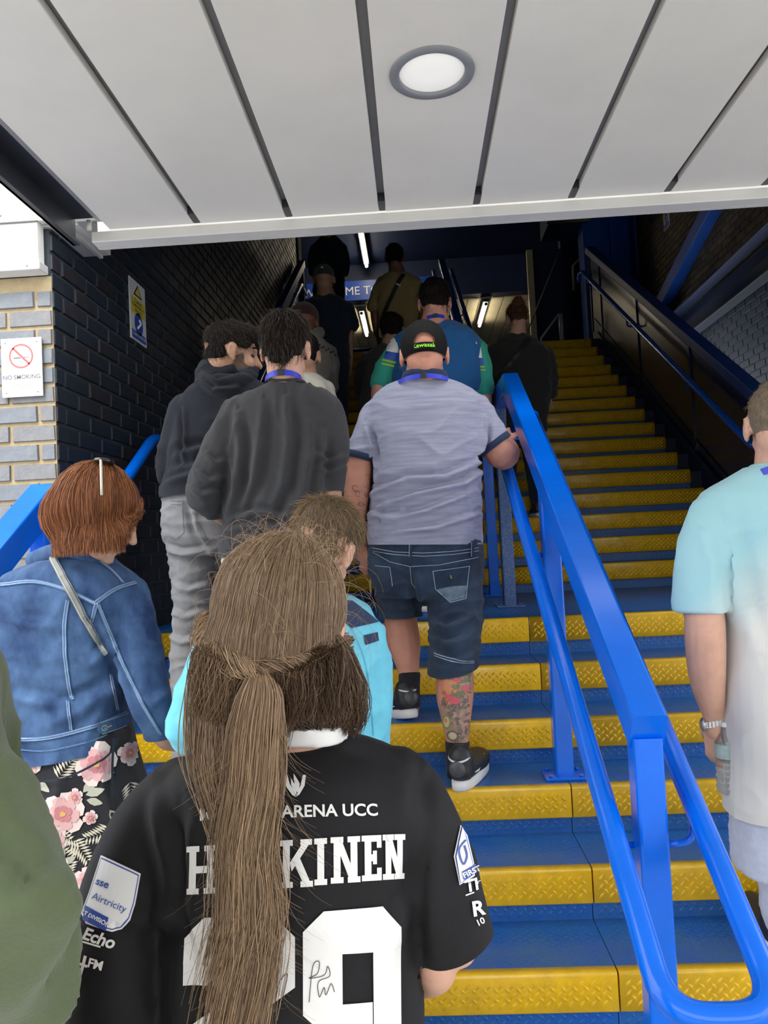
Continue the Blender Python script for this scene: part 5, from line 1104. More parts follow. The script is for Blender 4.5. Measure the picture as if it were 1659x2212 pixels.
# --- hair of the girl
bm = bmesh.new(); ell(bm, (0, -.012, .040), (.081, .103, .092), M, 28); ell(bm, (0, -.040, -.012), (.077, .076, .080), M, 28); ell(bm, (0, .02, .06), (.076, .088, .076), M, 28)
limb(bm, [(-0.235,0.93,1.445,0.026), (-0.241,0.9,1.389,0.028), (-0.227,0.865,1.333,0.029), (-0.221,0.85,1.306,0.029)], flat=.6); limb(bm, [(-0.128,0.95,1.443,0.032), (-0.123,0.95,1.396,0.038), (-0.12,0.97,1.354,0.028)], flat=.6); limb(bm, [(-0.177,0.93,1.448,0.051), (-0.167,0.93,1.408,0.046), (-0.159,0.94,1.366,0.04)], flat=.6)
hb = fuse('hair', bm, .005, mat('hair_base_girl', (.060, .036, .020), .6, var=.3, vscale=30), pg, 3, [('n', .004, (26, 26, 9))])
Mi = M.inverted(); M3 = M.to_3x3()
rng = np.random.default_rng(3)
ht = bvh(hb)
knot = np.array((-0.18,0.835,1.439)); A = []
def surf(p, lift=.0015):
    c = np.array(hc0)+np.array([0, 0, .02]); d = V(p)-V(c); h, n_, i, ds = ht.ray_cast(V(c)+d.normalized()*.4, -d.normalized())
    return np.array(h+n_*lift) if h is not None else np.array(p)
# combed cap: from the crown parting out over the head and down to the twisted band
crown = np.array([.018, -.040, .130]); N1 = 5600; K = 12
Mn = np.array(M)
def toW(q): return (Mn[:3, :3] @ q.T).T+Mn[:3, 3]
a0 = rng.uniform(-math.pi, math.pi, N1)
lifts = rng.uniform(.0, .0045, N1); paths = []
for i in range(N1):
    a = a0[i]; jc = rng.normal(0, .010, 3); e = np.array([math.sin(a)*.083, -.012-math.cos(a)*.100 if abs(a) < 1.9 else -.012+abs(math.cos(a))*.085, 0]); back = abs(a) < 1.5
    zend = (-.052-.0*e[0]) if back else -.01
    s0 = crown+jc*.5; t = np.linspace(0, 1, K)[:, None]; mid = np.array([e[0]*.85, -.012+(e[1]+.012)*.85, .085])
    q = s0*(1-t)**2+2*t*(1-t)*mid+t*t*np.array([e[0]*1.0, e[1], zend]); q = q+np.cumsum(rng.normal(0, .0006, (K, 3)), 0)
    w_ = toW(q); paths.append([surf(p, lifts[i]+.0006) for p in w_])
A1 = np.array(paths); sh1 = np.clip(rng.normal(.42, .17, N1), 0, 1)
strands('combed_hair', A1, rng.uniform(.00026, .0005, N1), HGIRL, hb, sh1, .7)
# twisted side strands meeting at the knot
def spline(pts, K): 
    q = np.array(smoothline(pts, 12)); i = np.linspace(0, len(q)-1, K); lo = np.floor(i).astype(int); hi = np.minimum(lo+1, len(q)-1); return q[lo]+(q[hi]-q[lo])*(i-lo)[:, None]
def lockset(pts, N, K, r0, r1, twist=0., seed=0, wav=0.):
    """N strands inside a bundle of radii r0->r1 (wide, deep)"""
    g = np.random.default_rng(seed); B = spline([p[:3] for p in pts], K); u = np.clip(g.normal(0, .5, N), -1.05, 1.05); v = np.clip(g.normal(0, .5, N), -1, 1); t = np.linspace(0, 1, K)[None]
    W_ = np.interp(np.linspace(0, 1, K), np.linspace(0, 1, len(r0)), r0)[None]; D_ = np.interp(np.linspace(0, 1, K), np.linspace(0, 1, len(r1)), r1)[None]
    ph = twist*t*2*math.pi; t = t*1.0; uu = u[:, None]*np.cos(ph)-v[:, None]*np.sin(ph); vv = u[:, None]*np.sin(ph)+v[:, None]*np.cos(ph)
    uu = uu+wav*np.sin(t*7+g.uniform(0, 6, (N, 1)))*t; T_ = np.gradient(B, axis=0); T_ /= np.linalg.norm(T_, axis=1, keepdims=True); S_ = np.cross(T_, [0, 1, 0]); S_ /= np.linalg.norm(S_, axis=1, keepdims=True)+1e-9; Q_ = np.cross(T_, S_)
    out_ = B[None]+S_[None]*(uu*W_)[..., None]+Q_[None]*(vv*D_)[..., None]+np.cumsum(g.normal(0, .0004, (N, K, 3)), 1)
    if twist >= 1: return out_
    sc_ = (K-1)*g.uniform(.80, 1., (N, 1))*np.linspace(0, 1, K)[None]; lo_ = np.floor(sc_).astype(int); hi_ = np.minimum(lo_+1, K-1); fr_ = (sc_-lo_)[..., None]; ar = np.arange(N)[:, None]
    return out_[ar, lo_]*(1-fr_)+out_[ar, hi_]*fr_
onS = lambda u: [tuple(surf(p, .004)) for p in u]
left = onS([(-0.257,0.93,1.491), (-0.244,0.9,1.474), (-0.225,0.87,1.458), (-0.199,0.84,1.447), (-0.179,0.83,1.439)]); right = onS([(-0.098,0.94,1.452), (-0.11,0.91,1.448), (-0.128,0.87,1.444), (-0.15,0.84,1.443), (-0.179,0.83,1.439)])
for k_, (pts, sd) in enumerate(((left, 5), (right, 6))): strands('twisted_strand', lockset(pts, 460, 16, [.015, .015, .012, .008], [.008, .008, .007, .006], 2.2, sd), .0005, HGIRL, hb, np.clip(np.random.normal(.60-.22*k_, .2, 460), 0, 1), .9)
# ponytail over the jersey back
pony = [(-0.179,0.828,1.44), (-0.178,0.822,1.413), (-0.183,0.825,1.373), (-0.192,0.83,1.322), (-0.2,0.84,1.263), (-0.203,0.845,1.206), (-0.21,0.845,1.151), (-0.214,0.845,1.096), (-0.222,0.845,1.026)]
N2 = 3400; A2 = lockset(pony, N2, 30, [.006, .021, .025, .026, .026, .027, .029, .030, .031], [.005, .012, .013, .012, .010, .009, .009, .009, .009], .12, 11, .16)
wv = np.linspace(0, 1, 30); A2[..., 0] += .006*np.sin(wv*16+1)[None]*wv[None]; A2[..., 1] = np.minimum(A2[..., 1], .872)
g = rng.integers(0, 16, N2); dx = rng.normal(0, .006, 16); A2[..., 0] += dx[g][:, None]*wv[None]**1.2; sh2 = np.clip(rng.normal(.50, .16, 16)[g]+rng.normal(0, .13, N2), 0, 1)
strands('ponytail', A2, rng.uniform(.00035, .0007, N2), HGIRL, hb, sh2, .7)
pc2 = [(-0.183,0.832,1.411), (-0.192,0.838,1.37), (-0.202,0.845,1.317), (-0.209,0.855,1.258), (-0.212,0.862,1.198), (-0.217,0.865,1.141), (-0.219,0.868,1.083), (-0.226,0.868,1.021)]
bm = bmesh.new(); limb(bm, [tuple(p)+(r,) for p, r in zip(pc2, (.013, .017, .019, .020, .020, .020, .020, .020))], flat=.28, n=20); fuse('ponytail_core', bm, .005, MATS['hair_base_girl'], hb, 2, [('n', .004, (60, 20, 5))])
# loose hair hanging at the left and at the nape on the right
A3 = lockset([(-0.232,0.9,1.465), (-0.242,0.885,1.43), (-0.241,0.865,1.386), (-0.239,0.85,1.338), (-0.23,0.845,1.293), (-0.224,0.85,1.23)], 1300, 18, [.018, .026, .028, .026, .018, .009], [.012, .014, .012, .010, .008, .006], .1, 21, .3)
strands('side_hair', A3, rng.uniform(.00045, .0009, 1300), HGIRL, hb, np.clip(rng.normal(.40, .17, 1300), 0, 1), .6)
A4 = lockset([(-0.149,0.9,1.443), (-0.133,0.9,1.415), (-0.123,0.905,1.383), (-0.118,0.925,1.365), (-0.116,0.94,1.351)], 1500, 14, [.050, .052, .050, .040, .030], [.012, .016, .016, .014, .012], .05, 22, .2)
strands('nape_hair', A4, rng.uniform(.0005, .0009, 1500), HGIRL, hb, np.clip(rng.normal(.12, .12, 1500), 0, 1), .6)
A5 = lockset([(-0.11,0.93,1.445), (-0.098,0.935,1.41), (-0.091,0.94,1.369), (-0.097,0.955,1.334)], 500, 12, [.016, .022, .020, .012], [.01, .012, .012, .01], .05, 23, .3)
strands('side_hair', A5, .0006, HGIRL, hb, np.clip(rng.normal(.10, .10, 500), 0, 1), .6)
A5b = lockset([(-0.173,0.875,1.429), (-0.171,0.885,1.4), (-0.176,0.875,1.365), (-0.184,0.87,1.33)], 400, 12, [.02, .024, .02, .012], [.01, .01, .008, .006], .05, 24, .3)
strands('nape_hair', A5b, .0006, HGIRL, hb, np.clip(rng.normal(.25, .12, 400), 0, 1), .6)
for q_, n_, sh_m in (([(-0.21,0.832,1.454), (-0.218,0.842,1.426), (-0.231,0.856,1.377)], 1300, .35), ([(-0.159,0.832,1.443), (-0.159,0.845,1.418), (-0.166,0.872,1.371)], 1300, .12), ([(-0.129,0.842,1.449), (-0.125,0.862,1.419), (-0.127,0.89,1.369)], 1300, .08)):
    Ax = lockset(q_, n_, 12, [.040, .036, .030], [.016, .014, .012], .03, n_+len(q_)+int(sh_m*100), .2); strands('nape_hair', Ax, .0005, HGIRL, hb, np.clip(rng.normal(sh_m, .12, n_), 0, 1), .6)
# flyaway hairs
N6 = 260; i = rng.integers(0, N1, N6); st_ = A1[i, rng.integers(2, 11, N6)]; out = st_-np.array(hc0); out /= np.linalg.norm(out, axis=1, keepdims=True)
t = np.linspace(0, 1, 12)[None, :, None]; ln_ = rng.uniform(.015, .055, (N6, 1, 1)); dr = rng.normal(0, 1, (N6, 3)); dr -= out*np.sum(dr*out, 1, keepdims=True); dr /= np.linalg.norm(dr, axis=1, keepdims=True)
A6 = st_[:, None]+out[:, None]*ln_*.6*np.sin(t*2.2)+dr[:, None]*ln_*1.2*t+np.array([0, 0, -.3])*ln_*t*t
strands('flyaway_hair', A6, .00022, HGIRL, hb, np.clip(rng.normal(.8, .15, N6), 0, 1), .5)
N7 = 190; k_ = rng.integers(6, 26, N7); st_ = A2[rng.integers(0, N2, N7), k_]; side_ = np.sign(rng.normal(0, 1, (N7, 1, 1))); ln_ = rng.uniform(.03, .11, (N7, 1, 1))
A7 = st_[:, None]+np.array([1., -.05, 0])*side_*ln_*(.75*t*t+.1*np.sin(t*5))+np.array([0, 0, -1.])*ln_*t*.8; A7[..., 1] = np.minimum(A7[..., 1], .868)
strands('flyaway_hair', A7, .00022, HGIRL, hb, np.clip(rng.normal(.5, .2, N7), 0, 1), .5)

# ---------------------------------------------------------------- boy in the light blue jacket
pb = person('short haired boy in light blue jacket with navy shoulder yoke')
M = headM((-0.225,1.78,1.558), -14, -26, 15, .95)
tr = [(-0.236,1.82,1.452,0.059,0.055), (-0.249,1.82,1.425,0.126,0.085), (-0.279,1.82,1.387,0.177,0.105), (-0.293,1.82,1.304,0.195,0.11), (-0.298,1.82,1.172,0.192,0.11), (-0.297,1.82,1.04,0.19,0.115), (-0.298,1.82,0.931,0.19,0.12), (-0.302,1.82,0.822,0.189,0.12)]
la = [(-0.431,1.81,1.395,0.056), (-0.484,1.79,1.339,0.057), (-0.524,1.76,1.248,0.053), (-0.552,1.74,1.163,0.045), (-0.546,1.82,1.127,0.039), (-0.523,1.95,1.128,0.035)]; ra = [(-0.132,1.82,1.353,0.05), (-0.125,1.82,1.275,0.051), (-0.127,1.82,1.165,0.048), (-0.131,1.84,1.061,0.044), (-0.157,1.94,0.999,0.036)]
bm = bmesh.new(); add_head(bm, M); limb(bm, [tuple(M @ V((0, -.015, -.03)))+(.048,), (-0.241,1.83,1.435,0.054)]); torso(bm, sc_r(tr, .86, .82)); limb(bm, sc_l(la, .6)); limb(bm, sc_l(ra, .6))
add_hand(bm, (-0.522,1.97,1.125), (.3, .9, .2), (0, 0, -1), 1, .6, .85); add_hand(bm, (-0.161,1.96,0.991), (-.2, .9, 0), (0, 0, -1), -1, .6, .85)
for x in (-.33, -.18): limb(bm, [(x, 1.84, .92, .08), (x, 1.90, .60, .052), (x, 1.95, .28, .034), (x, 2.03, .215, .03)])
fuse('body', bm, .0065, SK1, pb, 2)
bm = bmesh.new(); torso(bm, tr); limb(bm, la); limb(bm, ra)
jk = fuse('jacket', bm, .0075, LBL, pb, 3, [('w', .008, (6, 7, 12), .8), ('f', 0.0112, .012, [(-0.546,1.7,1.188), (-0.52,1.7,1.172), (-0.498,1.7,1.186)])])
bm = bmesh.new(); torso(bm, [(-0.234,1.82,1.446,0.048,0.056), (-0.232,1.82,1.477,0.044,0.052)]); fuse('collar', bm, .006, NAV, jk, 2)
tree = bvh(jk); S7 = Sheet((-0.154,1.68,1.341), (0.253,1.68,1.323), (-0.173,1.68,0.937), 760, 1400)
dB = (-.08, 1, -.13)
drape(polys('yoke', [[S7(*q) for q in p] for p in ([(640, 1290), (760, 1292), (822, 1340), (800, 1346), (758, 1356), (730, 1330), (640, 1320)],)], NAV, jk), tree, dB, off=.002)
drape(polys('sleeve_patch', [[S7(*q) for q in ((786, 1372), (818, 1364), (821, 1384), (790, 1394))]], NAV, jk), tree, dB, off=.002)
ribbon(S7, smoothline([(758, 1356), (786, 1420), (800, 1500), (808, 1600)], 4), 1.6, 'seam', mat('blue_seam', (.08, .33, .45), .6), jk, tree, dB)
legs(pb, [[(-.34, 1.84, .95, .085), (-.34, 1.90, .60, .065), (-.33, 1.95, .24, .05)], [(-.18, 1.84, .95, .085), (-.18, 1.90, .60, .065), (-.18, 1.95, .24, .05)]], NAVT, [(-0.303,1.82,0.844,0.182,0.1), (-0.304,1.82,0.779,0.178,0.1)])
for x in (-.33, -.18): shoe(pb, (x, 1.925, .17), .82, SHOEB, SOLEW)
hc_ = hair_cap(M, [((0, -.016, .050), (.079, .098, .088)), ((0, -.050, -.005), (.068, .052, .060)), ((0, .03, .082), (.068, .075, .05)), ((0, -.066, -.045), (.044, .028, .026))], HDB, pb, disp=[('n', .005, (30, 30, 30))])
short_hair(hc_, 4200, .034, down_flow(M), HBO, .0006, lift=.45, jit=.25)
bm = bmesh.new(); tube(bm, [M @ V((.078, .005, .008)), M @ V((.080, .06, .014)), M @ V((.070, .088, .016))], .0025, 6); from_bm('glasses_arm', bm, DARKG, pb)

# ---------------------------------------------------------------- woman in the denim jacket
pw = person('red haired woman in blue denim jacket and black floral skirt looking down')
M = headM((-0.816,1.92,1.683), -66, -30, 0, 1.02)
tr = [(-0.879,1.97,1.569,0.066,0.075), (-0.91,1.98,1.537,0.141,0.11), (-0.946,1.99,1.485,0.208,0.135), (-0.969,2,1.392,0.225,0.145), (-0.985,2,1.294,0.219,0.14), (-0.988,2,1.195,0.199,0.14), (-0.981,2,1.109,0.193,0.145), (-0.983,2,1.036,0.194,0.15)]
ra = [(-0.769,1.99,1.464,0.052), (-0.747,1.97,1.361,0.057), (-0.722,1.95,1.255,0.055), (-0.695,1.95,1.146,0.048), (-0.692,2.02,1.069,0.041), (-0.675,2.16,1.031,0.034)]; la = [(-1.148,1.99,1.475,0.052), (-1.196,1.98,1.367,0.056), (-1.212,1.96,1.249,0.053), (-1.214,2,1.143,0.045), (-1.202,2.16,1.078,0.036)]
bm = bmesh.new(); add_head(bm, M, ears=False); limb(bm, [tuple(M @ V((0, -.015, -.03)))+(.052,), (-0.882,1.98,1.544,0.06)]); torso(bm, sc_r(tr, .86, .82)); limb(bm, sc_l(ra, .66)); limb(bm, sc_l(la, .66))
add_hand(bm, (-0.679,2.18,1.029), (.2, .9, .1), (0, 0, -1), -1, .6, .92); add_hand(bm, (-1.211,2.18,1.076), (.2, .9, .1), (0, 0, -1), 1, .6, .92)
for x in (-1.02, -.86): limb(bm, [(x, 2.0, .95, .09), (x, 2.02, .62, .06), (x, 2.02, .28, .036), (x, 2.1, .21, .03)])
fuse('body', bm, .0065, SK1, pw, 2)
bm = bmesh.new()
for s in (-1, 1): tube(bm, [M @ V((s*.018, .0935, -.054)), M @ V((s*.008, .099, -.057)), M @ V((0, .100, -.057))], .004, 8)
from_bm('lips', bm, mat('rose_lips', (.45, .10, .09), .4), pw)
for s in (-1, 1): bm = bmesh.new(); ell(bm, (s*.030, .078, .002), (.014, .010, .009), M); from_bm('eye', bm, SIGNW, pw, True); bm = bmesh.new(); tube(bm, [M @ V((s*.016, .088, .008)), M @ V((s*.031, .090, .013)), M @ V((s*.046, .080, .007))], .0018, 6); from_bm('eyelashes', bm, BLK, pw)
bm = bmesh.new(); torso(bm, tr, n=34); limb(bm, ra, n=20); limb(bm, la, n=20)
fl = [('w', .007, (5, 7, 12), .8), ('n', .004, (12, 12, 12)), ('f', 0.0150, .016, [(-0.894,1.9,1.353), (-0.836,1.9,1.304), (-0.781,1.9,1.336)]), ('f', 0.0150, .018, [(-0.949,1.9,1.156), (-0.864,1.9,1.188), (-0.766,1.9,1.254)]), ('f', 0.0125, .014, [(-1.007,1.9,1.229), (-0.911,1.9,1.201), (-0.839,1.9,1.222)]), ('f', -0.0200, .014, [(-0.827,1.9,1.403), (-0.794,1.9,1.302), (-0.759,1.9,1.195), (-0.741,1.9,1.113)]), ('f', 0.0125, .012, [(-0.72,1.9,1.217), (-0.685,1.9,1.198), (-0.661,1.9,1.209)]), ('f', 0.0112, .012, [(-1.072,1.9,1.467), (-1.001,1.9,1.416), (-0.917,1.9,1.401)])]
dj = fuse('denim_jacket', bm, .0075, DEN, pw, 3, fl, [((-0.982,2,1.058), (.10, 0, -1), .5)])
tree = bvh(dj); S8 = Sheet((-0.809,1.84,1.346), (-0.35,1.84,1.326), (-0.824,1.84,0.897), 200, 1400); dW = (-.43, 1, -.14); DLT = cloth_mat('light_denim_seam', (.10, .19, .36), .85, .1, var=.2, vs=120)
seams = [[(-40, 1258), (0, 1258), (70, 1252), (140, 1270), (205, 1300)], [(205, 1300), (250, 1266), (300, 1245)], [(185, 1182), (235, 1215), (268, 1248)], [(145, 1295), (138, 1350), (140, 1420), (150, 1500), (157, 1510)], [(145, 1518), (152, 1580)], [(212, 1302), (240, 1370), (275, 1450), (315, 1530), (352, 1592)], [(208, 1300), (198, 1340)], [(240, 1460), (256, 1540)], [(30, 1600), (100, 1597), (200, 1574), (278, 1548)]]
for p in seams:
    q = smoothline(p, 5); ribbon(S8, q, 9 if len(p) > 3 else 7, 'seam', DLT, dj, tree, dW, off=.0022)
    for dd in (-3.4, 3.4): ribbon(S8, [(a+dd*.8, b_+dd*.6) for a, b_ in q], 1.1, 'stitching', THREAD, dj, tree, dW, off=.0040)
q = smoothline([(32, 1622), (100, 1624), (200, 1604), (284, 1574)], 5); ribbon(S8, q, 3, 'hem_seam', DLT, dj, tree, dW, off=.0030)
tb = drape(polys('waist_tab', [[S8(*q) for q in ((214, 1566), (280, 1550), (284, 1576), (220, 1592), (206, 1582))]], DEN, dj), tree, dW, off=.007)
o = ribbon(S8, [(214, 1566), (280, 1550)], 1.4, 'stitching', THREAD, dj, tree, dW, off=.0085); ribbon(S8, [(220, 1591), (284, 1576)], 1.4, 'stitching', THREAD, dj, tree, dW, off=.0085)
for k, m_, of in ((7, mat('pewter_button', (.42, .45, .42), .3, metal=.7), .010), (4, DARKG, .0115), (2.2, MATS['pewter_button'], .013)): drape(polys('button', [[S8(224+k*math.cos(t), 1578+k*math.sin(t)) for t in np.linspace(0, 6.28, 16)[:-1]]], m_, dj), tree, dW, off=of)
ribbon(S8, [(231, 1577), (240, 1574)], 2.5, 'buttonhole', mat('orange_thread', (.6, .3, .1), .7), dj, tree, dW, off=.009)
bm = bmesh.new(); limb(bm, [(-1.026,1.98,1.567,0.025), (-0.937,1.93,1.59,0.022), (-0.857,1.9,1.58,0.021), (-0.814,1.93,1.558,0.022), (-0.801,1.98,1.528,0.021)], sub=5, flat=.6); fuse('collar', bm, .0055, DEN, dj, 3)
st = ribbon(S8, [(94, 1150), (112, 1200), (150, 1270), (185, 1335), (216, 1392), (228, 1410)], 17, 'bag_strap', mat('grey_leather_strap', (.21, .225, .22), .45), pw, tree, dW, off=.009)
for dd in (-6.5, 6.5): ribbon(S8, [(94+dd, 1150), (112+dd, 1200), (150+dd, 1270), (185+dd, 1335), (216+dd, 1392)], 1.6, 'strap_edge', BEI if dd < 0 else BLK, st, tree, dW, off=.0105)
# skirt
sk = [(-0.976,2,1.134,0.194,0.125), (-0.976,2,1.06,0.203,0.14), (-0.984,2.01,0.935,0.236,0.165), (-0.996,2.02,0.773,0.253,0.17), (-1.004,2.02,0.53,0.259,0.165), (-1.012,2.02,0.289,0.251,0.16)]
bm = bmesh.new(); torso(bm, sk, n=36); skt = fuse('floral_skirt', bm, .009, FLOR, pw, 3, [('w', .012, (9, 9, 1.5), .5)], [((-1.01,2.02,0.313), (0, 0, -1), .6)])
tree = bvh(skt); S9 = Sheet((-0.815,1.82,0.904), (-0.365,1.82,0.89), (-0.83,1.82,0.468), 200, 1800)
PET = [mat('petal_'+n_, c, .8) for n_, c in (('pink', (.62, .36, .36)), ('pale', (.70, .58, .54)), ('rose', (.50, .19, .21)))]; LEAF = mat('cream_leaf_print', (.58, .54, .42), .8); LEAF2 = mat('sage_leaf_print', (.40, .41, .33), .8); PIST = mat('yellow_pistil', (.60, .38, .12), .8)
def flower(u, v, s_, seed):
    g = random.Random(seed); a0 = g.uniform(0, 6)
    for ring, (rr, m_) in enumerate(((1., PET[1]), (.74, PET[0]), (.40, PET[2]))):
        pl = []
        for k in range(6):
            a = a0+k*1.047+ring*.5; c, s1 = math.cos(a), math.sin(a); R = s_*rr*g.uniform(.85, 1.1); w_ = R*.46
            pl.append([(u, v), (u+c*R*.45-s1*w_*.8, v+s1*R*.45+c*w_*.8), (u+c*R*.85-s1*w_*.7, v+s1*R*.85+c*w_*.7), (u+c*R, v+s1*R), (u+c*R*.9+s1*w_*.75, v+s1*R*.9-c*w_*.75), (u+c*R*.45+s1*w_*.8, v+s1*R*.45-c*w_*.8)])
        for k, q in enumerate(pl): ob = drape(polys('petal_print', [[S9(*p) for p in q]], m_, skt), tree, dW, off=.0018+ring*.0012+k*.0001, maxlen=.02)
    drape(polys('pistil_print', [[S9(*p) for p in blobpx(u, v, s_*.14, s_*.12)]], PIST, skt), tree, dW, off=.0056, maxlen=.02)
def frond(u, v, ang, ln, n, m_=LEAF, w_=5.5, curve=.2):
    pl = []; a = math.radians(ang)
    for k in range(n):
        t = (k+1)/n; x, y = u+math.cos(a+curve*t)*ln*t, v+math.sin(a+curve*t)*ln*t
        for s1 in (-1, 1):
            b_ = a+curve*t+s1*1.0; l = ln*.42*(1-.55*t)+5; nx, nyy = -math.sin(b_)*w_/2, math.cos(b_)*w_/2
            pl.append([(x, y), (x+math.cos(b_)*l*.5+nx, y+math.sin(b_)*l*.5+nyy), (x+math.cos(b_)*l, y+math.sin(b_)*l), (x+math.cos(b_)*l*.5-nx, y+math.sin(b_)*l*.5-nyy)])
    o = drape(polys('leaf_print', [[S9(*p) for p in q] for q in pl], m_, skt), tree, dW, off=.0013, maxlen=.03); o['kind'] = 'stuff'
def broad(u, v, ang, ln, m_=LEAF2):
    a = math.radians(ang); c, s1 = math.cos(a), math.sin(a); w_ = ln*.24; q = [(0, 0), (.25, .75), (.55, 1), (.85, .5), (1, 0), (.85, -.45), (.5, -.95), (.22, -.7)]
    drape(polys('leaf_print', [[S9(u+c*x*ln-s1*y*w_, v+s1*x*ln+c*y*w_) for x, y in q]], m_, skt), tree, dW, off=.0015, maxlen=.03)
for i_, (u, v, s_) in enumerate(((208, 1657, 52), (133, 1762, 50), (52, 1650, 40), (115, 1822, 34), (125, 1880, 26), (185, 1915, 30), (160, 1728, 20), (195, 1775, 18), (285, 1640, 30), (60, 1800, 30), (150, 1990, 40), (240, 1840, 30), (250, 1980, 34), (80, 2060, 40))): flower(u, v, s_, i_)
for a in ((120, 1690, -60, 62, 8), (185, 1640, -150, 70, 8), (150, 1822, 40, 60, 8), (95, 1790, 20, 58, 8), (245, 1800, 150, 60, 8), (175, 1850, 200, 50, 7), (130, 1930, -80, 60, 8), (220, 1900, 120, 55, 8), (285, 1700, 80, 60, 8)): frond(*a)
for a in ((178, 1718, -45, 46), (184, 1724, -15, 44), (186, 1735, 15, 38), (125, 1870, -70, 34), (130, 1875, -25, 36), (262, 1640, 40, 40), (75, 1690, 40, 38), (60, 1700, 70, 36), (238, 1760, 60, 40), (160, 1945, -30, 40)): broad(*a)
bm = bmesh.new(); pp_ = [S9(a, b_) for a, b_ in smoothline([(255, 1600), (235, 1630), (190, 1660), (130, 1682), (62, 1690)], 6)]
ribbon(S9, smoothline([(255, 1600), (235, 1634), (190, 1662), (130, 1684), (62, 1690)], 5), 5, 'black_cord', NAVT, skt, tree, dW, off=.012); ribbon(S9, smoothline([(245, 1600), (241, 1660), (240, 1730)], 4), 6, 'black_cord', NAVT, skt, tree, dW, off=.012)
bm.free()
for x in (-1.02, -.86): shoe(pw, (x, 1.99, .17), .88, SHOEB, SHOEB)
# bob hair
bm = bmesh.new(); ell(bm, (0, -.016, .038), (.083, .102, .083), M, 28); ell(bm, (0, -.055, -.015), (.084, .068, .088), M, 28); ell(bm, (0, -.03, -.02), (.086, .070, .078), M)
limb(bm, [tuple(M @ V((.0, -.065, -.03)))+(.070,), (-0.869,1.88,1.652,0.046)], flat=.8)
hr = fuse('hair', bm, .0055, HDR, pw, 3, [('n', .004, (24, 24, 10))]); ht2 = bvh(hr); cW = V(M @ V((0, -.01, .03))); crw = M @ V((-.01, -.045, .118))
N = 6500; K = 13; A = []; rg = np.random.default_rng(9); sh_w = np.clip(rg.normal(.38, .24, N), 0, 1)
for i in range(N):
    a = rg.uniform(-.3*math.pi, 1.45*math.pi) if i % 3 else rg.uniform(.1, 1.2*math.pi)   # world azimuth around the head, camera side included
    az = -math.pi/2+rg.uniform(-2.3, 1.42); fr = max(0, (az+math.pi/2-.8)/.62); dv = V((math.cos(az), math.sin(az), 0)); L1 = rg.uniform(.150, .188)-.105*fr
    pts = []; mid = cW+dv*.082+V((0, 0, .055)); lo = cW+dv*.112+V((0, 0, -.07)); en = cW+dv*.113+V((0, 0, -L1+.05)); s0 = crw+V((0, 0, .006))+V(rg.normal(0, .012, 3))
    for t in np.linspace(0, 1, K):
        if t < .45: u = t/.45; p = s0*(1-u)**2+mid*2*u*(1-u)+(cW+dv*.10+V((0, 0, .01)))*u*u
        else: u = (t-.45)/.55; p = (cW+dv*.10+V((0, 0, .01)))*(1-u)**2+lo*2*u*(1-u)+en*u*u
        d = p-cW; hz_ = V((d.x, d.y, d.z*.6)).normalized(); h = ht2.ray_cast(cW+hz_*.35+V((0, 0, d.z*.55)), -hz_)[0]
        q = p if t > .80 or h is None else h+hz_*.0015
        pts.append(q if t <= .80 or h is None else p)
    pts = np.array(pts); pts[1:-1] = (pts[:-2]+pts[1:-1]*2+pts[2:])/4; pts += np.cumsum(rg.normal(0, .0007, (K, 3)), 0); A.append(pts)
A = np.array(A)+rg.uniform(.0005, .0055, (N, 1, 1))*((np.array(A)-np.array(cW))/(np.linalg.norm(np.array(A)-np.array(cW), axis=2, keepdims=True)))
strands('hair_strands', A, rg.uniform(.0005, .0010, N), HRED, hr, sh_w, .5)
# sunglasses pushed up on the hair
sgl = Matrix(M) @ Matrix.Rotation(math.radians(110), 4, 'X') @ Matrix.Translation(V((0, -.012, 0))); bm = bmesh.new(); GL = mat('black_sunglass_lens', (.01, .008, .008), .12, coat=.5)
for s in (-1, 1):
    elr(bm, (s*.034, .140, .006), (.031, .010, .026), Matrix.Identity(3), sgl)
o = fuse('sunglasses', bm, .003, GL, pw, 1)
IVF = mat('ivory_frame', (.62, .57, .46), .3, coat=.3)
for s in (-1, 1): bm = bmesh.new(); tube(bm, [sgl @ V((s*.064, .138, .014)), sgl @ V((s*.078, .125, .012)), sgl @ V((s*.094, .075, .004)), sgl @ V((s*.096, .05, .0))], .0035, 8); from_bm('temple', bm, IVF, o)
bm = bmesh.new(); tube(bm, [sgl @ V((-.008, .146, .006)), sgl @ V((.008, .146, .006))], .003, 6); from_bm('bridge', bm, IVF, o)

# ---------------------------------------------------------------- man at the right edge with a water bottle
pr_ = person('fair cropped haired man in light blue fading to white t-shirt')
M = headM((1.015,2.12,1.832), -14, -6, 2, 1.03)
tr = [(1.008,2.13,1.724,0.087,0.062), (1.011,2.14,1.686,0.152,0.085), (1.014,2.15,1.632,0.22,0.115), (1.025,2.16,1.518,0.206,0.13), (1.017,2.16,1.351,0.171,0.13), (0.999,2.16,1.185,0.159,0.13), (0.99,2.16,1.019,0.156,0.135), (0.984,2.16,0.867,0.157,0.14), (0.978,2.16,0.741,0.157,0.14)]
la = [(0.847,2.15,1.624,0.065), (0.805,2.14,1.529,0.072), (0.781,2.13,1.428,0.074), (0.774,2.13,1.336,0.075)]; ra = [(1.187,2.15,1.587,0.064), (1.204,2.14,1.471,0.067), (1.213,2.14,1.343,0.067)]
bm = bmesh.new(); add_head(bm, M); limb(bm, [tuple(M @ V((0, -.015, -.03)))+(.060,), (1.017,2.15,1.687,0.065)]); torso(bm, sc_r(tr, .86, .82)); limb(bm, sc_l(la, .65)); limb(bm, sc_l(ra, .65))
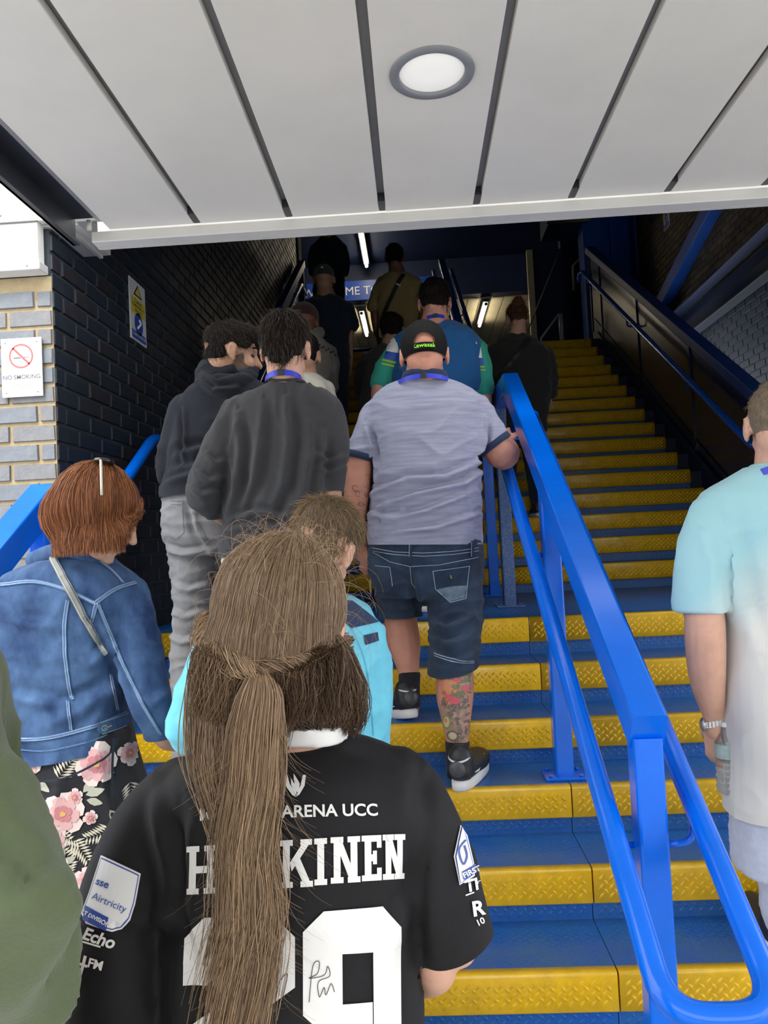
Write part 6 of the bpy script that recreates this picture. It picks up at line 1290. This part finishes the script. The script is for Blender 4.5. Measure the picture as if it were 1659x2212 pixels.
limb(bm, [(0.783,2.13,1.415,0.046), (0.78,2.12,1.314,0.053), (0.777,2.12,1.226,0.053), (0.789,2.15,1.131,0.046), (0.814,2.19,1.038,0.031), (0.818,2.2,0.997,0.03)])
limb(bm, [(1.214,2.14,1.356,0.054), (1.211,2.14,1.217,0.048), (1.225,2.22,1.048,0.033)])
add_hand(bm, (0.815,2.2,1.006), (.03, .12, -1), (.95, .25, .1), -1, .78, 1.0); add_hand(bm, (1.225,2.22,1.045), (0, .2, -1), (-1, 0, 0), -1, .5)
for x in (.98, 1.13): limb(bm, [(x, 2.16, 1.10, .09), (x, 2.18, .78, .06), (x, 2.2, .44, .036), (x, 2.30, .385, .03)])
fuse('body', bm, .006, SK1, pr_, 2)
bm = bmesh.new(); torso(bm, tr); limb(bm, la, round_=False, n=20); limb(bm, ra)
TG = bpy.data.materials.new('pale_blue_to_white_cotton'); TG.use_nodes = True; t_ = TG.node_tree; b_ = t_.nodes['Principled BSDF']; b_.inputs['Roughness'].default_value = .85; b_.inputs['Sheen Weight'].default_value = .15; b_.inputs['Specular IOR Level'].default_value = .2
tc_ = t_.nodes.new('ShaderNodeTexCoord'); sx_ = t_.nodes.new('ShaderNodeSeparateXYZ'); mr = t_.nodes.new('ShaderNodeMapRange'); mx = t_.nodes.new('ShaderNodeMix'); mx.data_type = 'RGBA'
t_.links.new(tc_.outputs['Object'], sx_.inputs[0]); ad = t_.nodes.new('ShaderNodeMath'); ad.operation = 'MULTIPLY_ADD'; ad.inputs[1].default_value = -.9; t_.links.new(sx_.outputs['X'], ad.inputs[0]); t_.links.new(sx_.outputs['Z'], ad.inputs[2])
mr.inputs['From Min'].default_value = .48; mr.inputs['From Max'].default_value = .72; t_.links.new(ad.outputs[0], mr.inputs['Value']); t_.links.new(mr.outputs[0], mx.inputs['Factor'])
mx.inputs['A'].default_value = (.66, .66, .63, 1); mx.inputs['B'].default_value = (.34, .60, .66, 1); t_.links.new(mx.outputs['Result'], b_.inputs['Base Color'])
ts = fuse('t_shirt', bm, .0075, TG, pr_, 3, [('w', .004, (6, 8, 8), .8), ('f', 0.0150, .018, [(0.838,2.1,1.603), (0.85,2.1,1.489), (0.861,2.1,1.375), (0.888,2.1,1.236)]), ('f', -.007, .014, [(0.828,2.1,1.515), (0.829,2.1,1.414), (0.828,2.1,1.326)]), ('f', 0.0112, .014, [(0.773,2.1,1.556), (0.786,2.1,1.467), (0.773,2.1,1.367)]), ('f', 0.0100, .012, [(0.857,2.1,1.325), (0.922,2.1,1.372), (0.974,2.1,1.408)])], [((0.972,2.16,0.785), (.05, 0, -1), .5)])
bm = bmesh.new(); torso(bm, [(1.011,2.13,1.714,0.08,0.066), (1.012,2.13,1.734,0.072,0.062)]); fuse('collar', bm, .0055, TG, ts, 2); lanyard(pr_, M, (0.999,2.1,1.719), .068)
hc_ = hair_cap(M, [((0, -.020, .034), (.078, .094, .094))], mat('hair_base_ash', (.16, .12, .08), .7, var=.3, vscale=60), pr_)
short_hair(hc_, 1600, .010, down_flow(M), HBO, .0006, lift=.9)
legs(pr_, [[(.98, 2.16, 1.12, .09), (.98, 2.18, .78, .08), (.98, 2.2, .47, .066)], [(1.13, 2.16, 1.12, .09), (1.13, 2.18, .78, .08), (1.13, 2.2, .47, .07)]], SHORTB, [(0.986,2.16,0.842,0.146,0.125), (0.985,2.17,0.712,0.144,0.13), (0.977,2.17,0.611,0.138,0.12)])
for x in (.98, 1.13): shoe(pr_, (x, 2.22, .34), 1, SHOEB, SOLEW)
bm = bmesh.new(); WM = mat('steel_watch', (.55, .55, .55), .25, metal=.9); c0 = V((0.816,2.195,1.023)); n = 22
for k in range(n):
    a = 2*math.pi*k/n; p = c0+V((.032*math.cos(a), .030*math.sin(a), .010*math.cos(a))); box_bm(bm, p.x-.0045, p.x+.0045, p.y-.0045, p.y+.0045, p.z-.009, p.z+.009, .001)
wt = from_bm('watch_strap', bm, WM, pr_); bm = bmesh.new(); ell(bm, tuple(c0+V((-.034, -.006, -.012+.002))), (.008, .018, .019), None); from_bm('watch_face', bm, WM, pr_, True)
# bottle
bt = thing('water_bottle', 'clear ribbed plastic water bottle with green label held by its neck', 'bottle', (0, 0, 0)); c0 = V((0.836,2.17,0.984)); c1 = V((0.833,2.17,0.828)); ax = (c1-c0).normalized(); H_ = (c1-c0).length
PET_ = mat('clear_bottle_plastic', (.93, .95, .93), .05, trans=.95, spec=.6); u_ = ax.cross(V((0, 1, 0))).normalized(); v_ = ax.cross(u_)
def lathe(prof, m_, nm_, par, n=30, sm=True):
    bm = bmesh.new(); loft(bm, [[c0+ax*(t*H_)+(u_*math.cos(2*math.pi*j/n)+v_*math.sin(2*math.pi*j/n))*r for j in range(n)] for t, r in prof]); bmesh.ops.recalc_face_normals(bm, faces=bm.faces); return from_bm(nm_, bm, m_, par, sm)
pf = [(-.18, .012), (-.08, .014), (.02, .024), (.10, .030), (.35, .031)]
for k in range(5): t0 = .40+k*.105; pf += [(t0, .031), (t0+.03, .027), (t0+.06, .031)]
pf += [(.94, .031), (.99, .027), (1., .018)]
lathe(pf, PET_, 'bottle_body', bt); lathe([(.12, .0312), (.13, .0318), (.36, .0318), (.37, .0312)], mat('green_label', (.16, .30, .22), .4, col2=(.40, .46, .48), vscale=30), 'label_band', bt); lathe([(-.26, .012), (-.26, .0145), (-.18, .0150), (-.17, .013)], WHT, 'cap', bt)
S10 = Sheet((0.813,2.12,0.948), (1.304,2.12,0.93), (0.781,2.12,0.454), 1568, 1630); tb_ = bvh(bt.children[1]); dR = (.41, 1, -.28)
drape(polys('label_oval', [[S10(1563+17*math.cos(t), 1633+13*math.sin(t)) for t in np.linspace(0, 6.28, 22)[:-1]]], BWH, bt), tb_, dR, off=.001, maxlen=.008)
for s_, u, v, h in (('HIGHLAND', 1546, 1632, 8), ('SPRING', 1552, 1643, 7)): sheet_text(S10, s_, u, v, h, BLK, bt, tb_, d=dR, off=.0018, bold=.02, sx=.82)

# ---------------------------------------------------------------- green sleeved person at the left edge
pq = person('person in olive green sweatshirt whose bulky sleeve fills the left edge')
tr = [(-0.522,0.72,1.524,0.037,0.06), (-0.534,0.74,1.472,0.086,0.11), (-0.545,0.75,1.415,0.099,0.13), (-0.542,0.75,1.304,0.103,0.13), (-0.543,0.75,1.167,0.105,0.13), (-0.547,0.75,1.032,0.104,0.13)]
ra = [(-0.477,0.74,1.442,0.046), (-0.452,0.72,1.383,0.049), (-0.423,0.7,1.327,0.052), (-0.399,0.69,1.267,0.053), (-0.396,0.7,1.208,0.052), (-0.411,0.74,1.134,0.05)]
M = headM((-0.535,0.74,1.588), -10, -5, 0, 1.0); bm = bmesh.new(); add_head(bm, M); limb(bm, [tuple(M @ V((0, -.01, -.04)))+(.055,), (-0.537,0.74,1.504,0.03)]); torso(bm, sc_r(tr, .86, .82)); limb(bm, sc_l(ra, .55)); limb(bm, [(-0.422,0.78,1.156,0.026), (-0.485,0.95,1.048,0.02)]); add_hand(bm, (-0.494,0.97,1.036), (.1, 1, 0), (0, 0, -1), -1, .6)
limb(bm, sc_l([(-0.625,0.74,1.448,0.047), (-0.639,0.72,1.274,0.047), (-0.702,0.8,1.119,0.037)], .55)); limb(bm, [(-.62, .74, .95, .1), (-.62, .74, .5, .065), (-.62, .72, .08, .04), (-.62, .8, .04, .035)]); limb(bm, [(-.44, .74, .95, .1), (-.44, .74, .5, .065), (-.44, .72, .08, .04), (-.44, .8, .04, .035)])
fuse('body', bm, .007, SK1, pq, 2)
bm = bmesh.new(); torso(bm, tr); limb(bm, ra, n=24); limb(bm, [(-0.625,0.74,1.448,0.047), (-0.639,0.72,1.274,0.047), (-0.702,0.8,1.119,0.037)]); limb(bm, [(-0.393,0.73,1.24,0.025), (-0.381,0.74,1.208,0.028), (-0.395,0.75,1.15,0.028)], n=18)
sw = fuse('sweatshirt', bm, .007, GREEN, pq, 4, [('w', .014, (6, 8, 4), 1.0), ('n', .010, (9, 9, 7)), ('f', -0.0250, .014, [(-0.332,0.6,1.383), (-0.318,0.6,1.346), (-0.307,0.6,1.317)]), ('f', 0.0275, .022, [(-0.362,0.65,1.296), (-0.338,0.65,1.272), (-0.331,0.65,1.233)]), ('f', 0.0225, .016, [(-0.35,0.65,1.273), (-0.335,0.65,1.249), (-0.344,0.65,1.21)])])
legs(pq, [[(-.62, .74, .98, .12), (-.62, .74, .5, .09), (-.62, .72, .10, .07)], [(-.44, .74, .98, .12), (-.44, .74, .5, .09), (-.44, .72, .10, .07)]], BEI, [(-0.541,0.75,1.077,0.109,0.13), (-0.543,0.75,0.996,0.109,0.13)])
hc_ = hair_cap(M, MAN_HAIR, HDK, pq)
for x in (-.62, -.44): shoe(pq, (x, .66, 0), 1, SHOEB, SOLEW)

# ---------------------------------------------------------------- people further up the stairs
def climber(label, hd, yaw, pitch, hs_, tr, la, ra, fl_, fr_, skinm, top, trous, topname, hairm, strand, hips=None, feetY=None, vox=.009, long_=False, fat=1., folds=True, hair=MAN_HAIR, capm=None, extra=None, legx=None, arm=.62, hand=True):
    p = person(label); M = headM(hd, yaw, pitch, 0, hs_)
    bm = bmesh.new(); add_head(bm, M, fat=fat); nb = tr[0]; limb(bm, [tuple(M @ V((0, -.015, -.03)))+(.056,), (nb[0], nb[1], nb[2]-.02, nb[3]*.9)])
    torso(bm, sc_r(tr, .86, .82)); limb(bm, sc_l(la, arm)); limb(bm, sc_l(ra, arm))
    for f_ in (fl_, fr_): 
        if f_: limb(bm, f_)
    if hand:
        for f_, s_ in ((fl_ or la, 1), (fr_ or ra, -1)): q = f_[-1]; q0 = f_[-2]; add_hand(bm, q[:3], V(q[:3])-V(q0[:3]), (s_*.9, .2, 0), -s_, .6, .95)
    b_ = tr[-1]; cx, cy, cz = b_[0], b_[1], b_[2]; lg = []
    for k, s_ in enumerate((-1, 1)):
        fy = cy+(.06 if s_ < 0 else -.10); gz = stepz(fy+.08); x = cx+s_*.095; hz_ = cz+.02
        lg.append([(x, cy, hz_, .085), (x, (cy+fy)/2-.02, (hz_+gz)/2+.03, .062), (x, fy, gz+.09, .042)]); limb(bm, lg[-1]+[(x, fy+.09, gz+.05, .036)]); shoe(p, (x, fy-.05, gz), 1, SHOEB, SOLEW)
    fuse('body', bm, vox*.85, skinm, p, 2)
    bm = bmesh.new(); torso(bm, tr); limb(bm, la); limb(bm, ra)
    t_ = fuse(topname, bm, vox, top, p, 3, [('w', .009, (5, 6, 9), .8), ('n', .005, (9, 9, 9))] if folds else None)
    hp_ = [(cx, cy, cz+.10, b_[3]*.93, b_[4]*.9), (cx, cy, cz, b_[3]*.97, b_[4]*.95), (cx, cy, cz-.10, b_[3]*.93, b_[4]*.9)]
    legs(p, [[(q[0], q[1], q[2], q[3]*1.22) for q in g] for g in lg], trous, hp_, vox)
    if hairm:
        hc_ = hair_cap(M, hair, hairm, p, .007, [('n', .005, (30, 30, 30))])
        if strand: short_hair(hc_, 1100, .03, down_flow(M), strand, .0010, lift=.3, jit=.3)
    if capm:
        bm = bmesh.new(); ell(bm, (0, -.010, .045), (.087, .106, .086), M, 24); c_ = fuse('cap', bm, .006, capm, p, 2, None, [(tuple(M @ V((0, -.01, .018))), tuple(M.to_3x3() @ V((0, .06, -1))), .3)]); bm = bmesh.new(); ell(bm, (0, .115, .022), (.07, .07, .010), M, 16); fuse('brim', bm, .006, capm, c_, 2)
    return p, M, t_
# steward in the blue vest
p, M, t_ = climber('steward in sleeveless blue vest over green and white sleeved shirt', (0.161,3.95,2.809), 0, -16, 1.04,
    [(0.158,3.95,2.7,0.102,0.065), (0.163,3.96,2.653,0.183,0.1), (0.161,3.97,2.562,0.235,0.14), (0.148,3.98,2.367,0.237,0.15), (0.134,3.98,2.146,0.23,0.155), (0.124,3.98,1.95,0.229,0.155)],
    [(-0.029,3.97,2.593,0.074), (-0.097,3.96,2.501,0.066), (-0.145,3.96,2.424,0.061)], [(0.352,3.97,2.57,0.073), (0.388,3.96,2.447,0.056), (0.397,3.96,2.344,0.051)],
    [(-0.145,3.96,2.424,0.046), (-0.16,3.98,2.323,0.042), (-0.158,4.06,2.249,0.035), (-0.143,4.12,2.194,0.028)], [(0.397,3.96,2.344,0.041), (0.394,3.98,2.254,0.039), (0.383,4.08,2.159,0.028)], SK2, TEAL, NAVT, 'shirt', HDK, HBK)
bm = bmesh.new(); torso(bm, [(0.158,3.95,2.71,0.107,0.068), (0.163,3.96,2.668,0.188,0.106), (0.162,3.97,2.599,0.235,0.148), (0.148,3.98,2.367,0.24,0.158), (0.134,3.98,2.146,0.235,0.162), (0.127,3.98,2.011,0.234,0.162)]); vs_ = fuse('vest', bm, .008, VEST, p, 3, [('w', .009, (5, 6, 5), .8), ('f', -0.0125, .016, [(0.15,3.8,2.615), (0.152,3.8,2.425), (0.13,3.8,2.237)])])
tree = bvh(t_); S11 = Sheet((0.049,3.8,2.478), (0.975,3.8,2.424), (0.002,3.8,1.542), 900, 780)
for nm_, m_, pts in (('sleeve_band', WHT, [[(836, 722), (852, 712), (862, 758), (832, 752)], [(1030, 716), (1042, 735), (1046, 768), (1028, 768)]]), ('sleeve_band', BLUP, [[(832, 752), (862, 758), (858, 776), (826, 768)], [(1026, 768), (1048, 768), (1050, 784), (1026, 784)]]),
                   ('sleeve_stripe', mat('lime_stripe', (.35, .55, .05), .7), [[(824, 770), (858, 778), (858, 782), (823, 774)], [(822, 778), (856, 786), (856, 790), (821, 782)], [(1026, 786), (1052, 786), (1052, 789), (1026, 789)], [(1026, 793), (1054, 793), (1054, 796), (1026, 796)]])):
    for q in pts: drape(polys(nm_, [[S11(*a) for a in q]], m_, t_), tree, (0, 1, .12), off=.002, maxlen=.02)
lanyard(p, M, (0.159,3.93,2.724), .066)
# woman with a bun, right of the railing
p, M, t_ = climber('woman with auburn bun in dark olive jumper carrying a cross strap bag', (0.871,5.85,3.247), 6, -18, 1.02,
    [(0.864,5.85,3.131,0.082,0.06), (0.868,5.86,3.076,0.166,0.1), (0.88,5.87,2.979,0.233,0.14), (0.873,5.88,2.782,0.244,0.16), (0.854,5.88,2.565,0.229,0.16), (0.84,5.88,2.366,0.211,0.15)],
    [(0.677,5.87,3.01,0.065), (0.636,5.87,2.793,0.058), (0.651,5.95,2.644,0.047)], [(1.076,5.87,2.968,0.068), (1.109,5.87,2.784,0.061), (1.111,5.92,2.667,0.051)], None, None, SK1, DGREY, NAVT, 'jumper', mat('hair_base_bun', (.05, .018, .010), .7), HRED, vox=.010)
bm = bmesh.new(); ell(bm, (0, -.095, .085), (.042, .038, .042), M); b2 = fuse('hair_bun', bm, .006, MATS['hair_base_bun'], p, 2, [('w', .010, (30, 30, 30), .4)]); short_hair(b2, 500, .03, lambda c: np.cross(c-np.array(M @ V((0, -.095, .085))), [0, 1, .3]), HRED, .0010, lift=.3)
tree = bvh(t_); S12 = Sheet((0.837,5.7,2.816), (2.21,5.7,2.735), (0.76,5.7,1.421), 1120, 800); ribbon(S12, [(1146, 726), (1120, 765), (1090, 800), (1062, 845)], 9, 'bag_strap', BLK, p, tree, off=.006)
# man in the khaki t-shirt
p, M, t_ = climber('man in khaki t-shirt with black strap across his back', (-0.067,6.8,4.142), 0, -4, 1.04,
    [(-0.048,6.8,4.012,0.093,0.062), (-0.042,6.8,3.969,0.16,0.09), (-0.051,6.81,3.887,0.207,0.125), (-0.059,6.82,3.72,0.199,0.13), (-0.068,6.82,3.549,0.182,0.13), (-0.07,6.82,3.43,0.169,0.13)],
    [(-0.188,6.8,3.927,0.063), (-0.253,6.8,3.811,0.055), (-0.283,6.8,3.71,0.053)], [(0.107,6.8,3.908,0.063), (0.151,6.8,3.786,0.055), (0.163,6.8,3.683,0.053)], [(-0.274,6.8,3.727,0.04), (-0.273,6.82,3.583,0.036), (-0.262,6.9,3.476,0.026)], [(0.155,6.8,3.7,0.04), (0.149,6.9,3.559,0.03)], SK4, KHA, NAVT, 't_shirt', HDK, HBK, vox=.010)
tree = bvh(t_); S13 = Sheet((-0.052,6.65,3.708), (1.577,6.65,3.606), (-0.134,6.65,2.057), 860, 650); o = ribbon(S13, [(872, 588), (858, 612), (842, 645), (828, 676)], 9, 'bag_strap', BLK, p, tree, off=.006); ribbon(S13, [(856, 611), (865, 615)], 3, 'strap_buckle', WHT, o, tree, off=.009)
# man in the green cap
p, M, t_ = climber('heavy set man in dark navy t-shirt and dark green cap', (-0.667,6.3,3.805), 0, -6, 1.04,
    [(-0.657,6.3,3.681,0.102,0.065), (-0.65,6.3,3.633,0.163,0.1), (-0.657,6.31,3.549,0.221,0.14), (-0.674,6.32,3.283,0.209,0.16), (-0.683,6.32,3.046,0.199,0.16), (-0.692,6.32,2.908,0.193,0.16)],
    [(-0.827,6.3,3.584,0.067), (-0.889,6.3,3.449,0.057), (-0.916,6.3,3.371,0.055)], [(-0.49,6.3,3.563,0.067), (-0.455,6.3,3.462,0.059), (-0.442,6.3,3.402,0.055)], [(-0.915,6.3,3.391,0.039), (-0.918,6.35,3.226,0.032)], [(-0.457,6.3,3.423,0.041), (-0.48,6.3,3.266,0.037), (-0.487,6.38,3.108,0.028)], SK3, NAVT, NAVT, 't_shirt', None, None, capm=OLV, vox=.010, fat=1.08)
bm = bmesh.new(); ell(bm, (0, -.117, .062), (.012, .004, .008), M); from_bm('cap_badge', bm, WHT, p)
# person in the grey hoodie with the checked band
p, M, t_ = climber('person in grey hoodie with checked band and maroon cap', (-0.593,4.4,2.876), 0, -14, 1.0,
    [(-0.589,4.4,2.803,0.08,0.062), (-0.602,4.41,2.76,0.145,0.1), (-0.608,4.42,2.693,0.18,0.13), (-0.612,4.43,2.529,0.176,0.14), (-0.62,4.43,2.336,0.163,0.14), (-0.626,4.43,2.198,0.157,0.14)],
    [(-0.748,4.42,2.716,0.058), (-0.781,4.42,2.593,0.052), (-0.788,4.5,2.498,0.045)], [(-0.471,4.42,2.707,0.06), (-0.449,4.42,2.601,0.052), (-0.466,4.48,2.489,0.044)], None, None, SK4, GHOOD, NAVT, 'hoodie', None, None, capm=MAR)
bm = bmesh.new(); limb(bm, [(-0.678,4.4,2.825,0.041), (-0.616,4.34,2.778,0.046), (-0.551,4.34,2.779,0.046), (-0.51,4.42,2.832,0.036)]); fuse('hood', bm, .008, GHOOD, t_, 3)
tree = bvh(t_); S14 = Sheet((-0.47,4.25,2.643), (0.577,4.25,2.581), (-0.519,4.25,1.59), 700, 770)
bb = ribbon(S14, [(600, 742), (640, 738), (680, 742), (722, 758)], 11, 'checked_band', GHOOD, t_, tree, off=.003)
for k in range(26):
    u = 602+k*4.6; v = 742-3.2*math.sin((u-600)/80*1.5)+max(0, u-680)*.38; drape(polys('check', [[S14(u, v-4.5+(k % 2)*4.5), S14(u+3.6, v-4.5+(k % 2)*4.5), S14(u+3.6, v+(k % 2)*4.5), S14(u, v+(k % 2)*4.5)]], BLK, t_), tree, off=.005)
# person in the cream shirt just beyond the charcoal jumper
climber('person in cream shirt mostly hidden beyond the charcoal jumper', (-0.475,3.42,2.429), 0, -18, .96,
    [(-0.478,3.42,2.359,0.075,0.06), (-0.495,3.42,2.33,0.123,0.09), (-0.496,3.43,2.272,0.148,0.12), (-0.502,3.43,2.122,0.138,0.13), (-0.506,3.43,1.952,0.13,0.13), (-0.509,3.43,1.845,0.128,0.13)],
    [(-0.609,3.42,2.298,0.049), (-0.636,3.42,2.171,0.042), (-0.645,3.5,2.075,0.033)], [(-0.377,3.42,2.284,0.045), (-0.37,3.42,2.156,0.038), (-0.388,3.5,2.061,0.032)], None, None, SK3, BEIW, NAVT, 'shirt', HDK, None)
# dark child figure left of the steward
climber('person in dark jumper half hidden beyond the steward and the capped man', (-0.088,4.75,2.898), 0, -10, .95,
    [(-0.098,4.75,2.818,0.077,0.058), (-0.1,4.76,2.782,0.142,0.09), (-0.109,4.77,2.705,0.185,0.12), (-0.123,4.78,2.544,0.191,0.13), (-0.13,4.78,2.366,0.18,0.13), (-0.137,4.78,2.218,0.168,0.13)],
    [(-0.244,4.76,2.725,0.062), (-0.293,4.76,2.58,0.056), (-0.278,4.82,2.477,0.045)], [(0.032,4.76,2.709,0.059), (0.054,4.76,2.56,0.053), (0.043,4.85,2.458,0.042)], None, None, SK3, DGREY, NAVT, 'jumper', HDK, HBK)
# dark figure at the very top
climber('dark clothed person highest up the stairs under the canopy edge', (-0.842,8.9,5.448), 0, 0, 1.0,
    [(-0.863,8.9,5.257,0.1,0.06), (-0.865,8.9,5.2,0.156,0.09), (-0.87,8.9,5.099,0.212,0.12), (-0.88,8.9,4.874,0.201,0.13), (-0.888,8.9,4.706,0.189,0.13), (-0.893,8.9,4.605,0.184,0.13)],
    [(-1.024,8.9,5.137,0.061), (-1.076,8.9,4.988,0.056), (-1.089,8.95,4.849,0.045)], [(-0.713,8.9,5.117,0.061), (-0.675,8.9,4.962,0.055), (-0.687,8.95,4.824,0.045)], None, None, SK3, NAVT, NAVT, 'jacket', HDK, None, vox=.012, hand=False)
